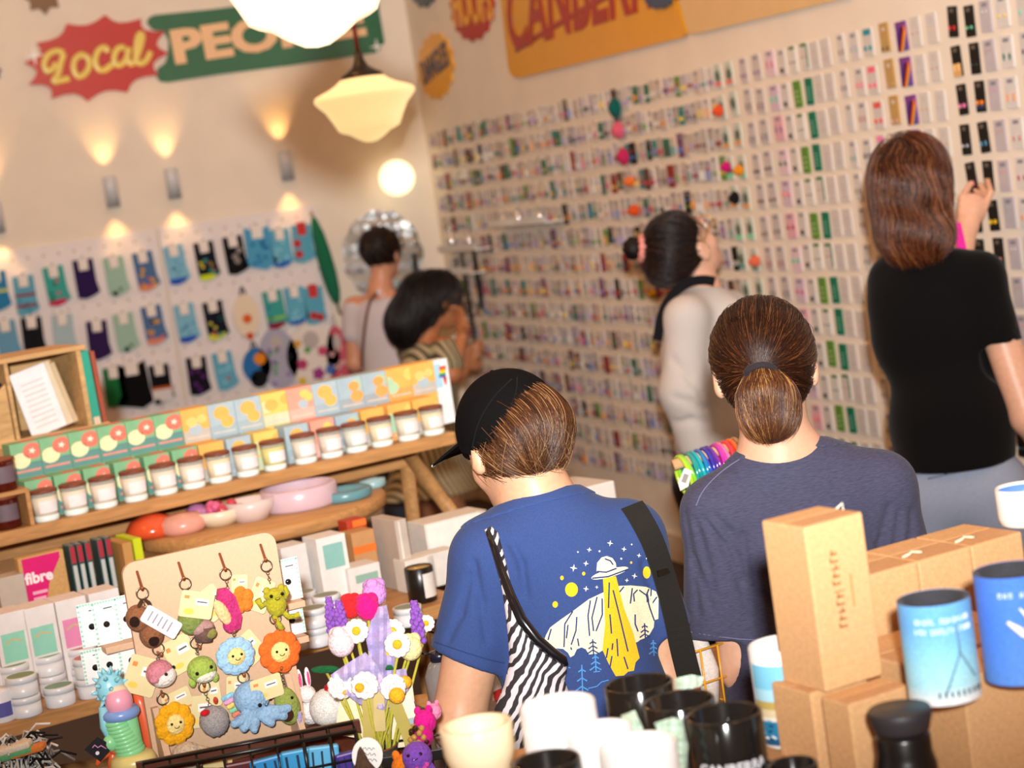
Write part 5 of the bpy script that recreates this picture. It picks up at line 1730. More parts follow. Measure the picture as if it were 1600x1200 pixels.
t = thing('crochet_key_ring', 'rainbow knitted strap half behind the blue octopus', 'key ring', PBM @ T(x, -.012, z), 'crochet key rings on the birch board')
for k, cc in enumerate(('8fc8e0', 'e8a0c8', 'f0d070', '8fd0a8', 'e88a70', 'b0a0e0')):
	MB().box((.022, .006, .0075), (-.002 + .0012 * k, 0, .022 - .0078 * k), CRO(cc), .003, M=RY(-14)).build('strap_band', t)
x, y, z = pb(296, 1182, .06)
t = thing('crochet_shell', 'beige crochet spiral shell lying at the foot of the birch board', 'crochet toy', PBM @ T(x, y, z) @ RY(15))
MB().ball((-.003, 0, 0), (.024, .022, .022), CRO('c2b09a'), 24, 16, disp=lambda d: 1 + .03 * math.sin(26 * d[0])).build('whorl', t)
MB().lathe([(.0, .03), (.006, .024), (.012, .01), (.018, -.004), (.0, -.008)], CRO('c2b09a'), 18, M=T(.016, 0, .002) @ RY(80)).build('spire', t)
MB().prism(rrect(.045, .022, .002, .045, -.006), -.0005, .0005, mat('d9c48a', 'paper')).build('tag', t)
# pin-card rack behind the board
RK = at(312, 1000, 3.10)
RKM = frame(RK, PDIR, (0, 0, 1))
def rk(px, py, off=0.0):
	p = on_plane(px, py, RK - PBK * off, PBK)
	return np.array([float(np.dot(p - RK, PDIR)), -off, float(p[2] - RK[2])])
t = thing('pin_card_rack', 'birch rack of white pin cards standing behind the key-ring board', 'rack', RKM)
l1, r1, l2, r2 = rk(160, 1014), rk(470, 940), rk(164, 1070), rk(476, 996)
zl1, zl2 = (l1[2] + r1[2]) / 2, (l2[2] + r2[2]) / 2
for zz, a, b in ((zl1, l1, r1), (zl2, l2, r2)):
	MB().box((b[0] - a[0], .04, .011), ((a[0] + b[0]) / 2, -.004, zz), birch, .0015).build('ledge', t)
bz = TABZ - float(RK[2])
MB().box((.18, .01, zl1 + .075 - bz), ((l1[0] + r1[0]) / 2, .022, (zl1 + .075 + bz) / 2), birch, .0015).build('back_panel', t)
MB().box((.24, .12, .012), ((l1[0] + r1[0]) / 2, .04, bz + .0065), birch, .002).build('base', t)
for i, (px, lv, lab) in enumerate(((150, 1, 'leftmost on the upper ledge'), (172, 1, 'front one at the left of the upper ledge'), (205, 1, 'second from the left on the upper ledge'), (452, 1, 'right end of the upper ledge, by the frog'), (154, 2, 'leftmost on the lower ledge'), (176, 2, 'front one at the left of the lower ledge'), (210, 2, 'second from the left on the lower ledge'), (460, 2, 'right end of the lower ledge'))):
	zz = (zl1 if lv == 1 else zl2) + .006
	x = rk(px, 1000 if lv == 1 else 1055)[0] if px < 300 else rk(px, 920 if lv == 1 else 985)[0]
	w, h = .041, .07 if lv == 1 else .055
	y = -.002 + (.012 if i in (0, 4) else 0.004 * (i % 3))
	mb = MB()
	mb.box((w, .0016, h), (0, 0, h / 2), mat('eceae8', 'paper'), .0004)
	mt = mat('9fd0bb', 'paper')
	for k in range(9):
		for s in (-1, 1):
			mb.prism(circ(s * (w / 2 - .0025), h * (k + .5) / 9, .0022, 6), .0008, .0012, mt)
		mb.prism(circ(-w / 2 + w * (k + .5) / 9, h - .0025, .0022, 6), .0008, .0012, mt)
	mb.prism(rect(-.002, h * .8, .012, h * .83), .0008, .0012, mat('6a6a6a', 'paper'))
	o = mb.build('pin_card', M=RKM @ T(x, y, zz), label='mint bordered pin card, %s' % lab, cat='pin card', group='pin cards on the birch rack')
	MB().lathe([(0, 0), (.0052, 0), (.0048, .0026), (0, .0032)], mat('1a1a1c', 'gloss'), 14, M=T(-.001, -.0008, h * .45) @ RX(90)).build('pin', o)
# rainbow dragon figure and its neighbours at the left of the board
x, y, z = pb(208, 1185, .01)
dz = float(PO[2]) + z
DM = PBM @ T(x, y, z - .012)
t = thing('dragon_figure', 'rainbow pastel printed dragon standing left of the birch board', 'figurine', DM)
mb = MB()
mb.lathe([(0, 0), (.032, 0), (.036, .008), (.032, .018), (.025, .022), (0, .024)], mat('e3d48a', 'satin'), 28)
mb.build('egg_base', t)
mb = MB()
for k in range(9):
	mb.torus((-.001 * k, 0, .026 + .0062 * k), .0185 - .0003 * k, .005, mat('8fdc9c', 'satin'), 20, 8, RY(-5))
mb.lathe([(.019, .022), (.017, .085)], mat('8fdc9c', 'satin'), 20)
mb.build('coiled_body', t)
MB().torus((-.007, 0, .085), .02, .0095, mat('7f9fd8', 'satin'), 22, 10).build('collar', t)
MB().ball((-.008, -.008, .104), (.021, .019, .023), mat('e8a0b4', 'satin'), 22, 16).build('face', t)
MB().ball((-.008, -.004, .117), (.017, .016, .014), mat('e6d2b0', 'satin'), 18, 12).build('forehead', t)
mb = MB()
mb.ball((-.014, .006, .124), (.022, .018, .026), mat('8fd0e0', 'satin'), 20, 14)
for k in range(26):
	a, b = k * 2.4, .2 + 2.2 * k / 26
	d = np.array((math.sin(b) * math.cos(a), math.sin(b) * math.sin(a), math.cos(b)))
	p = np.array((-.014, .006, .124)) + d * np.array((.021, .017, .025))
	mb.tube([p, p + d * .009], [.0042, .0012], mat('8fd0e0', 'satin'), 6)
mb.build('mane', t)
mb = MB()
mb.tube([(-.03, 0, .1), (-.034, 0, .07), (-.03, 0, .05)], [.008, .007, .005], mat('8fd0e0', 'satin'), 8)
mb.build('tail', t)
MB().ball((-.03, -.004, .045), (.012, .01, .013), mat('8fdc9c', 'satin'), 12, 8).build('wing', t)
x, y, z = pb(222, 1100, -.02)
MB().tube([(0, 0, -.13), (.004, 0, -.05), (0, 0, .0), (-.004, 0, .022)], [.012, .013, .012, .004], mat('e2603a', 'satin'), 12, M=PBM @ T(x, .03, z)).build('seahorse_figure', label='orange curled figurine behind the rainbow dragon', cat='figurine')
x, y, z = pb(178, 1170, .0)
mb = MB()
for k in range(6):
	a = k * 1.1
	mb.tube([(0, 0, 0), (.022 * math.cos(a), .01 * math.sin(a * 2), .018 * math.sin(a) - .006), (.03 * math.cos(a), .012 * math.sin(a * 2) - .004, .026 * math.sin(a) - .014)], [.006, .006, .003], mat('e0643a', 'satin'), 8)
mb.ball((0, -.004, .002), .010, mat('e0643a', 'satin'), 12, 8)
mb.build('octopus_figure', M=PBM @ T(x, y, z), label='small orange octopus figurine at the foot of the rainbow dragon', cat='figurine')
x, y, z = pb(153, 1170, .02)
mb = MB()
mb.prism([(-.02, .004), (.002, .018), (.024, -.002), (.0, -.02)], -.0006, .0006, mat('17121a', 'paper'))
mb.tube([(-.008, -.0012, .004), (-.004, -.0012, .007), (.0, -.0012, .002), (.005, -.0012, .004), (.012, -.0012, -.003)], .0008, mat('e0a0d8', 'paper'), 5)
mb.prism(circ(-.002, -.006, .003, 8), .0006, .001, mat('e8e0ea', 'paper'))
mb.build('swing_tag', M=PBM @ T(x, y, z), label='black diamond swing tag with pink script left of the dragon', cat='tag')
x, y, z = pb(185, 1150, -.01)
MB().box((.04, .02, .024), (0, 0, 0), mat('7a4a34', 'wood'), .003, M=PBM @ T(x, .01, z) @ RY(-10)).build('wooden_block', label='small brown wooden block behind the orange octopus figurine', cat='block')
x, y, z = pb(180, 1105, -.03)
t = thing('clear_pack', 'clear packet with white labels on a birch stick, left of the dragon mane', 'packet', PBM @ T(x, .035, z))
MB().box((.035, .014, .03), (0, 0, 0), mat('6f6f5c', 'gloss'), .003).build('pouch', t)
MB().box((.024, .002, .008), (-.003, -.008, .008), mat('e2e0dc', 'paper'), .0005).build('label', t)
MB().box((.02, .002, .006), (.0, -.008, -.004), mat('e2e0dc', 'paper'), .0005).build('label', t)
MB().box((.012, .012, .05), (.004, .002, -.038), birch, .001).build('stick', t)
# white crochet ball with a cherry, and a bunny
x, y, z = pb(515, 1118, .01)
LZ = LEDZ - float(PO[2])
t = thing('crochet_ball', 'round white crochet cake ball topped with a shiny red cherry', 'crochet toy', PBM @ T(x, y, LZ + .0305))
MB().ball((0, 0, 0), .0305, mat('e6e0da', 'wool', scale=500), 28, 20, disp=lambda d: 1 + .02 * math.sin(40 * d[2]) + .012 * math.sin(22 * d[0])).build('ball', t)
MB().ball((.004, -.006, .032), (.008, .007, .007), mat('b0121c', 'gloss'), 14, 10).build('cherry', t)
x, y, z = pb(482, 1090, -.03)
t = thing('crochet_bunny', 'white crochet bunny peeking out behind the birch board edge', 'crochet toy', PBM @ T(x, .03, LZ + .02))
MB().ball((0, 0, 0), (.02, .018, .02), CRO('e8e2e0'), 20, 14).build('body', t)
MB().ball((-.002, 0, .03), (.015, .014, .014), CRO('e8e2e0'), 18, 12).build('head', t)
for s in (-1, 1):
	e = MB().ball((-.003 + s * .007, 0, .056), (.005, .004, .017), CRO('e8e2e0'), 12, 8).build('ear', t)
	MB().ball((-.003 + s * .007, -.003, .055), (.0025, .002, .012), CRO('e0508a'), 8, 6).build('inner_ear', e)
# ---- crochet bouquet
JC = at(588, 1172, 2.86)
JC = np.array([JC[0], JC[1], 0])
VB = at(590, 1178, 2.86)
jz = float(VB[2])
def stem_to(p, i):
	a = 2.4 * i
	b = np.array([JC[0] + .014 * math.cos(a), JC[1] + .014 * math.sin(a), jz - .03])
	return b
def flower(kind, px, py, dep, r, c, label, i, extra=None, tilt=(0, 0)):
	p = at(px, py, dep)
	M = frame(p, nrm(R0 * math.cos(tilt[0]) - FH * math.sin(tilt[0])), nrm(UPW + FH * .25 * 1 + R0 * tilt[1]))
	t = thing('crochet_flower', label, 'crochet flower', M, 'crochet flowers in the bouquet jar')
	if kind == 'tulip':
		mb = MB()
		mb.ball((0, 0, -.0), (r * .92, r * .85, r), CRO(c, 260), 24, 16)
		for k in range(3):
			a = k * 2.1 + .4
			mb.ball((r * .42 * math.cos(a), r * .42 * math.sin(a), r * .62), (r * .5, r * .42, r * .5), CRO(c, 260), 14, 10)
		mb.build('bloom', t)
	elif kind == 'daisy':
		mb = MB()
		for k in range(11):
			a = 2 * PI * k / 11
			mb.ball((r * .66 * math.cos(a), 0.0, r * .66 * math.sin(a)), (r * .3, r * .2, r * .3), CRO('eeeae6', 300), 10, 8)
			mb.ball((r * .4 * math.cos(a), -.002, r * .4 * math.sin(a)), (r * .2, r * .18, r * .2), CRO('eeeae6', 300), 8, 6)
		mb.ball((0, .002, 0), (r * .7, r * .12, r * .7), CRO('eeeae6', 300), 14, 8)
		mb.build('petals', t)
		ex = extra or (0, 0, .36)
		MB().ball((ex[0] * r, -r * .2, ex[1] * r), (r * ex[2], r * ex[2] * .8, r * ex[2]), CRO('edaf2a', 300), 14, 10).build('flower_centre', t)
	elif kind == 'spike':
		mb = MB()
		for k in range(34):
			a, h = k * 2.4, (k / 34 - .5) * 2 * extra
			rr = r * (1 - .45 * max(0, h / extra))
			mb.ball((rr * .7 * math.cos(a), rr * .7 * math.sin(a), h), (rr * .5, rr * .5, rr * .55), CRO(c, 320), 8, 6)
		mb.tube([(0, 0, -extra), (0, 0, extra)], r * .6, CRO(c, 320), 8)
		mb.build('bloom', t)
	elif kind == 'ball':
		MB().ball((0, 0, 0), r, CRO(c, 280), 18, 12).build('bloom', t)
	elif kind == 'leaf':
		MB().ball((0, 0, 0), (r * 2.6, r * .4, r * .7), CRO(c, 300), 16, 10, RY(extra)).build('bloom', t)
	b = stem_to(p, i)
	mb = MB()
	q = p - FH * .006 - UPW * r * .5 + FH * .012
	mb.tube([q, (q * .5 + b * .5) + FH * .006, b], .0021, mat('b9b23e', 'cloth'), 6)
	k = mb.build('stem', t)
	k.matrix_parent_inverse = t.matrix_world.inverted()
	return t
FLW = [('tulip', 585, 927, 2.92, .0205, 'bd86c6', 'lilac crochet tulip, the topmost bloom of the bouquet'), ('tulip', 574, 949, 2.87, .0195, 'd81a78', 'hot magenta crochet tulip in front of the lilac one'),
	('tulip', 548, 948, 2.93, .0185, 'd8262a', 'red crochet tulip between the lavender and the magenta tulip'), ('tulip', 533, 1004, 2.85, .0215, 'ead0d4', 'pale pink crochet tulip under the lavender spikes'),
	('tulip', 641, 1012, 2.88, .0195, 'ecdf9e', 'pale yellow crochet tulip on the right of the bouquet'), ('ball', 611, 1020, 2.88, .013, 'edaf2a', 'small golden crochet ball beside the pale yellow tulip')]
for i, a in enumerate(FLW):
	flower(*a, i)
flower('spike', 517, 962, 2.93, .0085, '8a55b4', 'lavender crochet spike furthest left in the bouquet', 7, .029, (0, -.1))
flower('spike', 532, 965, 2.90, .009, '8a55b4', 'lavender crochet spike beside the red tulip', 8, .026, (0, .05))
flower('spike', 651, 970, 2.92, .0095, '8a55b4', 'lavender crochet spike nearest the blue sleeve', 9, .031, (0, .1))
for i, (px, py, d, r, lab, ex) in enumerate(((557, 986, 2.85, .0195, 'white crochet daisy below the magenta tulip', None), (613, 987, 2.89, .0205, 'white crochet daisy at the upper right of the bouquet', None), (621, 1007, 2.85, .021, 'white crochet daisy in front of the upper right daisy', None),
											(666, 974, 2.95, .014, 'small white crochet daisy half behind the black loop', None), (532, 1072, 2.85, .021, 'white crochet daisy seen from its side beside the cherry ball', (.3, -.5, .2)), (570, 1071, 2.82, .022, 'large white crochet daisy in the middle of the lower bouquet', (-.35, -.1, .33)),
											(614, 1074, 2.83, .021, 'white crochet daisy with a bulging yellow centre, lower right', (.2, -.6, .58)))):
	flower('daisy', px, py, d, r, None, lab, 10 + i, ex, (0, 0))
flower('ball', 633, 1066, 2.86, .01, 'edaf2a', 'golden crochet ball behind the lower right daisy', 18)
flower('leaf', 508, 1046, 2.9, .0085, '1f5a34', 'dark green crochet leaf stretching left from the bouquet', 19, 6)
flower('leaf', 600, 1041, 2.87, .008, '1f5a34', 'dark green crochet leaf in the middle of the bouquet', 20, 14)
# lilac tissue and cream cards
for nm, lab, poly, dep, c in (('tissue_sheet', 'lilac tissue paper rising behind the tulips of the bouquet', [(585, 950), (604, 945), (612, 985), (618, 1040), (628, 1095), (600, 1110), (585, 1060), (572, 1000)], 2.865, 'b3a6d4'),
							('tissue_sheet', 'lilac tissue paper peaked in front of the lower daisies', [(571, 1019), (590, 1040), (608, 1085), (600, 1110), (560, 1100), (535, 1080), (516, 1055), (545, 1035)], 2.85, 'c0b4de'),
							('tissue_sheet', 'lilac tissue paper scrap at the right of the bouquet', [(612, 1048), (634, 1044), (640, 1075), (622, 1100), (610, 1080)], 2.865, 'b9abd8')):
	mb = MB()
	q = random.Random(lab)
	vs, fs = puff(poly, lambda x, y: dep + .008 * math.sin(x * .23) + .006 * math.sin(y * .17 + x * .05), .0012, 6, .0006)
	mb.add(vs, fs, mat(c, 'cloth', rough=.7), False)
	mb.build(nm, label=lab, cat='tissue paper')
for i, (px, py, w, h, ang, d, lab) in enumerate(((560, 1110, .06, .085, 14, 2.905, 'cream card behind the stems on the left of the jar'), (618, 1118, .062, .1, -2, 2.91, 'cream card standing behind the jar on the right'), (575, 1120, .016, .07, 4, 2.84, 'narrow olive card twisted among the left stems'),
												(630, 1130, .018, .075, -16, 2.84, 'narrow olive card hanging at the right of the stems'), (592, 1112, .018, .06, 2, 2.845, 'narrow tan card between the stems'), (640, 1122, .026, .07, -12, 2.86, 'cream tag with faint print at the right of the bouquet'))):
	p = at(px, py, d)
	mb = MB()
	mb.prism(rrect(w, h, .003), -.0006, .0006, mat(['efe2bc', 'efe2bc', 'b9a658', 'b0a050', 'c9b478', 'f0e6c8'][i], 'paper'))
	if i == 5:
		mb.prism(rect(-.006, -.03, .006, .0), .0006, .001, mat('9fb0b4', 'paper'))
	mb.build('tag_card', M=frame(p, R0, UPW) @ RY(ang + 4), label=lab, cat='tag')
t = thing('glass_jar', 'clear glass jar with a dark rim holding the crochet stems', 'jar', Matrix.Translation(V((JC[0], JC[1], jz - .085))))
MB().lathe([(0, 0), (.03, 0), (.032, .004), (.032, .096), (.030, .096), (.030, .006), (0, .005)], mat('dfe6e2', 'gloss', trans=.95, ior=1.2, rough=.03), 32).build('glass', t)
MB().torus((0, 0, .096), .0315, .0016, mat('7a4a34', 'satin'), 32, 8).build('rim', t)
t['label'] = 'clear glass jar with a brown rim holding the crochet stems'
# ---- black wire baskets in front of the table ledge
blackw = mat('17140f', 'satin')
def rail(mb, pts, r=.0026):
	mb.tube(pts, r, blackw, 8)
BB = at(556, 1141, 2.80)
zr = float(BB[2])
BA = on_z(222, 1206, zr)
t = thing('wire_basket', 'black wire basket of blue packets below the walnut ledge', 'basket', Matrix.Translation(V(BA)))
bdir = nrm(BB - BA)
bbk = nrm(np.cross(UPW, bdir))
L_ = np.linalg.norm(BB - BA)
Hh, Dd = .085, .045
mb = MB()
for z, dd in ((0, 0), (-Hh, 0), (-Hh * .5, 0)):
	pts = [np.array((0, 0, z)), bdir * L_ + UPW * z, bdir * L_ + bbk * Dd + UPW * z, bbk * Dd + UPW * z]
	mb.tube(pts, .003 if z == 0 else .002, blackw, 8, True)
mb.build('rim_wires', t)
for i in range(9):
	x = L_ * i / 8
	MB().tube([bdir * x, bdir * x - UPW * Hh, bdir * x - UPW * Hh + bbk * Dd, bdir * x + bbk * Dd], .0028 if i in (6, 7) else .0016, blackw, 6).build('wire', t)
MB().box((L_ + .02, .006, .02), (0, 0, 0), walnut, .001, M=frame(bdir * L_ / 2 + bbk * (Dd + .006) - UPW * .008, bdir, UPW)).build('back_rail', t)
for i, (px, py, w, h, c, lab) in enumerate(((420, 1200, .05, .06, '2a8ac8', 'bright blue packet seen through the wire basket'), (470, 1190, .055, .065, '3a9ad0', 'sky blue packet with dark stripes in the wire basket'), (505, 1182, .045, .065, '5fb0dc', 'light blue packet beside the basket post'),
											(540, 1178, .03, .05, '4a2a8a', 'purple packet at the right end of the wire basket'), (380, 1210, .05, .06, '5a1a22', 'dark red packet at the left of the wire basket'), (325, 1222, .05, .055, '6a2420', 'brownish red packet deep in the wire basket'))):
	p = at(px, py, 2.81)
	p[2] = zr - Hh + .003 + h / 2
	mb = MB()
	mb.box((w, .012, h), (0, 0, 0), mat(c, 'plastic'), .003)
	for k in range(3):
		mb.prism(rect(-w * .4 + w * .3 * k, -h * .4, -w * .33 + w * .3 * k, h * .4), .006, .0066, mat('16324a', 'paper'))
	mb.build('packet', M=frame(p, bdir, UPW) @ RY(4 * (i % 3 - 1)), label=lab, cat='packet', group='packets in the wire basket')
CA, CB = at(598, 1192, 2.80), at(692, 1171, 2.80)
CB[2] = CA[2]
t = thing('wire_basket', 'second black wire basket below the jar of stems', 'basket', Matrix.Translation(V(CA)))
bd2 = nrm(CB - CA)
bk2 = nrm(np.cross(UPW, bd2))
L2 = np.linalg.norm(CB - CA) + .06
mb = MB()
MB().box((L2, .003, .016), (0, 0, 0), blackw, .001, M=frame(bd2 * L2 / 2, bd2, UPW)).build('front_bar', t)
for z in (0, -.1):
	mb.tube([UPW * z, bd2 * L2 + UPW * z, bd2 * L2 + bk2 * .1 + UPW * z, bk2 * .1 + UPW * z], .002, blackw, 6, True)
mb.build('rim_wires', t)
for i in range(6):
	x = L2 * i / 5
	MB().tube([bd2 * x, bd2 * x - UPW * .1, bd2 * x - UPW * .1 + bk2 * .1, bd2 * x + bk2 * .1], .0018, blackw, 6).build('wire', t)
CF = CA[2] - .1 + .004
def toy_at(px, py, d):
	return Matrix.Translation(V(at(px, py, d))) @ RZ(-math.degrees(AZ))
t = thing('crochet_octopus', 'small purple crochet octopus with pink dots and a smile', 'crochet toy', toy_at(652, 1183, 2.76))
MB().ball((0, 0, 0), (.022, .02, .023), CRO('7a4ab0'), 22, 16).build('head', t)
mb = MB()
face(mb, -.002, .008, -.0195, .0026, .009)
mb.build('face', t)
for k in range(7):
	a = -2.7 + k * .45
	MB().ball((.013 * math.cos(a * 1.7), -.0185 + .002 * abs(math.cos(a * 1.7)), -.008 + .01 * math.sin(a)), (.004, .003, .004), CRO('d04aa0'), 8, 6).build('dot', t)
for k in range(5):
	a = -PI + PI * k / 4
	MB().tube([(.014 * math.cos(a), .006 * math.sin(a), -.014), (.022 * math.cos(a), .012 * math.sin(a), -.032), (.026 * math.cos(a), .014 * math.sin(a), -.05)], [.007, .006, .004], CRO('7a4ab0'), 8).build('arm', t)
for px, py, d, r, c, lab in ((664, 1128, 2.86, .017, 'd8208a', 'hot pink knitted toy above the purple octopus'), (662, 1150, 2.85, .015, 'c81a80', 'magenta knitted toy between the pink toy and the purple octopus'), (640, 1115, 2.88, .013, '9a6ac8', 'violet knitted toy beside the hot pink toy'),
							(632, 1200, 2.78, .019, 'e07a20', 'orange knitted toy at the bottom edge beside the purple octopus'), (678, 1112, 2.9, .012, 'e88ab0', 'light pink knitted toy beside the bare elbow')):
	t = thing('crochet_toy', lab, 'crochet toy', toy_at(px, py, d))
	MB().ball((0, 0, 0), (r, r * .9, r * 1.1), CRO(c), 18, 12).build('body', t)
	for s in (-1, 1):
		MB().ball((s * r * .5, 0, r * 1.05), (r * .32, r * .25, r * .42), CRO(c), 10, 8).build('ear', t)
mb = MB()
for k in range(16):
	a, b = k * 2.4, k / 16
	mb.ball((.012 * math.cos(a) * (1 - b * .4), .012 * math.sin(a) * (1 - b * .4), -.012 + .026 * b), .0048, mat('b98a4a' if k % 3 else '3a2416', 'gloss'), 8, 6)
mb.build('beaded_charm', M=toy_at(652, 1148, 2.84), label='bead ball of gold and brown beads left of the magenta toy', cat='charm')
t = thing('swing_tag', 'white oval swing tag with handwriting above a brown felt point', 'tag', toy_at(574, 1180, 2.74) @ RY(12))
mb = MB()
mb.prism(circ(0, 0, .022, 28, .026), -.0006, .0006, mat('eeebe6', 'paper'))
for k in range(3):
	pts = [(-.012 + .0022 * i + .002 * k, -.0012, .010 - .008 * k + .0022 * math.sin(i * 2.2 + k)) for i in range(11)]
	mb.tube(pts, .0005, mat('3a3632', 'paper'), 5)
mb.build('card', t)
pf = at(567, 1196, 2.72)
MB().box((.07, .05, float(pf[2]) - .031), (0, 0, 0), walnut, .003, M=frame(np.array([pf[0], pf[1], (float(pf[2]) - .031) / 2]), R0, UPW)).build('display_pedestal', label='slim walnut pedestal under the brown knitted hat', cat='pedestal')
t = thing('felt_point', 'brown knitted pointed hat in front of the white oval tag', 'crochet toy', toy_at(567, 1196, 2.72))
MB().lathe([(0, .028), (.004, .022), (.010, .004), (.02, -.012), (.024, -.03), (0, -.03)], mat('5a4334', 'knit'), 18).build('cone', t)
MB().torus((0, 0, -.026), .0225, .004, mat('4a3528', 'knit'), 20, 8).build('brim', t)
# fringed textile in the far left corner
p = at(38, 1188, 3.3)
mb = MB()
q = random.Random(3)
for k in range(190):
	a = q.uniform(0, 2 * PI)
	r0 = q.uniform(0, .05)
	b = np.array((r0 * math.cos(a), r0 * math.sin(a) * .6, q.uniform(-.02, .035)))
	e = b + np.array((q.uniform(-.03, .05), q.uniform(-.03, .03), q.uniform(-.04, .02)))
	mb.tube([b, (b + e) / 2 + np.array((0, 0, .012)), e], .0022, mat(q.choice(['d8d4cc', 'd8d4cc', '1a1817', '1a1817', '8a8680', 'c8c4ba']), 'cloth'), 5)
mb.build('fringed_cloth', M=Matrix.Translation(V(p)), label='heap of black and white fringed cloth in the lower corner', cat='cloth', kind='stuff')
for i, (px, py, c, lab) in enumerate(((22, 1168, 'd9cdb8', 'cream folded scarf tucked in the fringed heap'), (28, 1176, '5fa070', 'green folded scarf tucked in the fringed heap'), (44, 1172, 'd07a3a', 'orange folded scarf tucked in the fringed heap'))):
	MB().box((.06, .03, .012), (0, 0, 0), mat(c, 'cloth'), .004, M=toy_at(px, py, 3.27) @ RY(-8)).build('scarf', label=lab, cat='scarf', group='folded scarves in the corner')
t = thing('side_table', 'dark table in the lower corner under the fringed cloth', 'table', Matrix.Translation(V((p[0] - .15, p[1] + .1, 0))))
tz2 = float(p[2]) - .03
MB().box((.3, .3, .03), (.02, 0, tz2 - .015), walnut, .004).build('tabletop', t)
for sx in (-1, 1):
	for sy in (-1, 1):
		MB().box((.04, .04, tz2 - .03), (.02 + sx * .12, sy * .12, (tz2 - .03) / 2), walnut, .003).build('leg', t)
# ================================================================ the counter nearest the camera
CZ = .965
t = thing('front_counter', 'pale counter top carrying the mugs and kraft boxes', 'table', frame(np.array([*(at(1150, 1300, 1.9)[:2]), 0]), R0, UPW))
MB().box((1.5, 1.0, .03), (.12, .1, CZ - .016), mat('b98a58', 'wood'), .004).build('tabletop', t)
for x in (-.55, .8):
	for y in (-.33, .55):
		MB().box((.05, .05, CZ - .032), (x, y, (CZ - .032) / 2), mat('8a6440', 'wood'), .003).build('leg', t)
XK = nrm(R0 * .889 + FH * .458)
kraft = mat('cfa272', 'kraft')
kraft2 = mat('c4966a', 'kraft')
def kbox(corner, w, d, h, label, print_=False, name='kraft_box', twine=False, M=None):
	"""corner: nearest bottom corner of the box."""
	M = frame(corner, XK, UPW) if M is None else M
	o = thing(name, label, 'box', M, 'kraft cardboard boxes')
	mb = MB()
	mb.box((w, d, h), (w / 2, d / 2, h / 2), kraft, .0022)
	mb.build('carton', o)
	mb = MB()
	mb.box((w * .97, d * .5 - .001, .001), (w / 2, d * .26, h + .0003), kraft2, .0003)
	mb.box((w * .97, d * .46, .001), (w / 2, d * .75, h + .0003), kraft, .0003)
	mb.build('lid_flap', o)
	if print_:
		mb = MB()
		ink = mat('8f6238', 'paper')
		for j, (x, z0, n, s) in enumerate(((.42, .62, 5, .0085), (.44, .36, 5, .0085))):
			for k in range(n):
				z = h * z0 + k * s
				mb.box((.010, .0006, s * .28), (w * x, -.0003, z), ink)
				mb.box((.0022, .0006, s * .6), (w * x - .005 + .006 * ((k * 7) % 3) / 2, -.0003, z + s * .25), ink)
		mb.box((.014, .0006, .0012), (w * .44, -.0003, h * .575), ink)
		mb.box((.0022, .0006, h * .2), (w * .66, -.0003, h * .56), mat('b08350', 'paper'))
		mb.build('stamp', o)
	if twine:
		mb = MB()
		mb.tube([(w * .02, d * .3, h + .001), (w * .12, d * .26, h + .004), (w * .2, d * .3, h + .005), (w * .28, d * .24, h + .004), (w * .4, d * .28, h + .001)], .0018, mat('e2d2b4', 'cloth'), 6)
		mb.build('twine', o)
	return o
S_ = .081
c0 = at(1291, 1083, 2.13)
ztb = float(c0[2])
ft = at(1253, 829, 2.13)
HT = .188
kbox(c0, S_, S_, HT, 'tall kraft bottle box standing on the lower boxes, stamped down its side', True)
mb = MB()
mb.tube([at(1305, 797, 2.2), at(1316, 786, 2.21), at(1318, 800, 2.2)], .0012, mat('eae2d2', 'cloth'), 6)
mb.build('ribbon_loop', label='thin white ribbon loop sticking up from the tall kraft box', cat='ribbon')
hl = ztb - CZ - .0005
lo = np.array([c0[0], c0[1], CZ + .0003])
YK = nrm(np.cross(UPW, XK))
f1, f2 = (np.array([*on_z(x, y, ztb)[:2], CZ + .0003]) for x, y in ((1266, 1083), (1326, 1101)))
kbox(f2, .084, .05, hl, 'low kraft box under the front corner of the tall box')
kbox(f1, .08, .075, hl * .998, 'low kraft box under the left edge of the tall box')
kbox(lo + XK * .122 - YK * .0, .098, .135, hl, 'low kraft box under the sky blue can cooler')
kbox(lo + XK * .222 - YK * .0, .1, .135, hl, 'low kraft box under the royal blue can cooler')
kbox(lo + XK * .122 - YK * .085, .1, .08, hl * .99, 'low kraft box right of the black flask')
kbox(lo + XK * .224 - YK * .085, .1, .08, hl * .985, 'low kraft box at the lower right edge of the photo')
# back row of larger boxes
cb = at(1372, 1075, 2.36)
cb = np.array([cb[0], cb[1], CZ + .0003])
hb = float(at(1367, 895, 2.36)[2]) - CZ
for i, lab in enumerate(('big kraft box beside the tall box, back row', 'big kraft box in the middle of the back row', 'big kraft box at the right edge, back row')):
	kbox(cb + XK * (.0865 * i), .084, .11, hb, lab, twine=True)
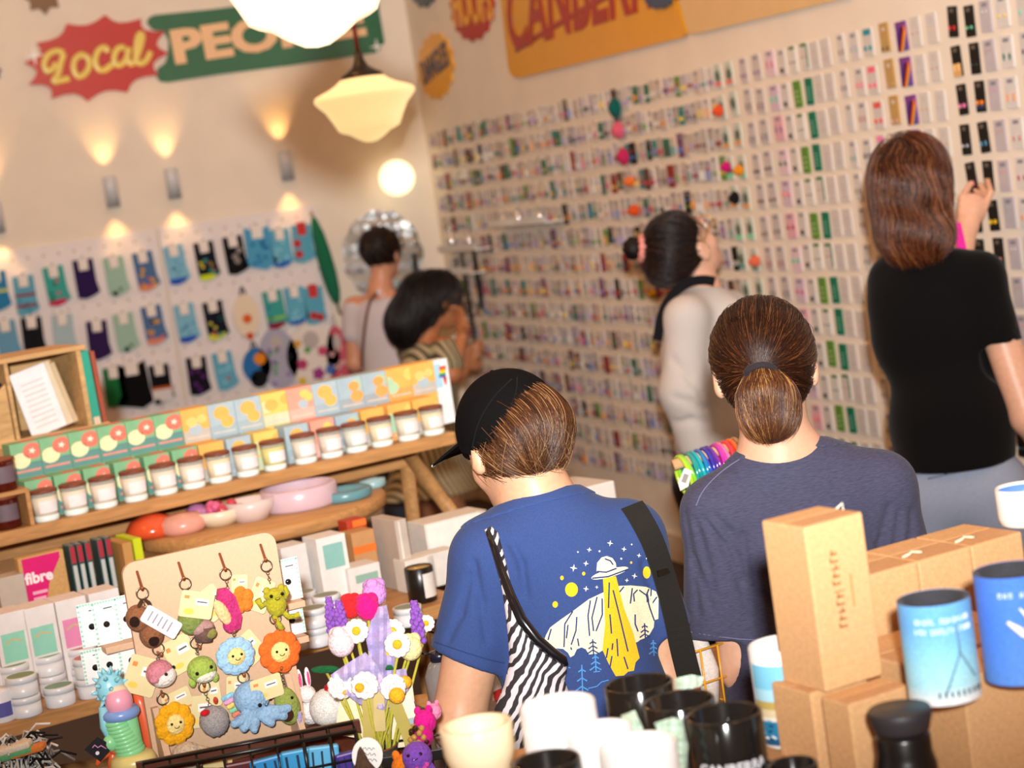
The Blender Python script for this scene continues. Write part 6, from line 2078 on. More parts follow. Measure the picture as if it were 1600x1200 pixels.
# ---- can coolers
def wrap_text_marks(mb, r, z, n, h, a0, a1, m, seed):
	q = random.Random(seed)
	for k in range(n):
		if k == n // 2 - 1:
			continue
		a = a0 + (a1 - a0) * k / (n - 1)
		for j in range(2):
			aa = a + (j - .5) * .05
			mb.box((.0016, .0008, h * q.uniform(.7, 1)), (r * math.cos(aa), r * math.sin(aa), z), m, M=None)
		mb.box((.0032, .0008, h * .25), (r * math.cos(a), r * math.sin(a), z + q.choice((-1, 0, 1)) * h * .33), m)
def cooler(px, py, d, r, h, label, kind):
	p = at(px, py, d)
	base = np.array([p[0], p[1], ztb + .0006 if p[2] > 0 else 0])
	M = frame(base, R0, UPW)
	t = thing('can_cooler', label, 'can cooler', M, 'foam can coolers')
	foam = mat('3a3a3e', 'cloth')
	if kind == 's':
		zones = [(0, .0, 'e9ecec'), (.16, .2, 'a9dcec'), (.34, .4, '9ad6ea'), (.55, .6, '82c4ea'), (.72, .78, '6fb0e6'), (.88, 1, '63a2e0')]
	else:
		zones = [(0, 0, '5f94e6'), (.5, .5, '4f82de'), (1, 1, '4a7adc')]
	for i, (a, b, c) in enumerate(zones):
		z0 = h * a
		z1 = h * (zones[i + 1][0] if i + 1 < len(zones) else 1)
		if z1 <= z0:
			continue
	mb = MB()
	n = 40
	stops = [(a, np.array(lin(c))) for a, b, c in zones]
	for k in range(18):
		u = k / 17
		for i in range(len(stops) - 1):
			if stops[i][0] <= u <= stops[i + 1][0]:
				w = (u - stops[i][0]) / (stops[i + 1][0] - stops[i][0])
				col = stops[i][1] * (1 - w) + stops[i + 1][1] * w
				break
		srgb = tuple(round(12.92 * x if x < .0031308 else 1.055 * x ** (1 / 2.4) - .055, 3) for x in col)
		mb.lathe([(r, h * k / 18), (r, h * (k + 1) / 18)], mat(srgb, 'cloth', rough=.6), n)
	mb.build('sleeve', t)
	MB().lathe([(r - .0003, h - .0003), (r - .005, h), (r - .006, h - .004), (r - .006, .012), (0, .012)], foam, n).build('lining', t)
	MB().lathe([(r, 0), (r * .9, .0005), (0, .0005)], foam, n).build('bottom_disc', t)
	mb = MB()
	wht = mat('dff0f8', 'paper')
	R = r + .0006
	if kind == 's':
		for k in range(9):
			a = -PI / 2 + (k - 2) * .17
			mb.box((.0022, .0008, .006), (R * math.cos(a), R * math.sin(a), .012), mat('39424a', 'paper'), M=None)
		mast = mat('6a8ea0', 'paper')
		def onr(a, z):
			return np.array((R * math.cos(a), R * math.sin(a), z))
		ax = -PI / 2 + .35
		for pa in ([(ax, .085), (ax + .01, .055)], [(ax + .01, .055), (ax - .25, .035), (ax - .5, .014)], [(ax + .01, .055), (ax + .3, .035), (ax + .45, .026)]):
			pts = []
			for (a0, z0), (a1, z1) in zip(pa[:-1], pa[1:]):
				pts += [onr(a0 + (a1 - a0) * u / 5, z0 + (z1 - z0) * u / 5) for u in range(6)]
			mb.tube(pts, .0013, mast, 6)
		q = random.Random(4)
		for row, (z, n_, a0, a1) in enumerate(((h * .845, 14, -PI / 2 - .75, -PI / 2 + .75), (h * .745, 15, -PI / 2 - .78, -PI / 2 + .8))):
			for k in range(n_):
				if k == (5, 3)[row] or (row and k == 10):
					continue
				a = a0 + (a1 - a0) * k / (n_ - 1)
				Mx = T(R * math.cos(a), R * math.sin(a), z) @ RZ(math.degrees(a) + 90)
				mb.box((.0009, .0008, .0055), (-.0012, 0, 0), wht, M=Mx)
				if q.random() < .7:
					mb.box((.0009, .0008, .0055), (.0012, 0, 0), wht, M=Mx)
				mb.box((.003, .0008, .0009), (0, 0, q.choice((-.0025, 0, .0025))), wht, M=Mx)
	else:
		q = random.Random(5)
		for k in range(11):
			if k == 3:
				continue
			a = -PI / 2 - .62 + 1.4 * k / 10
			Mx = T(R * math.cos(a), R * math.sin(a), h * .84) @ RZ(math.degrees(a) + 90)
			mb.box((.0009, .0008, .0055), (-.0012, 0, 0), wht, M=Mx)
			mb.box((.0009, .0008, .0055), (.0012, 0, 0), wht, M=Mx)
			mb.box((.003, .0008, .0009), (0, 0, q.choice((-.0025, 0, .0025))), wht, M=Mx)
		crm = mat('f2efe2', 'paper')
		for pa, w0 in ((((-.5, .6), (-.15, .5), (.3, .42), (.6, .44)), .0058), (((-.15, .72), (.05, .62), (.25, .5)), .0028)):
			pts = []
			for (a0, z0), (a1, z1) in zip(pa[:-1], pa[1:]):
				pts += [((R - .0003) * math.cos(-PI / 2 + a0 + (a1 - a0) * u / 5), (R - .0003) * math.sin(-PI / 2 + a0 + (a1 - a0) * u / 5), h * (z0 + (z1 - z0) * u / 5)) for u in range(6)]
			mb.tube(pts, [(w0 * min(1, .35 + .1 * i), .001) for i in range(len(pts))], crm, 8, flat=(0, 0, 1))
	mb.build('print', t)
	return t
def on_low(px, py):
	return on_z(px, py, ztb)
p = on_z(1477, 1088, ztb)
dd = float(np.dot(p - CAM, FW))
cooler(1477, 1088, dd, .0385, .108, 'sky blue can cooler printed with a flag mast and white lettering', 's')
p = on_z(1600, 1056, ztb)
dd = float(np.dot(p - CAM, FW))
cooler(1600, 1056, dd, .041, .118, 'royal blue can cooler with a white bird wing, cut by the photo edge', 'b')
for i, (px, py, lab) in enumerate(((1412, 1048, 'white price card behind the sky blue can cooler'), (1529, 1030, 'white price card between the two can coolers'))):
	p = lo + XK * (.128, .237)[i] + YK * .1
	MB().box((.03, .0014, .04), (0, 0, .02), mat('f0efee', 'paper'), .0003, M=frame(np.array([p[0], p[1], ztb + .0008]), XK, UPW)).build('price_card', label=lab, cat='card', group='white price cards on the kraft boxes')
# ---- mugs
RZ_ = 1.05
t = thing('counter_riser', 'low oak riser under the mugs', 'riser', frame(np.array([*(at(1035, 1150, 2.13)[:2]), CZ + .0003]), R0, UPW))
MB().box((.34, .46, .016), (-.005, .02, RZ_ - CZ - .0085), mat('b98a58', 'wood'), .002).build('top', t)
for s in (-1, 1):
	MB().box((.02, .44, RZ_ - CZ - .0172), (-.005 + s * .14, .02, (RZ_ - CZ - .0172) / 2), mat('b98a58', 'wood'), .002).build('side_panel', t)
def mug(px, py, d, r, h, c, label, inner=None, handle=None, base=None, name='mug', extra=None):
	p = at(px, py, d)
	b = RZ_ + .0003 if base is None else base
	h = float(p[2]) - b if h is None else h
	t = thing(name, label, 'mug', frame(np.array([p[0], p[1], b]), R0, UPW), 'ceramic mugs on the front counter')
	MB().lathe([(0, 0), (r * .86, 0), (r * .95, .003), (r, .012), (r, h - .002), (r - .0015, h), (r - .0035, h - .002), (r - .004, .012), (r * .7, .006), (0, .006)], mat(c, 'gloss', rough=.12), 40).build('cup', t)
	if inner:
		MB().lathe([(r - .0042, h - .004), (r - .0045, .013), (r * .6, .008), (0, .008)], mat(inner, 'gloss', rough=.12), 40).build('glaze', t)
	a = math.radians(60 if handle is None else handle)
	d0 = np.array((math.cos(a), math.sin(a), 0))
	pts = [d0 * (r - .003) + UPW * h * .78, d0 * (r + .018) + UPW * h * .80, d0 * (r + .03) + UPW * h * .55, d0 * (r + .02) + UPW * h * .28, d0 * (r - .003) + UPW * h * .22]
	sm = []
	for i in range(len(pts) - 1):
		for k in range(4):
			u = k / 4
			p0, p1, p2, p3 = pts[max(i - 1, 0)], pts[i], pts[i + 1], pts[min(i + 2, 4)]
			sm.append(.5 * (2 * p1 + (p2 - p0) * u + (2 * p0 - 5 * p1 + 4 * p2 - p3) * u * u + (3 * p1 - p0 - 3 * p2 + p3) * u ** 3))
	sm.append(pts[-1])
	MB().tube(sm, .006, mat(c, 'gloss', rough=.12), 10).build('handle', t)
	if extra:
		extra(t, r, h)
	return t
def cyl_text(body, size, r, z, m, a0=-PI / 2, bold=.0004):
	vs, fs = text_geo(body, size, .0008, bold, 0, 'CENTER', 1.0)
	mb = MB()
	mb.add([((r + .0005 - y) * math.cos(a0 + x / r), (r + .0005 - y) * math.sin(a0 + x / r), z + zz) for x, y, zz in vs], fs, m)
	return mb
def canb(t, r, h):
	mb = cyl_text('CANBERRA', .0155, r, h - .051, mat('dcdce2', 'paper'))
	mb.build('lettering', t)
	mb = MB()
	for k in range(13):
		a = -PI / 2 - .78 + 1.56 * k / 12
		Mx = T((r + .0006) * math.cos(a), (r + .0006) * math.sin(a), h - .066) @ RZ(math.degrees(a) + 90)
		mb.box((.0013, .0008, .011), (-.0016, 0, 0), mat('dcdce2', 'paper'), M=Mx)
		mb.box((.004, .0008, .0014), (0, 0, (-.004, 0, .004)[k % 3]), mat('dcdce2', 'paper'), M=Mx)
	mb.build('lettering', t)
DKC = '191817'
mug(997, 1066, 2.28, .0412, None, DKC, 'black mug at the back, in front of the saucer print', handle=80)
mug(1060, 1093, 2.18, .0412, None, DKC, 'black mug in the middle of the black mugs', handle=95)
mug(1130, 1113, 2.06, .0412, None, DKC, 'front black mug lettered CANBERRA in white', handle=80, extra=canb)
mug(853, 1186, 1.93, .035, None, DKC, 'black mug cut by the bottom edge, left of the white mugs', handle=120)
mug(1238, 1192, 2.0, .026, None, DKC, 'small black cup at the bottom edge by the kraft boxes', handle=120)
WC = 'efefef'
mug(870, 1098, 2.06, .0412, None, WC, 'tallest white mug beside the zebra bag', handle=95, extra=lambda t, r, h: MB().prism([(-.01, h * .3), (.012, h * .3), (.008, h * .55), (-.006, h * .5)], 0, .0004, mat('c9ccd0', 'paper'), T(-.008, -r * .985, 0)).build('print', t))
mug(935, 1138, 2.02, .036, None, WC, 'white mug between the other two white mugs', handle=100)
mug(995, 1160, 1.96, .0405, None, WC, 'front white mug beside the lettered black mug', handle=90)
def beach(t, r, h):
	mb = MB()
	a0, a1 = math.radians(-168), math.radians(-88)
	for z0, z1, c in ((.62, .86, '7cc4e4'), (.5, .62, 'a8d8ea'), (.42, .5, 'b9a45c'), (.34, .42, 'd8c8a0'), (.3, .34, 'e6ded0'), (.12, .3, '2a7aa0'), (.06, .12, '1a5578')):
		mb.lathe([(r + .0005, h * z0), (r + .0005, h * z1)], mat(c, 'satin'), 18, arc=(a0, a1))
	q = random.Random(2)
	for k in range(14):
		a = q.uniform(a0 + .1, a1 - .1)
		z = h * q.uniform(.08, .32)
		mb.box((.006, .0008, .0022), (0, 0, 0), mat(q.choice(['e6eef0', '4fa0c0', '12405e']), 'satin'), M=T((r + .0008) * math.cos(a), (r + .0008) * math.sin(a), z) @ RZ(math.degrees(a) + 90) @ RY(q.uniform(-30, 30)))
	mb.build('print', t)
p = at(1222, 1004, 2.24)
mug(1222, 1004, 2.24, .0405, None, WC, 'white mug printed with a beach, left of the tall kraft box', handle=-60, extra=beach)
p = at(1602, 792, 2.55)
mug(1604, 794, 2.5, .038, .05, 'ece8e2', 'white bowl-like mug with blue inside, on the back row of boxes', inner='5f86d0', handle=80, base=CZ + hb + .0013)
# mint tissue between the mugs
for i, (poly, d, lab) in enumerate((([(1054, 1060), (1080, 1054), (1100, 1058), (1096, 1072), (1075, 1078), (1056, 1076)], 2.33, 'pale mint tissue behind the black mugs'), ([(970, 1118), (992, 1110), (1006, 1140), (1000, 1165), (980, 1160)], 2.09, 'pale mint tissue between white and black mugs'),
									([(1022, 1130), (1050, 1121), (1066, 1124), (1075, 1165), (1072, 1210), (1050, 1210), (1040, 1165)], 2.03, 'pale mint tissue beside the lettered black mug'), ([(905, 1182), (930, 1180), (932, 1210), (906, 1210)], 2.08, 'scrap of mint tissue at the bottom edge'))):
	vs, fs = puff(poly, lambda x, y: d + .004 * math.sin(x * .3) + .004 * math.sin(y * .25), .004, 6, .001)
	mb = MB()
	mb.add(vs, fs, mat('bfd8c4', 'cloth'), False)
	mb.build('tissue_sheet', label=lab, cat='tissue paper', group='mint tissue among the mugs')
# cream planter cup and black flask
p = at(747, 1158, 2.1)
t = thing('planter_cup', 'cream cup with a thick rim cut by the bottom edge, below the elbow', 'cup', frame(np.array([p[0], p[1], RZ_ + .0003 - .065]), R0, UPW))
h = float(p[2]) - CZ
MB().lathe([(0, 0), (.026, 0), (.03, .004), (.031, h - .052), (.036, h - .042), (.0395, h - .03), (.0405, h - .003), (.039, h), (.034, h - .001), (.033, h - .02), (.028, h - .05), (0, h - .055)], mat('f0dfba', 'satin'), 40).build('cup', t)
mb = MB()
mb.lathe([(0, 0), (.013, 0), (.013, .002), (0, .0025)], mat('e2a860', 'satin'), 24, M=T(.002, -.0305, h - .062) @ RX(90))
mb.build('round_motif', t)
p = at(1405, 1107, 1.98)
t = thing('flask', 'matte black flask with a flat cap in front of the kraft boxes', 'flask', frame(np.array([p[0], p[1], CZ + .0003]), R0, UPW))
h = float(p[2]) - CZ
MB().lathe([(0, 0), (.03, 0), (.032, .003), (.032, h - .06), (.030, h - .052), (.0285, h - .046), (.0285, h - .03), (.026, h - .024), (0, h - .024)], mat('141314', 'satin', rough=.28), 36).build('bottle', t)
MB().lathe([(0, h - .0238), (.028, h - .0238), (.0295, h - .019), (.0325, h - .008), (.0325, h - .002), (.0315, h), (0, h)], mat('2c2c30', 'plastic', rough=.5), 36).build('cap', t)
# ================================================================ things between the people
# bangle stand
A_, B_ = at(1052, 727, 3.9), at(1172, 688, 3.94)
ax_ = nrm(B_ - A_)
L_ = np.linalg.norm(B_ - A_)
t = thing('bangle_stand', 'birch bangle bar on a tall post behind the slate shirt', 'stand', Matrix.Translation(V(A_)))
bi = mat('d2a878', 'wood')
MB().tube([(0, 0, 0), ax_ * L_], .011, bi, 16).build('bar', t)
MB().tube([ax_ * L_ * .8, np.array([*(ax_ * L_ * .8)[:2], -float(A_[2]) + .02])], .012, bi, 12).build('post', t)
MB().lathe([(0, -float(A_[2])), (.13, -float(A_[2])), (.13, -float(A_[2]) + .018), (.02, -float(A_[2]) + .024), (0, -float(A_[2]) + .024)], bi, 28, M=T(*(ax_ * L_ * .8)[:2], 0)).build('base', t)
BC = [('a8c832', 'lime green'), ('7fc23a', 'leaf green'), ('1f8f80', 'sea green'), ('158a92', 'teal'), ('1aa0a8', 'turquoise'), ('1478a8', 'ocean blue'), ('2a50b0', 'royal blue'), ('33309a', 'indigo'), ('4a2488', 'deep violet'), ('7a2a9a', 'purple'), ('b02a98', 'orchid'), ('e03a98', 'hot pink'), ('f06a9a', 'pink'),
	('e0364a', 'crimson'), ('d8261c', 'red'), ('e05a2a', 'orange red'), ('b8925a', 'gold'), ('8a6a44', 'bronze')]
n1 = nrm(np.cross(ax_, UPW))
n2 = np.cross(n1, ax_)
for i, (c, nm) in enumerate(BC):
	k = .016 + .0076 * i
	cc = A_ + ax_ * k - n2 * .029
	mb = MB()
	mb.torus((0, 0, 0), .042, .0043, mat(c, 'gloss', rough=.15), 32, 10)
	mb.build('bangle', M=frame(cc, n1, ax_) @ RX(6 * math.sin(i * 2.3)), label='%s bangle on the birch bar' % nm, cat='bangle', group='rainbow bangles on the bar')
mb = MB()
mb.prism([(-.008, .02), (.008, .02), (.012, -.012), (0, -.026), (-.010, -.012)], -.0006, .0006, mat('e2d8ca', 'paper'))
mb.prism(rect(-.005, -.008, .005, .01), .0006, .001, mat('8a8580', 'paper'))
mb.build('price_tag', M=frame(at(1070, 748, 3.83), R0, UPW) @ RY(28), label='cream price tag dangling from the end of the bangles', cat='tag')
# white plinth behind the blue shirt
p = at(874, 762, 4.6)
mb = MB()
zt_ = float(at(930, 752, 4.6)[2])
mb.box((.2, .18, zt_), (0, 0, zt_ / 2), mat('ded8d0', 'satin'), .004)
mb.build('plinth', M=frame(np.array([*(p[:2]), 0.0003]), SDIR, UPW), label='plain white plinth seen past the blue shirt shoulder', cat='plinth')
p = at(1052, 930, 3.7)
mb = MB()
mb.box((.05, .05, .3), (0, 0, -.08), mat('e2e0de', 'paper'), .002)
# yellow wire basket
YA = at(1062, 1026, 3.36)
t = thing('wire_basket', 'yellow wire basket of dark textiles behind the black strap', 'basket', frame(YA, SDIR, UPW))
yel = mat('eda62a', 'satin')
mb = MB()
for z in (0, -.06, -.12):
	mb.tube([(-.03, 0, z), (.12, 0, z), (.12, .12, z), (-.03, .12, z)], .0022, yel, 6, True)
mb.build('rim_wires', t)
for i in range(5):
	x = -.03 + .0375 * i
	MB().tube([(x, 0, 0), (x, 0, -.12), (x, .12, -.12), (x, .12, 0)], .0022, yel, 6).build('wire', t)
zb2 = float(YA[2]) - .122
q = random.Random(6)
for i, (c, lab) in enumerate((('2a1a1e', 'dark rolled textile in the yellow basket'), ('b03a34', 'red rolled textile in the yellow basket'), ('e0d6cc', 'cream rolled textile in the yellow basket'), ('1a1a2a', 'navy rolled textile in the yellow basket'), ('c07a4a', 'tan rolled textile in the yellow basket'), ('8a5a60', 'dusky rolled textile in the yellow basket'))):
	mb = MB()
	x0, y0 = -.01 + .042 * (i % 3), .035 + .05 * (i // 3)
	mb.tube([(x0, y0, -.115), (x0 + .006, y0, -.05), (x0 - .004, y0 + .004, .012 + .012 * (i % 2))], [.017, .02, .015], mat(c, 'cloth'), 12)
	mb.build('rolled_cloth', M=frame(YA, SDIR, UPW), label=lab, cat='cloth', group='rolled textiles in the yellow basket')
t = thing('display_table', 'tan wooden table under the yellow wire basket', 'table', frame(np.array([YA[0], YA[1], 0]) + FH * .16, SDIR, UPW))
MB().box((.62, .5, .03), (.08, .02, zb2 - .018), mat('a8743e', 'wood'), .003).build('tabletop', t)
for x in (-.18, .34):
	for y in (-.18, .22):
		MB().box((.045, .045, zb2 - .033), (x, y, (zb2 - .033) / 2), mat('a8743e', 'wood'), .003).build('leg', t)
# bottle with black loop beside the blue sleeve
t = thing('water_bottle', 'clear bottle with a thick black carry loop beside the blue sleeve', 'bottle', frame(at(692, 1062, 3.26), R0, UPW))
pts = [at(668 + 20 * math.cos(a) * (1.0), 1004 + 18 * math.sin(a), 3.25) for a in [2 * PI * i / 28 for i in range(28)]]
mb = MB()
mb.tube(pts, [(.0022, .0055)] * 28, mat('1b1a2a', 'satin'), 8, True, flat=tuple(R0))
k = mb.build('carry_loop', t)
k.matrix_parent_inverse = t.matrix_world.inverted()
MB().lathe([(0, -.12), (.028, -.12), (.03, -.11), (.03, .01), (.02, .03), (.014, .034), (0, .034)], mat('c9c6c4', 'gloss', trans=.7, rough=.08), 28).build('body', t)
MB().lathe([(0, .034), (.016, .034), (.017, .05), (0, .052)], mat('1b1a2a', 'satin'), 20).build('cap', t)
# dark polished bowls and a red box on a low stool behind the arm
p = at(768, 1118, 3.75)
zs = float(p[2]) - .03
t = thing('low_stool', 'low dark stool behind the bare arm', 'stool', Matrix.Translation(V((p[0], p[1], 0))))
MB().lathe([(0, zs - .03), (.17, zs - .03), (.17, zs), (0, zs)], walnut, 28).build('seat', t)
for k in range(4):
	a = PI / 4 + k * PI / 2
	MB().tube([(.12 * math.cos(a), .12 * math.sin(a), zs - .03), (.14 * math.cos(a), .14 * math.sin(a), 0)], .014, walnut, 8).build('leg', t)
MB().lathe([(0, 0), (.03, 0), (.06, .02), (.07, .045), (.067, .045), (.055, .022), (0, .008)], mat('4a4644', 'gloss', metal=.8, rough=.2), 32).build('bowl', M=Matrix.Translation(V((p[0] + .02, p[1] - .03, zs + .0005))), label='dark polished metal bowl seen between the arm and zebra bag', cat='bowl')
mb = MB()
mb.box((.07, .05, .09), (0, 0, .045), mat('e6e2e0', 'paper'), .001)
mb.prism(rect(-.033, .03, .033, .06), .025, .0256, mat('c8322c', 'paper'))
mb.build('gift_box', M=frame(np.array([p[0], p[1], zs + .0005]) + FH * .1 + R0 * .01, SDIR, UPW) @ RZ(20), label='white box with a red band behind the bare arm', cat='box')
p = at(655, 1095, 3.3)
t = thing('wooden_tray', 'tan wooden tray with a red rim left of the bare elbow', 'tray', frame(np.array([*p[:2], float(p[2]) - .02]) + 0 * R0, SDIR, UPW))
MB().lathe([(0, 0), (.06, 0), (.066, .012), (.064, .014), (.058, .004), (0, .004)], mat('b9824e', 'wood'), 32).build('dish', t)
MB().torus((0, 0, -.008), .06, .008, mat('a0181c', 'satin'), 32, 8).build('rim', t)
# ================================================================ people
def head_axes(fwd, up=None):
	f = nrm(wv(*fwd))
	u = UPW if up is None else nrm(wv(*up))
	t = nrm(u - f * np.dot(u, f))
	return np.cross(f, t), f, t                     # right, forward, top
def head_prims(c, ax, s=1.0):
	X, Y, Z = ax
	Rm = np.stack([X, Y, Z])
	def p(x, y, z):
		return c + (X * x + Y * y + Z * z) * s
	o = [ell(p(0, -.008, .022), np.array((.074, .096, .092)) * s, Rm, .02), ell(p(0, .03, -.04), np.array((.062, .064, .088)) * s, Rm, .03), ell(p(0, .062, -.1), np.array((.03, .026, .024)) * s, Rm, .03)]
	for sg in (-1, 1):
		o.append(ell(p(sg * .042, .055, -.035), np.array((.022, .022, .024)) * s, Rm, .02))
		o.append(cap(p(sg * .012, .092, .024), p(sg * .045, .078, .022), .009 * s, .008 * s, .012))
		o.append(neg(ell(p(sg * .031, .1, .004), np.array((.017, .013, .012)) * s, Rm, .008)))
		o.append(ell(p(sg * .081, -.006, -.012), np.array((.013, .02, .034)) * s, Rm, .006))
		o.append(neg(ell(p(sg * .095, .0, -.008), np.array((.008, .011, .018)) * s, Rm, .005)))
	o += [cap(p(0, .09, .012), p(0, .112, -.028), .008 * s, .013 * s, .012), ell(p(-.011, .101, -.033), .009 * s, None, .006), ell(p(.011, .101, -.033), .009 * s, None, .006),
		ell(p(0, .091, -.062), np.array((.024, .012, .007)) * s, Rm, .006), ell(p(0, .089, -.072), np.array((.021, .012, .008)) * s, Rm, .005)]
	return o
def eyes(c, ax, parent, s=1.0):
	X, Y, Z = ax
	for sg in (-1, 1):
		e = c + (X * sg * .031 + Y * .083 + Z * .004) * s
		mb = MB()
		mb.ball(e, .0118 * s, mat('ece6e0', 'gloss'), 12, 8)
		mb.ball(e + Y * .0075 * s, .0062 * s, mat('3a2417', 'gloss'), 10, 6)
		k = mb.build('eye', parent)
		k.matrix_parent_inverse = Matrix.Translation(-V(parent.location))
def hand_prims(w, d, n, th, s=1.0, curl=.5):
	"""w wrist, d finger direction, n palm normal (the way the palm faces), th side of the thumb."""
	d, n, th = nrm(d), nrm(n), nrm(th)
	Rm = np.stack([th, d, n])
	o = [ell(w + d * .045 * s, np.array((.04, .052, .015)) * s, Rm, .015)]
	for i, (off, ln) in enumerate(((.030, .072), (.010, .08), (-.010, .075), (-.029, .058))):
		a = w + d * .088 * s + th * off * s
		m1 = nrm(d * (1 - .45 * curl) + n * .7 * curl)
		b = a + m1 * ln * .52 * s
		m2 = nrm(d * (1 - 1.3 * curl) + n * 1.2 * curl)
		o += [cap(a - d * .02 * s, b, .0095 * s, .0085 * s, .006), cap(b, b + m2 * ln * .5 * s, .0085 * s, .007 * s, .004)]
	a = w + d * .025 * s + th * .032 * s
	b = a + nrm(th * .8 + d * .7 + n * .3) * .042 * s
	o += [cap(w + d * .02 * s + th * .018 * s, b, .013 * s, .0105 * s, .01), cap(b, b + nrm(th * .2 + d + n * .5) * .034 * s, .0105 * s, .008 * s, .005)]
	return o
SKIN = dict(sss=.12)
def hair_cols(dark, mid, light, pl=.25):
	d, m, l = (np.array(lin(c)) for c in (dark, mid, light))
	def f(rg, n):
		t = rg.uniform(0, 1, (n, 1))
		c = d + (m - d) * t
		k = rg.uniform(0, 1, (n, 1)) < pl
		return np.where(k, m + (l - m) * rg.uniform(0, 1, (n, 1)), c)
	return f
HAIRM = attr_mat('hair_strand', .38, .45)
class Figure:
	def __init__(self, label, skinc, h):
		self.label, self.skinc, self.h = label, skinc, h
		self.skin = []
	def legs(self, pel, br, bf, spread=.09, foot=True, shift=0.0):
		"""Hip, knee and ankle down to the floor under the pelvis; returns the trouser legs' joints."""
		J = []
		for sg in (-1, 1):
			hip = pel + br * sg * spread
			an = np.array([*(pel + br * sg * (spread + .02) + bf * (.02 + shift * sg))[:2], .085])
			kn = (hip + an) / 2 + bf * .02
			self.skin += [cap(hip - UPW * .04, kn, .06, .05, .03), cap(kn, an, .05, .036, .02), cap(an - UPW * .045 - bf * .03, an - UPW * .055 + bf * .13, .034, .028, .02)]
			J.append((hip, kn, an))
		return J
	def body(self):
		lo = np.min([_bb(p)[0] for p in self.skin if p[0] in 'ce'], 0)
		hi = np.max([_bb(p)[1] for p in self.skin if p[0] in 'ce'], 0)
		org = np.array([(lo[0] + hi[0]) / 2, (lo[1] + hi[1]) / 2, 0])
		v, q = sdf_mesh(self.skin, self.h)
		self.sv = v
		self.o = np_obj('person', v, q, mat(self.skinc, 'skin', **SKIN), origin=org, label=self.label, cat='person')
		return self.o
	def wear(self, name, prims, m, h=None, disp=None, label=None):
		v, q = sdf_mesh(prims, h or self.h, disp)
		v = relax(v, q)
		o = np_obj(name, v, q, m, self.o, label=label)
		return o, v, q
	def mb(self, name, mb, parent=None, label=None):
		k = mb.build(name, parent or self.o, label=label)
		if parent is None:
			k.matrix_parent_inverse = Matrix.Translation(-V(self.o.location))
		return k
	def trousers(self, J, pel, br, bf, c, h=None, waist=.1):
		P = [ell(pel + UPW * .02, (.165, .115, .13), np.stack([br, bf, UPW]), .04)]
		for hip, kn, an in J:
			P += [cap(hip, kn, .095, .075, .05), cap(kn, an, .072, .06, .02)]
		P.append(plane(pel + UPW * waist, UPW))
		o, v, q = self.wear('trousers', P, c if not isinstance(c, str) else mat(c, 'cloth'), h or .009)
		self.tb = bvh_of(v, q)
		for hip, kn, an in J:
			s = [cap(an - UPW * .05 - bf * .035, an - UPW * .052 + bf * .14, .042, .036, .02), cap(an - UPW * .03, an + UPW * .01, .045, .043, .02), plane(np.array([*an[:2], .004]), -UPW)]
			self.wear('shoe', s, mat('2a2624', 'satin'), .007)
		return o
def wrinkle(bvh_pts, r=.006, k=.012):
	return [neg(cap(a, b, r, r * .8, k)) for a, b in zip(bvh_pts[:-1], bvh_pts[1:])]
def surf(prims, px, py, d0=1.5, d1=12):
	"""First point of a garment met along the sight line."""
	r = ray(px, py)
	t = np.arange(d0, d1, .004)
	s = sdf_at(prims, CAM + r * t[:, None])
	i = np.argmax(s < 0)
	return CAM + r * t[i] if s[i] < 0 else None
def ribbon_on(mb, bvh, path, w, th, m, off=.004, sub=6, dflt=3.1):
	"""A flat strap laid over a garment along a line seen in the photo."""
	pts = []
	for i in range(len(path) - 1):
		for k in range(sub):
			u = k / sub
			p0, p1, p2, p3 = path[max(i - 1, 0)], path[i], path[i + 1], path[min(i + 2, len(path) - 1)]
			pts.append([.5 * (2 * p1[j] + (p2[j] - p0[j]) * u + (2 * p0[j] - 5 * p1[j] + 4 * p2[j] - p3[j]) * u * u + (3 * p1[j] - p0[j] - 3 * p2[j] + p3[j]) * u ** 3) for j in (0, 1)])
	pts.append(list(path[-1]))
	W, Nn = [], []
	last, ln = dflt, None
	for x, y in pts:
		d = ray(x, y)
		dn = d / np.linalg.norm(d)
		loc, n, _, dist = bvh.ray_cast(V(CAM), V(dn))
		if loc is not None and abs(np.dot(np.array(loc) - CAM, FW) - last) < .25:
			p, n = np.array(loc), np.array(n)
			if np.dot(n, dn) > 0:
				n = -n
			last = np.dot(p - CAM, FW)
		else:
			p, n = CAM + d * last, (ln if ln is not None else -dn)
		n = nrm(n - dn * .0 - dn * .8)
		ln = n
		W.append(p + n * off)
		Nn.append(n)
	W, Nn = np.array(W), np.array(Nn)
	for _ in range(3):
		W[1:-1] = (W[:-2] + 2 * W[1:-1] + W[2:]) / 4
		Nn[1:-1] = (Nn[:-2] + 2 * Nn[1:-1] + Nn[2:]) / 4
	vs, fs = [], []
	k = len(W)
	for i in range(k):
		t = nrm(W[min(i + 1, k - 1)] - W[max(i - 1, 0)])
		n = nrm(Nn[i])
		s = nrm(np.cross(t, n))
		for a, b in ((-1, -1), (1, -1), (1, 1), (-1, 1)):
			vs.append(W[i] + s * a * w / 2 + n * b * th / 2)
	for i in range(k - 1):
		for j in range(4):
			j2 = (j + 1) % 4
			fs.append((i * 4 + j, i * 4 + j2, i * 4 + 4 + j2, i * 4 + 4 + j))
	fs += [(3, 2, 1, 0), (4 * k - 4, 4 * k - 3, 4 * k - 2, 4 * k - 1)]
	mb.add(vs, fs, m, False)
	return W
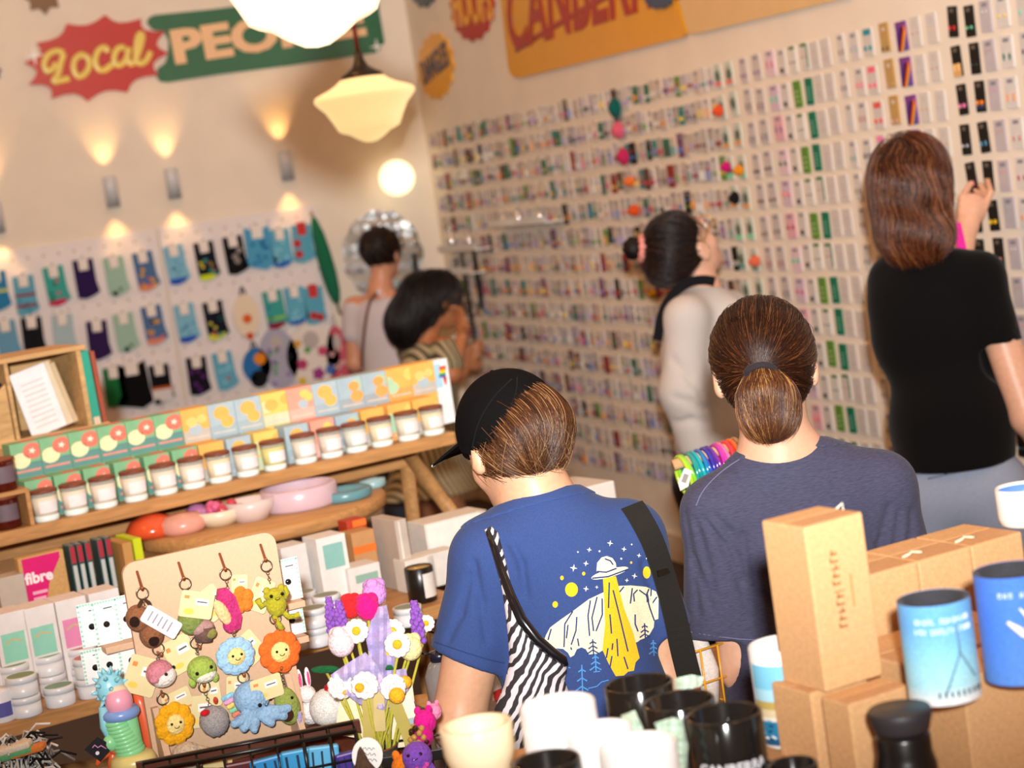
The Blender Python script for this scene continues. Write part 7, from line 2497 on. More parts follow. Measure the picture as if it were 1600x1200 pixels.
def zebra_mat():
	m = bpy.data.materials.new('zebra_cloth')
	m.use_nodes = True
	N, L = m.node_tree.nodes, m.node_tree.links
	b = N['Principled BSDF']
	b.inputs['Roughness'].default_value = .8
	tc = N.new('ShaderNodeTexCoord')
	mp = N.new('ShaderNodeMapping')
	mp.inputs['Rotation'].default_value = (.35, .9, .5)
	wv_ = N.new('ShaderNodeTexWave')
	wv_.bands_direction = 'Z'
	wv_.inputs['Scale'].default_value = 24
	wv_.inputs['Distortion'].default_value = 6.5
	wv_.inputs['Detail'].default_value = 2
	wv_.inputs['Detail Scale'].default_value = 1.1
	rp = N.new('ShaderNodeValToRGB')
	rp.color_ramp.interpolation = 'CONSTANT'
	rp.color_ramp.elements[0].color = (*lin('2b262b'), 1)
	rp.color_ramp.elements[1].color = (*lin('d8d2d8'), 1)
	rp.color_ramp.elements[1].position = .48
	L.new(tc.outputs['Object'], mp.inputs['Vector'])
	L.new(mp.outputs[0], wv_.inputs['Vector'])
	L.new(wv_.outputs['Fac'], rp.inputs['Fac'])
	L.new(rp.outputs['Color'], b.inputs['Base Color'])
	return m
# ---------------------------------------------------------------- the one in the blue shirt
fg = Figure('person in a black cap and royal blue shirt printed with a saucer over a cliff', 'd9a583', .0065)
HA = at(801, 692, 3.24)
axA = head_axes((-.42, .85, -.30))
XA, YA, ZA = axA
nbA = at(846, 800, 3.22)
shL, shR = at(766, 872, 3.17), at(980, 842, 3.23)
bfA, brA = wv(-.12, .97, -.2), wv(.99, .12, 0)
chA, wsA = at(888, 950, 3.215), at(922, 1130, 3.19)
pelA = at(955, 1290, 3.16)
elL, wrL = at(716, 1128, 3.17), at(792, 1262, 3.30)
elR, wrR = at(1042, 1062, 3.25), at(1000, 1130, 3.48)
skA = np.stack([brA, np.cross(UPW, brA), UPW])
fg.skin += head_prims(HA, axA, .93)
fg.skin += [cap(HA - YA * .03 - ZA * .05, nbA, .055, .058, .03), cap(nbA, chA, .06, .06, .04), cap(shL, shR, .045, .045, .03), cap(chA, pelA, .07, .085, .05),
			cap(shL, elL, .053, .044, .025), cap(elL, wrL, .043, .029, .02), cap(shR, elR, .052, .042, .025), cap(elR, wrR, .041, .028, .02)]
fg.skin += hand_prims(wrL, wrL - elL, -UPW, brA) + hand_prims(wrR, wrR - elR, -brA, UPW)
J = fg.legs(pelA, nrm(brA), nrm(np.cross(UPW, brA)))
fg.body()
eyes(HA, axA, fg.o, .93)
hemL0, hemL = at(752, 880, 3.17), at(731, 1032, 3.17)
hemR = at(1028, 990, 3.24)
nkA, nnA = nbA + UPW * .032 + wv(0, -.02, 0), nrm(wv(-.12, .25, .95))
shirtA = [ell(chA, (.14, .1, .17), skA, .05), ell(at(882, 885, 3.21), (.13, .085, .10), skA, .05), ell(wsA, (.13, .098, .2), skA, .06), cap(shL, shR, .064, .062, .05), cap(nbA - UPW * .02, chA, .08, .1, .05),
		cap(wsA, pelA, .128, .135, .06), tcap(shL, hemL, .060, .066, .03, nrm(hemL - shL + R0 * -.03)), tcap(shR, hemR, .056, .060)]
dl, dr = nrm(hemL - shL + R0 * -.03), nrm(hemR - shR)
shirtA += [neg(cap(hemL - dl * .03, hemL + dl * .04, .05, .053, .004)), neg(cap(hemR - dr * .03, hemR + dr * .04, .047, .05, .004)),
		plane(nkA, nnA), neg(cap(nbA - UPW * .05, HA - ZA * .05, .061, .061, .004)),
		plane(pelA + UPW * .02, -UPW)]
for ln in ([(742, 880), (752, 940), (760, 1000)], [(800, 850), (815, 880), (822, 930)], [(1005, 880), (1020, 930), (1025, 965)], [(700, 1000), (720, 960), (735, 900)]):
	pp = [surf(shirtA, *p) for p in ln]
	if all(p is not None for p in pp):
		shirtA += wrinkle(pp, .004, .01)
royal = mat('384b7e', 'jersey', scale=400, var=.10)
sA, vA, qA = fg.wear('shirt', shirtA, royal, .004)
bvA = bvh_of(vA, qA)
v, q = sdf_mesh(shirtA + [plane(nkA - nnA * .017, -nnA)], .0035, lambda P: np.full(len(P), -.0022))
np_obj('collar', relax(v, q), q, royal, sA)
mb = MB()
ribbon_on(mb, bvA, [(679, 1003), (705, 1012), (735, 1022), (765, 1031), (789, 1036)], .002, .0012, mat('2b3c68', 'jersey'), .0005)
fg.mb('hem_seam', mb, sA)
# the print on the back
PXY = lambda pts: [(650 + x / 4, 800 + y / 4) for x, y in pts]
CREAM, GOLD, NAVY, SKYB, WHT = mat('ece3c0', 'jersey'), mat('f2bc2c', 'jersey'), mat('2a3a6c', 'jersey'), mat('4f8fd0', 'jersey'), mat('f0ece8', 'jersey')
pr = MB()
drape(pr, PXY([(800, 805), (812, 770), (838, 722), (905, 672), (980, 620), (1080, 545), (1165, 505), (1270, 462), (1340, 459), (1440, 468), (1500, 498), (1516, 540), (1514, 668), (1490, 676), (1486, 720), (1460, 765), (1430, 788), (1400, 800), (1385, 812),
			(1300, 840), (1170, 862), (1135, 885), (1080, 890), (1062, 858), (1035, 846), (1005, 858), (988, 895), (965, 908), (950, 880), (920, 856), (880, 852), (850, 862)]), bvA, CREAM, .001)
drape(pr, PXY([(1168, 408), (1250, 402), (1275, 500), (1300, 600), (1360, 760), (1398, 912), (1372, 940), (1362, 992), (1325, 998), (1300, 1022), (1248, 1026), (1205, 950), (1165, 862), (1182, 700), (1176, 560)]), bvA, GOLD, .0015)
drape(pr, PXY([(1128, 372), (1132, 318), (1160, 284), (1192, 275), (1228, 288), (1248, 318), (1254, 352), (1190, 372)]), bvA, CREAM, .0016)
el = [(1211 + 120 * math.cos(a) * .96 + 24 * math.sin(a) * .26, 382 - 120 * math.cos(a) * .27 + 24 * math.sin(a)) for a in [2 * PI * i / 24 for i in range(24)]]
drape(pr, PXY(el), bvA, CREAM, .0018)
for x, y, rx, ry in ((972, 485, 40, 45), (1442, 378, 24, 38), (870, 578, 17, 20), (912, 412, 11, 14), (1048, 385, 10, 12), (1345, 316, 7, 8), (1494, 412, 9, 14)):
	drape(pr, PXY(circ(x, y, rx, 18, ry)), bvA, GOLD, .0012, 4)
for x, y, r in ((985, 350, 24), (1062, 322, 18), (1083, 236, 17), (1213, 195, 20), (1300, 232, 17), (1394, 272, 15), (1366, 400, 19), (1318, 427, 14), (1063, 480, 19), (1130, 470, 12)):
	drape(pr, PXY([(x + (r if i % 2 == 0 else r * .3) * math.cos(PI * i / 4 + .15), y + (r if i % 2 == 0 else r * .3) * math.sin(PI * i / 4 + .15)) for i in range(8)]), bvA, WHT, .0012, 3)
for x, y, r in ((1012, 250, 5), (1147, 245, 6), (1283, 292, 6), (1348, 203, 5), (1442, 290, 5)):
	drape(pr, PXY(circ(x, y, r, 8)), bvA, WHT, .0012, 3)
for ln in ([(845, 730), (825, 800)], [(980, 620), (930, 700), (925, 845)], [(950, 705), (940, 790)], [(1005, 655), (1000, 740), (970, 830)], [(1010, 790), (1018, 838)], [(968, 845), (972, 862)], [(1090, 552), (1075, 650), (1085, 775)], [(1132, 530), (1100, 660), (1110, 745)],
		[(1163, 540), (1165, 640), (1125, 745)], [(1300, 466), (1272, 500)], [(1352, 475), (1340, 572)], [(1385, 486), (1360, 512), (1365, 560)], [(1370, 640), (1370, 700), (1388, 746)], [(1395, 488), (1440, 520), (1462, 600), (1490, 680)],
		[(1440, 520), (1456, 480)], [(1470, 480), (1468, 560)], [(1506, 530), (1476, 572)], [(1208, 440), (1203, 600)], [(1232, 488), (1265, 620), (1325, 872)], [(1212, 640), (1222, 760)], [(1256, 792), (1262, 902)], [(1230, 820), (1225, 862)], [(1200, 850), (1190, 912)],
		[(1225, 900), (1212, 972)], [(1300, 905), (1325, 982)], [(1130, 372), (1190, 376), (1254, 352)], [(1180, 292), (1215, 305), (1232, 330)], [(1100, 414), (1200, 404), (1325, 358)]):
	drape(pr, PXY(stroke_poly(ln, 9)), bvA, NAVY, .0021, 3)
def tree_px(x, y0, y1, w, m, off):
	drape(pr, PXY(stroke_poly([(x, y0), (x + 6, y1)], 8)), bvA, m, off, 3)
	for k in range(3):
		y = y0 + (y1 - y0) * (.15 + .27 * k)
		ww = w * (.55 + .22 * k)
		drape(pr, PXY(stroke_poly([(x - ww, y + ww * .75), (x + 1, y), (x + ww + 4, y + ww * .65)], 9)), bvA, m, off, 3)
tree_px(1104, 795, 892, 34, NAVY, .0022)
tree_px(1428, 695, 792, 30, NAVY, .0022)
tree_px(1120, 885, 1000, 34, SKYB, .0012)
tree_px(1036, 955, 1150, 38, SKYB, .0012)
tree_px(1482, 800, 900, 26, SKYB, .0012)
for ln in ([(1078, 1102), (1130, 1090), (1160, 1062), (1205, 1050)], [(940, 965), (965, 975)], [(1110, 1000), (1150, 996)]):
	drape(pr, PXY(stroke_poly(ln, 6)), bvA, SKYB, .0012, 3)
fg.mb('print', pr, sA)
# cap and hair
mA = nrm(wv(-.72, .30, .60))
cA = np.dot(at(800, 648, 3.15) - HA, mA)
RmA = np.stack([XA, YA, ZA])
cranA = HA - YA * .006 + ZA * .022
hairA = [ell(cranA, (.081, .1, .094), RmA, .02), ell(HA - YA * .062 + XA * .016 + ZA * .008, (.062, .055, .058), RmA, .03), ell(HA - YA * .05 - ZA * .035, (.05, .04, .035), RmA, .03)]
capA = [ell(cranA + ZA * .006, (.089, .106, .098), RmA, .02), plane(HA + mA * (cA - .004), -mA), plane(HA - ZA * .004, -ZA)]
capO, vC, qC = fg.wear('cap', capA, mat('0f0e0f', 'cloth', scale=200, sheen=0, spec=.05), .005)
bvC = bvh_of(vC, qC)
bill = MB()
vs, fs = [], []
for s_ in (0, 1):
	for i in range(13):
		a = -1.05 + 2.1 * i / 12
		for rr in (.09, .125, .15):
			y = rr * math.cos(a * .72) * 1.13
			x = rr * math.sin(a) * .66 / .86
			vs.append(HA + XA * x + YA * y + ZA * (.04 - 2.6 * x * x - .12 * (y - .1) - s_ * .004))
for s_ in (0, 1):
	for i in range(12):
		for j in range(2):
			a = s_ * 39 + i * 3 + j
			f = (a, a + 1, a + 4, a + 3)
			fs.append(f if s_ else f[::-1])
ed = [i * 3 + 2 for i in range(13)]
fs += [(ed[i], ed[i + 1], ed[i + 1] + 39, ed[i] + 39) for i in range(12)]
fs += [(0, 1, 40, 39), (1, 2, 41, 40), (36, 75, 76, 37), (37, 76, 77, 38)]
bill.add(vs, fs, mat('0f0e0f', 'cloth', scale=200, sheen=0, spec=.05), True)
bill.tube([vs[i] - ZA * .002 for i in ed], .0022, mat('c9c2ba', 'cloth'), 6)
fg.mb('bill', bill, capO)
mb = MB()
ribbon_on(mb, bvC, [(722, 700), (745, 706), (770, 700)], .014, .003, mat('0f0e0f', 'cloth', scale=200, sheen=0, spec=.05), .001, dflt=3.17)
fg.mb('cap_strap', mb, capO)
mb = MB()
mb.ball(HA + ZA * .124, .006, mat('0f0e0f', 'cloth', scale=200, sheen=0, spec=.05), 10, 6)
fg.mb('cap_button', mb, capO)
mb = MB()
for ln in ([(800, 592), (772, 620), (748, 660), (738, 700)], [(808, 590), (806, 615), (792, 648)]):
	ribbon_on(mb, bvC, ln, .002, .0016, mat('100f10', 'cloth'), .0004, dflt=3.17)
fg.mb('cap_seam', mb, capO)
hA, vH, qH = fg.wear('hair', hairA + [plane(HA + mA * (cA + .012), mA), plane(HA - ZA * .066, -ZA), plane(HA + YA * .02, YA)], mat('3a2115', 'hair'), .005)
napeA = at(845, 765, 3.14)
rgA = np.random.RandomState(3)
def flowA(P):
	d = napeA - P
	top = nrm(-YA * .7 + XA * .55 - ZA * .55)
	w = np.clip((P - HA) @ ZA / .1 + .3, 0, 1)[:, None]
	return d / (np.linalg.norm(d, axis=-1, keepdims=True) + 1e-9) * (1 - w * .5) + top * w * 1.1
sd = pick_seeds(vH, 2600, rgA, lambda v: ((v - HA) @ ZA > -.03))
strands(hairA, sd, flowA, 12, .012, .00055, hair_cols('1e0e07', '5c3419', 'b0855a', .16), 'hair_strands', hA, HAIRM, .09, .003, 3, groove=.003)
sd = pick_seeds(vH, 240, rgA, lambda v: ((v - HA) @ ZA < .02))
strands(hairA, sd, lambda P: np.tile(nrm(wv(.12, -.1, -1)), (len(P), 1)), 10, .011, .0004, hair_cols('3a2012', '8a5a36', 'c09a6c', .4), 'hair_strands', hA, HAIRM, .5, .004, 4, .5)
fg.trousers(J, pelA, nrm(brA), nrm(np.cross(UPW, brA)), '2c3242')
# black shoulder strap and zebra tote are hers to carry: things of their own
mb = MB()
ribbon_on(mb, bvA, [(986, 792), (996, 806), (1017, 845), (1034, 895), (1048, 945), (1062, 1000), (1080, 1070)], .04, .004, mat('24221f', 'cloth', scale=500), .006, dflt=3.15)
t = mb.build('shoulder_strap', label='wide black webbing strap over the right shoulder of the blue shirt', cat='strap')
mb = MB()
ribbon_on(mb, bvA, [(1024, 896), (1034, 893), (1044, 890)], .01, .005, mat('191715', 'satin'), .01, dflt=3.12)
mb.build('slider_buckle', t)
zb = [(757, 828), (767, 822), (778, 832), (789, 872), (800, 920), (815, 962), (840, 1000), (866, 1022), (884, 1032), (886, 1048), (882, 1062), (890, 1085), (893, 1120), (886, 1175), (855, 1215), (815, 1225), (792, 1190), (783, 1150), (772, 1110), (788, 1070), (796, 1030), (793, 985), (786, 930), (774, 870)]
tz = thing('tote_bag', 'zebra striped tote bag with black rim hanging from the blue shoulder', 'bag', Matrix.Translation(V(at(835, 1050, 3.04))))
zm = zebra_mat()
def zdep(x, y):
	return 3.07 - .06 * max(0, min(1, (y - 850) / 120)) + .0
mb = MB()
vs, fs = puff(zb, zdep, .022, 8)
mb.add(vs, fs, zm, True)
k = mb.build('bag_body', tz)
k.matrix_parent_inverse = tz.matrix_world.inverted()
mb = MB()
RIM = [(762, 829), (773, 858), (785, 895), (798, 930), (815, 968), (838, 998), (862, 1019), (880, 1031), (885, 1040)]
mb.tube([at(x, y, zdep(x, y) - .02) for x, y in RIM], [.004, .006, .007, .008, .009, .009, .009, .008, .004], mat('17161a', 'gloss', rough=.18), 8)
k = mb.build('rim', tz)
k.matrix_parent_inverse = tz.matrix_world.inverted()
# ---------------------------------------------------------------- the one in the slate shirt
fb = Figure('person with a brown ponytail and slate blue shirt, seen from behind', 'dba88a', .0065)
HB = at(1194, 574, 3.42)
axB = head_axes((.08, .96, -.22))
XB, YB_, ZB = axB
RmB = np.stack([XB, YB_, ZB])
nbB = at(1219, 712, 3.44)
sL, sR = at(1120, 800, 3.42), at(1376, 760, 3.46)
brB = nrm(sR - sL)
bfB = np.cross(UPW, brB)
chB, wsB, pelB = at(1252, 880, 3.46), at(1275, 1060, 3.46), at(1290, 1240, 3.46)
elLb, wrLb = at(1165, 1045, 3.44), at(1195, 1010, 3.70)
elRb, wrRb = at(1432, 1010, 3.48), at(1390, 985, 3.74)
skB = np.stack([brB, bfB, UPW])
fb.skin += head_prims(HB, axB, 1.02)
fb.skin += [cap(HB - YB_ * .025 - ZB * .05, nbB, .056, .06, .03), cap(nbB, chB, .06, .06, .04), cap(nbB - UPW * .02, sL, .05, .045, .05), cap(nbB - UPW * .02, sR, .05, .045, .05), cap(chB, pelB, .07, .085, .05),
			cap(sL, elLb, .05, .043, .025), cap(elLb, wrLb, .042, .029, .02), cap(sR, elRb, .05, .043, .025), cap(elRb, wrRb, .042, .029, .02)]
fb.skin += hand_prims(wrLb, wrLb - elLb, brB, UPW) + hand_prims(wrRb, wrRb - elRb, -brB, UPW)
J = fb.legs(pelB, brB, bfB)
fb.body()
eyes(HB, axB, fb.o, 1.02)
hL, hR = at(1127, 992, 3.43), at(1420, 950, 3.47)
nkB, nnB = nbB + UPW * .022, nrm(wv(0, .22, .97))
shirtB = [ell(chB, (.168, .105, .2), skB, .05), ell(at(1246, 810, 3.46), (.17, .08, .11), skB, .05), ell(wsB, (.16, .11, .22), skB, .06), cap(nbB - UPW * .03, sL, .066, .060, .05), cap(nbB - UPW * .03, sR, .066, .060, .05), cap(wsB, pelB, .15, .155, .06),
		tcap(sL, hL, .058, .068), tcap(sR, hR, .058, .066)]
dl, dr = nrm(hL - sL), nrm(hR - sR)
shirtB += [neg(cap(hL - dl * .03, hL + dl * .04, .05, .054, .004)), neg(cap(hR - dr * .03, hR + dr * .04, .05, .054, .004)),
		plane(nkB, nnB), neg(cap(nbB - UPW * .05, HB - ZB * .05, .064, .062, .004)), plane(pelB - UPW * .02, -UPW)]
for ln in ([(1098, 808), (1130, 850), (1158, 910), (1178, 990)], [(1088, 815), (1105, 880), (1118, 930)], [(1070, 800), (1082, 880), (1092, 960)], [(1110, 800), (1140, 830), (1166, 880)], [(1160, 835), (1168, 900), (1178, 960)],
		[(1390, 790), (1375, 850), (1372, 900)], [(1405, 800), (1400, 860), (1398, 900)], [(1425, 800), (1424, 840), (1420, 880)], [(1085, 870), (1100, 915), (1112, 950)], [(1190, 930), (1215, 960), (1225, 990)]):
	pp = [surf(shirtB, *p) for p in ln]
	if all(p is not None for p in pp):
		shirtB += wrinkle(pp, .0035, .012)
slate = mat('47475c', 'jersey', scale=90, var=.22, stretch=(1, 1, 9))
sB, vB, qB = fb.wear('shirt', shirtB, slate, .004)
bvB = bvh_of(vB, qB)
v, q = sdf_mesh(shirtB + [plane(nkB - nnB * .018, -nnB)], .0035, lambda P: np.full(len(P), -.0022))
np_obj('collar', relax(v, q), q, slate, sB)
mb = MB()
for ln in ([(1088, 790), (1100, 765), (1130, 735), (1165, 712)], [(1067, 985), (1100, 991), (1150, 998), (1180, 1000)]):
	ribbon_on(mb, bvB, ln, .0018, .0014, mat('6a6c8c', 'jersey'), .0004, dflt=3.38)
fb.mb('seam', mb, sB)
fb.trousers(J, pelB, brB, bfB, '23242c')
tieB = at(1187, 578, 3.322)
hairB = [ell(HB - YB_ * .006 + ZB * .022, (.091, .108, .104), RmB, .02), ell(HB - YB_ * .05 - ZB * .035, (.066, .05, .055), RmB, .03)]
tailB = [ell(at(1200, 632, 3.315), (.052, .034, .055), RmB, .02), ell(at(1205, 660, 3.318), (.036, .026, .032), RmB, .03), cap(tieB, at(1195, 610, 3.31), .02, .035, .02)]
hB, vH, qH = fb.wear('hair', hairB + [plane(HB - ZB * .062, nrm(-ZB - YB_ * .35), .09, HB - ZB * .15), plane(HB + YB_ * .03, YB_), neg(cap(HB + XB * .08 - ZB * .022 + YB_ * .004, HB + XB * .12 - ZB * .03, .036, .04, .01)),
									neg(cap(HB - XB * .08 - ZB * .028 + YB_ * .004, HB - XB * .12 - ZB * .04, .038, .042, .01))], mat('2a150d', 'hair'), .005)
rgB = np.random.RandomState(5)
def flowB(P):
	d = tieB - P
	n = np.linalg.norm(d, axis=-1, keepdims=True)
	return d / (n + 1e-9)
sd = pick_seeds(vH, 3600, rgB, lambda v: ((v - HB) @ YB_ < .05) & ~((np.abs((v - HB) @ XB) > .06) & ((v - HB) @ ZB < .012) & ((v - HB) @ YB_ > -.045)))
n0 = np.linalg.norm(sd - tieB, axis=1)
strands(hairB, sd, flowB, 10, .0115, .00055, hair_cols('140804', '3e1e0e', '8a5430', .16), 'hair_strands', hB, HAIRM, .06, .002, 5, groove=.0025, lens=np.clip(n0 / .115, .1, 1.15))
tB, vT, qT = fb.wear('ponytail', tailB, mat('4a2a18', 'hair'), .005)
sd = pick_seeds(vT, 1500, rgB, lambda v: ((v - at(1200, 625, 3.31)) @ UPW > -.01) & ((v - HB) @ YB_ < -.07))
def flowT(P):
	e = at(1206, 700, 3.31) - P
	return e / np.linalg.norm(e, axis=-1, keepdims=True) + .55 * (P - at(1195, 600, 3.33)) / .06 * np.clip(1.2 - (at(1195, 590, 3.33) - P) @ UPW / .05, 0, 1)[:, None]
strands(tailB, sd, flowT, 10, .0085, .0006, hair_cols('30160a', '6e4022', 'c08f54', .22), 'hair_strands', tB, HAIRM, .12, .002, 6)
mb = MB()
mb.torus((0, 0, 0), .023, .0065, mat('2c2629', 'cloth'), 18, 8, frame(tieB - YB_ * .014 - ZB * .004, XB, YB_ * .6 + ZB * .8) @ Matrix.Diagonal((1, .7, 1, 1)))
fb.mb('hair_tie', mb)
# ---------------------------------------------------------------- the one in black, reaching for a card
fd = Figure('person with wavy auburn shoulder-length hair and black shirt, hand raised to the cards', 'd3a084', .0065)
HD = at(1424, 290, 5.2)
axD = head_axes((.5, .86, -.02))
XD, YD, ZD = axD
RmD = np.stack([XD, YD, ZD])
nbD = at(1446, 400, 5.2)
bfD, brD = wv(.38, .92, 0), wv(.92, -.38, 0)
dL, dR = at(1396, 436, 5.27), at(1532, 432, 5.13)
chD, wsD, pelD = at(1456, 520, 5.2), at(1486, 660, 5.2), at(1500, 770, 5.2)
elDl, wrDl = at(1490, 452, 5.44), at(1512, 352, 5.58)
elDr, wrDr = at(1606, 652, 5.1), at(1668, 760, 5.2)
skD = np.stack([brD, bfD, UPW])
fd.skin += head_prims(HD, axD, 1.02)
fd.skin += [cap(HD - YD * .02 - ZD * .06, nbD, .054, .056, .03), cap(nbD, chD, .055, .06, .04), cap(dL, dR, .05, .05, .03), cap(chD, pelD, .07, .08, .05), cap(dL, elDl, .05, .042, .025), cap(elDl, wrDl, .042, .029, .02),
			cap(dR, elDr, .052, .045, .025), cap(elDr, wrDr, .043, .03, .02)]
fd.skin += hand_prims(wrDr, wrDr - elDr, -brD, bfD)
# raised hand: palm, thumb on the left, four bent fingers of different length
fd.skin += [cap(wrDl, at(1517, 330, 5.59), .029, .033, .02), ell(at(1520, 326, 5.59), (.042, .018, .045), np.stack([R0, FH, UPW]), .015)]
for ch, r0 in (([(1503, 333, 5.58), (1504, 308, 5.59), (1517, 286, 5.63)], .0115), ([(1539, 322, 5.59), (1548, 300, 5.60), (1543, 281, 5.65)], .0098), ([(1534, 318, 5.60), (1542, 303, 5.64), (1531, 288, 5.68)], .0098),
			([(1527, 320, 5.61), (1533, 306, 5.66), (1523, 297, 5.69)], .0092), ([(1519, 322, 5.61), (1523, 310, 5.65), (1515, 304, 5.67)], .0085)):
	p = [at(*c) for c in ch]
	fd.skin += [cap(p[0], p[1], r0 * 1.1, r0, .008), cap(p[1], p[2], r0, r0 * .8, .004)]
J = fd.legs(pelD, nrm(brD), nrm(bfD))
fd.body()
eyes(HD, axD, fd.o, 1.02)
hDr = at(1560, 540, 5.12)
hDl = at(1460, 446, 5.44)
shirtD = [ell(chD, (.165, .11, .18), skD, .05), ell(at(1452, 460, 5.2), (.165, .085, .1), skD, .05), ell(wsD, (.158, .115, .2), skD, .06), cap(nbD - UPW * .03, dL, .06, .06, .05), cap(nbD - UPW * .03, dR, .06, .062, .05), cap(wsD, at(1494, 715, 5.2), .15, .152, .05),
		tcap(dR, hDr, .062, .066), cap(dL, hDl, .06, .062, .03)]
dr = nrm(hDr - dR)
shirtD += [neg(cap(hDr - dr * .03, hDr + dr * .04, .056, .06, .004)), plane(nbD + UPW * .012, UPW), neg(cap(nbD - UPW * .05, HD - ZD * .05, .06, .06, .004)),
		plane(at(1492, 724, 5.2), -UPW)]
fd.wear('shirt', shirtD, mat('0b0a0b', 'jersey', var=.05), .007)
gm = mat('8f97aa', 'cloth')
tr = fd.trousers(J, pelD, nrm(brD), nrm(bfD), gm, .008, .1)
def on_bvh(bv, x, y):
	d = V(ray(x, y)).normalized()
	return np.array(bv.ray_cast(V(CAM), d)[0]) - np.array(d) * .001
mb = MB()
mb.ball(on_bvh(fd.tb, 1478, 737), (.009, .006, .009), mat('17161a', 'gloss'), 12, 8)
fd.mb('button', mb, tr)
mb = MB()
for pa in ([(1447, 736), (1465, 731), (1482, 728), (1519, 722)], [(1450, 748), (1468, 744), (1483, 741), (1518, 734)]):
	mb.tube([on_bvh(fd.tb, x, y) for x, y in pa], .0022, mat('70788c', 'cloth'), 6)
fd.mb('pocket_seam', mb, tr)
hairD = [ell(HD + ZD * .03 - YD * .008, (.096, .112, .108), RmD, .02), ell(HD - YD * .03 - ZD * .06, (.092, .088, .12), RmD, .05), ell(at(1432, 370, 5.14), (.088, .06, .075), skD, .05)]
hD, vH, qH = fd.wear('hair', hairD + [plane(HD + YD * .055, nrm(YD - ZD * .2)), neg(cap(at(1492, 390, 5.1), at(1484, 372, 5.14), .025, .02, .02))], mat('2c160c', 'hair'), .007)
rgD = np.random.RandomState(8)
def flowD(P):
	w = np.sin(P[:, 2:3] * 55 + P[:, 0:1] * 30)
	return np.tile(nrm(wv(.0, -.05, -1)), (len(P), 1)) + w * R0 * .38
sd = pick_seeds(vH, 3000, rgD, lambda v: ((v - HD) @ YD < .06) & (v[:, 2] > HD[2] - .1))
strands(hairD, sd, flowD, 14, .0155, .0010, hair_cols('1a0a05', '6a3318', 'a86c40', .22), 'hair_strands', hD, HAIRM, .12, .006, 8, .3, groove=.008)
mb = MB()
mb.prism([(-.012, .05), (.012, .04), (.02, -.04), (-.004, -.06)], -.003, .003, mat('d02a8a', 'cloth'), frame(at(1497, 372, 5.25), R0, UPW))
fd.mb('scarf_end', mb, label='hot pink scarf end')
# ---------------------------------------------------------------- the one in white, looking up
fc = Figure('person with a dark bun and white shirt looking up at the earring wall', 'd9a88e', .0075)
HC = at(1066, 388, 6.1)
axC = head_axes((.62, .48, .60))
XC, YC, ZC_ = axC
RmC = np.stack([XC, YC, ZC_])
nbC = at(1094, 452, 6.12)
bfC = nrm(wv(.72, .69, 0))
brC = np.cross(bfC, UPW)
cR, cL = at(1072, 498, 5.98), at(1140, 486, 6.24)
chC, wsC, pelC = at(1104, 570, 6.12), at(1122, 680, 6.12), at(1132, 760, 6.12)
elC, wrC = at(1068, 612, 5.98), at(1092, 700, 6.02)
skC = np.stack([brC, bfC, UPW])
fc.skin += head_prims(HC, axC, 1.12)
fc.skin += [cap(HC - YC * .03 - ZC_ * .06, nbC, .056, .06, .03), cap(nbC, chC, .055, .06, .04), cap(cL, cR, .05, .05, .04), cap(chC, pelC, .07, .08, .05), cap(cR, elC, .05, .042, .02), cap(elC, wrC, .041, .028, .02), cap(cL, at(1190, 580, 6.3), .05, .042, .02), cap(at(1190, 580, 6.3), at(1200, 660, 6.36), .04, .028, .02)]
fc.skin += hand_prims(wrC, wrC - elC, bfC, -brC) + hand_prims(at(1200, 660, 6.36), wv(.1, .1, -1), bfC, brC)
J = fc.legs(pelC, brC, bfC)
fc.body()
eyes(HC, axC, fc.o, 1.12)
shirtC = [ell(chC, (.16, .125, .2), skC, .05), ell(at(1108, 500, 6.12), (.15, .09, .1), skC, .05), ell(wsC, (.155, .125, .2), skC, .06), cap(nbC - UPW * .04, cR, .062, .062, .05), cap(nbC - UPW * .04, cL, .062, .06, .05), cap(cR, elC, .066, .07, .04), tcap(elC, wrC, .07, .064, .04), cap(cL, at(1190, 580, 6.3), .064, .066, .03),
		plane(nbC + UPW * .008, nrm(wv(.2, .1, 1))), neg(cap(nbC - UPW * .04, HC - ZC_ * .06, .06, .06, .004)), plane(pelC + UPW * .02, -UPW)]
for ln in ([(1050, 560), (1075, 590), (1100, 620)], [(1052, 620), (1078, 628), (1104, 640)], [(1056, 660), (1080, 655), (1104, 662)]):
	pp = [surf(shirtC, *p) for p in ln]
	if all(p is not None for p in pp):
		shirtC += wrinkle(pp, .003, .02)
sC, vS, qS = fc.wear('shirt', shirtC, mat('bfb6b0', 'jersey', var=.08), .008)
bvS = bvh_of(vS, qS)
fc.trousers(J, pelC, brC, bfC, '1d1c22')
mb = MB()
ribbon_on(mb, bvS, [(1117, 440), (1098, 437), (1072, 443), (1048, 464), (1034, 496), (1027, 532)], .03, .005, mat('141316', 'cloth'), .006, dflt=6.0)
mb.build('shoulder_strap', label='black strap around the neck and back of the white shirt', cat='strap')
bunC = at(990, 388, 6.1)
hairC = [ell(HC - YC * .014 + ZC_ * .026, (.092, .108, .106), RmC, .02), ell(at(1044, 414, 6.08), (.074, .07, .07), RmC, .03), cap(HC - YC * .06, at(1014, 388, 6.12), .05, .022, .02)]
hC, vH, qH = fc.wear('hair', hairC + [plane(HC + YC * .045 + ZC_ * .02, nrm(YC - ZC_ * .35)), neg(cap(HC + XC * .09 - ZC_ * .01 + YC * .035, HC + XC * .13 - ZC_ * .03 + YC * .05, .04, .04, .02))], mat('17100e', 'hair'), .007)
rgC = np.random.RandomState(9)
sd = pick_seeds(vH, 1400, rgC)
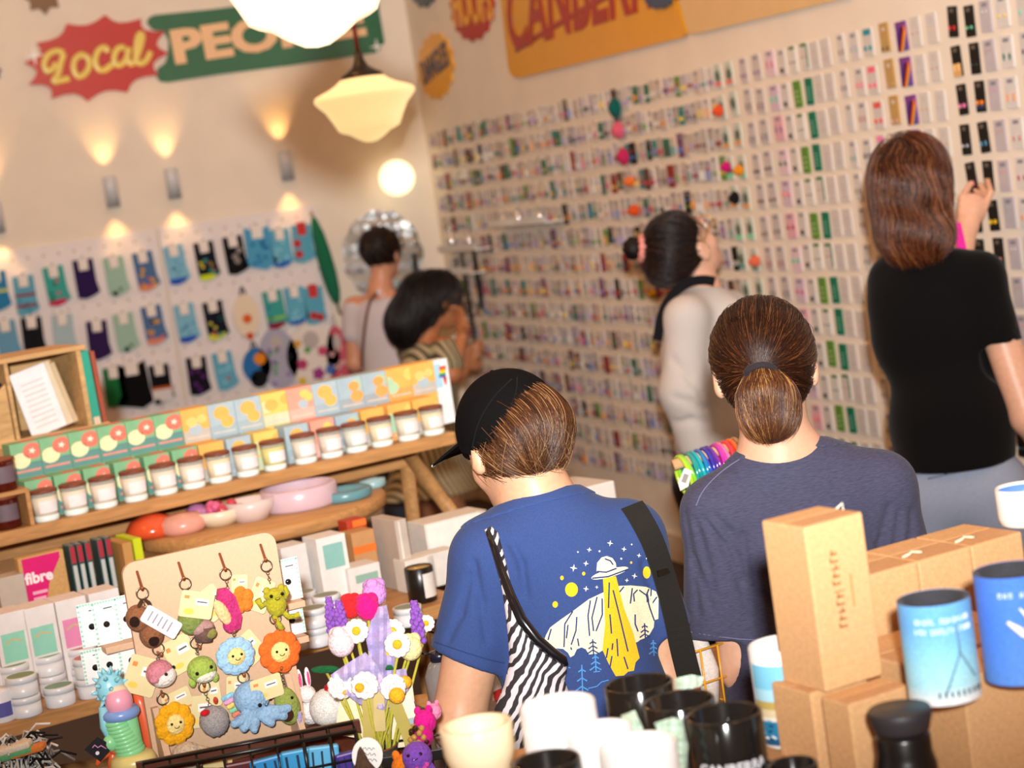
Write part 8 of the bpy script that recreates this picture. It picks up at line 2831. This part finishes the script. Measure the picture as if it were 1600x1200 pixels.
strands(hairC, sd, lambda P: nrm(bunC - HC) + 0 * P + .6 * (bunC - P) / .2, 9, .014, .0010, hair_cols('0d0807', '2c1a14', '57382a', .2), 'hair_strands', hC, HAIRM, .25, .004, 9)
mb = MB()
mb.ball(bunC, (.036, .036, .037), mat('17100e', 'hair'), 16, 12, disp=lambda d: 1 + .06 * math.sin(9 * d[2] + 5 * d[0]))
fc.mb('hair_bun', mb)
mb = MB()
ax_ = nrm(bunC - HC)
f1 = nrm(np.cross(ax_, UPW))
f2 = np.cross(ax_, f1)
c0 = bunC - ax_ * .026 - FH * .02
mb.tube([c0 + (f1 * math.cos(a) + f2 * math.sin(a)) * .034 for a in [2 * PI * i / 24 for i in range(24)]], [.013 + .004 * math.sin(i * 2.6) for i in range(24)], mat('d98a80', 'cloth'), 8, True)
fc.mb('scrunchie', mb, label='pink and white scrunchie')
mb = MB()
for sg in (-1, 1):
	mb.torus((0, 0, 0), .026, .0022, mat('c9a45a', 'satin', metal=.8), 18, 6, frame(HC + (XC * sg * .036 + YC * .118 + ZC_ * .002) * 1.0, XC, ZC_), 'y')
	mb.tube([HC + XC * sg * .06 + YC * .116 + ZC_ * .006, HC + XC * sg * .086 + YC * .05 + ZC_ * .008, HC + XC * sg * .088 - YC * .005], .0022, mat('c9a45a', 'satin', metal=.8), 6)
mb.tube([HC + XC * s * .01 + YC * .122 + ZC_ * .006 for s in (-1, 0, 1)], .0022, mat('c9a45a', 'satin', metal=.8), 6)
fc.mb('glasses', mb)
# ---------------------------------------------------------------- two at the mirror
fe = Figure('person in a pale grey top with a thin brown strap facing the mirror', 'c98f70', .009)
HE = at(597, 396, 9.2)
axE = head_axes((.45, .88, -.05))
XE_, YE, ZE = axE
RmE = np.stack([XE_, YE, ZE])
nbE = at(594, 455, 9.2)
bfE = nrm(wv(.35, .93, 0))
brE = np.cross(bfE, UPW)
eL, eR = nbE - brE * .15 - UPW * .06, nbE + brE * .15 - UPW * .06
chE, pelE = nbE - UPW * .22, nbE - UPW * .56
fe.skin += head_prims(HE, axE, .98)
fe.skin += [cap(HE - YE * .02 - ZE * .06, nbE, .05, .052, .03), cap(nbE, chE, .055, .06, .04), cap(eL, eR, .05, .05, .03), cap(chE, pelE, .06, .08, .05)]
for s_, sd_ in ((-1, eL), (1, eR)):
	e_ = sd_ - UPW * .27 + brE * s_ * .04
	w_ = e_ + bfE * .18 - UPW * .12
	fe.skin += [cap(sd_, e_, .046, .04, .02), cap(e_, w_, .038, .026, .02)] + hand_prims(w_, w_ - e_, -brE * s_, UPW)
J = fe.legs(pelE, brE, bfE)
fe.body()
eyes(HE, axE, fe.o, .98)
skE = np.stack([brE, bfE, UPW])
top = [ell(chE, (.155, .1, .2), skE, .05), ell(nbE - UPW * .1, (.15, .075, .09), skE, .05), ell(pelE + UPW * .12, (.15, .11, .2), skE, .05), cap(eL, eL - UPW * .12 - brE * .02, .058, .06, .03), cap(eR, eR - UPW * .12 + brE * .02, .058, .06, .03),
	plane(nbE - UPW * .03, UPW), plane(pelE - UPW * .02, -UPW)]
sE, vS, qS = fe.wear('shirt', top, mat('c3bcc0', 'jersey'), .009)
fe.trousers(J, pelE, brE, bfE, '3a3c48')
mb = MB()
ribbon_on(mb, bvh_of(vS, qS), [(594, 455), (580, 468), (572, 500), (568, 540), (566, 575)], .014, .004, mat('5a3424', 'satin'), .004, dflt=9.1)
mb.build('bag_strap', label='thin brown strap down the back of the pale grey top', cat='strap')
hairE = [ell(HE + ZE * .024 - YE * .01, (.09, .106, .1), RmE, .02), ell(HE - YE * .06 + ZE * .05, (.06, .055, .058), RmE, .03)]
hE, vH, qH = fe.wear('hair', hairE + [plane(HE + YE * .05, YE), plane(HE - ZE * .06, -ZE)], mat('150c08', 'hair'), .008)
strands(hairE, pick_seeds(vH, 700, np.random.RandomState(2)), lambda P: nrm(HE - YE * .08 + ZE * .07 - HE) + 0 * P, 6, .016, .0013, hair_cols('0c0604', '2e1a10', '6a4426', .2), 'hair_strands', hE, HAIRM, .3, .005, 2)
ff = Figure('person with long black hair and olive striped dress beside the corner', 'b5764f', .008)
HF = at(684, 466, 8.6)
axF = head_axes((.84, .42, -.26))
XF, YF_, ZF = axF
RmF = np.stack([XF, YF_, ZF])
nbF = at(664, 528, 8.58)
bfF = nrm(wv(.8, .6, 0))
brF = np.cross(bfF, UPW)
fL, fR = nbF - brF * .14 - UPW * .05, nbF + brF * .14 - UPW * .05
chF, pelF = nbF - UPW * .22 - bfF * .03, nbF - UPW * .55 - bfF * .08
ff.skin += head_prims(HF, axF, 1.02)
ff.skin += [cap(HF - YF_ * .025 - ZF * .06, nbF, .05, .053, .03), cap(nbF, chF, .055, .06, .04), cap(fL, fR, .05, .05, .03), cap(chF, pelF, .06, .08, .05)]
eR_, wR_ = at(706, 585, 8.42), at(722, 528, 8.5)
ff.skin += [cap(fR, eR_, .046, .04, .02), cap(eR_, wR_, .039, .027, .02)] + hand_prims(wR_, wv(.1, .1, 1), bfF * -1, brF)
e_ = fL - UPW * .25 + bfF * .08
ff.skin += [cap(fL, e_, .046, .04, .02), cap(e_, e_ + bfF * .2 + UPW * .1, .038, .026, .02)] + hand_prims(e_ + bfF * .2 + UPW * .1, bfF + UPW, brF, UPW)
J = ff.legs(pelF, brF, bfF)
ff.body()
eyes(HF, axF, ff.o, 1.02)
skF = np.stack([brF, bfF, UPW])
def stripe_mat():
	m = bpy.data.materials.new('striped_cloth')
	m.use_nodes = True
	N, L = m.node_tree.nodes, m.node_tree.links
	b = N['Principled BSDF']
	b.inputs['Roughness'].default_value = .9
	tc = N.new('ShaderNodeTexCoord')
	mp = N.new('ShaderNodeMapping')
	mp.inputs['Rotation'].default_value = (0, 0, -.35)
	w_ = N.new('ShaderNodeTexWave')
	w_.bands_direction = 'X'
	w_.inputs['Scale'].default_value = 13
	w_.inputs['Distortion'].default_value = .15
	rp = N.new('ShaderNodeValToRGB')
	rp.color_ramp.elements[0].color = (*lin('4f4834'), 1)
	rp.color_ramp.elements[1].color = (*lin('b3a684'), 1)
	rp.color_ramp.elements[0].position, rp.color_ramp.elements[1].position = .35, .6
	L.new(tc.outputs['Object'], mp.inputs['Vector'])
	L.new(mp.outputs[0], w_.inputs['Vector'])
	L.new(w_.outputs['Fac'], rp.inputs['Fac'])
	L.new(rp.outputs['Color'], b.inputs['Base Color'])
	return m
hemF = np.array([pelF[0], pelF[1], .42])
dress = [ell(chF, (.15, .11, .2), skF, .05), ell(nbF - UPW * .1, (.15, .085, .1), skF, .05), cap(chF, pelF, .12, .145, .06), cap(pelF, hemF, .15, .26, .08), cap(fR, fR + (eR_ - fR) * .6, .06, .066, .03), cap(fL, fL + (e_ - fL) * .6, .06, .066, .03),
		plane(nbF - UPW * .01, UPW), plane(hemF, -UPW)]
ff.wear('dress', dress, stripe_mat(), .009)
for hip, kn, an in J:
	s = [cap(an - UPW * .05 - bfF * .035, an - UPW * .052 + bfF * .14, .042, .036, .02), plane(np.array([*an[:2], .004]), -UPW)]
	ff.wear('shoe', s, mat('2a2624', 'satin'), .008)
hairF = [ell(HF + ZF * .026 - YF_ * .012, (.098, .112, .106), RmF, .02), ell(at(652, 476, 8.56), (.1, .09, .13), skF, .05), ell(at(632, 508, 8.55), (.085, .08, .11), skF, .05)]
hF, vH, qH = ff.wear('hair', hairF + [plane(HF + YF_ * .05 + ZF * .02, nrm(YF_ - ZF * .3)), neg(cap(HF + XF * .07 - ZF * .06 + YF_ * .05, HF + XF * .13 - ZF * .12 + YF_ * .06, .06, .06, .02))], mat('0b0809', 'hair'), .008)
strands(hairF, pick_seeds(vH, 1100, np.random.RandomState(4), lambda v: v[:, 2] > HF[2] - .06), lambda P: np.tile(nrm(wv(-.25, 0, -1)), (len(P), 1)), 9, .022, .0016, hair_cols('070506', '1a1214', '3a2a26', .15), 'hair_strands', hF, HAIRM, .12, .005, 4)
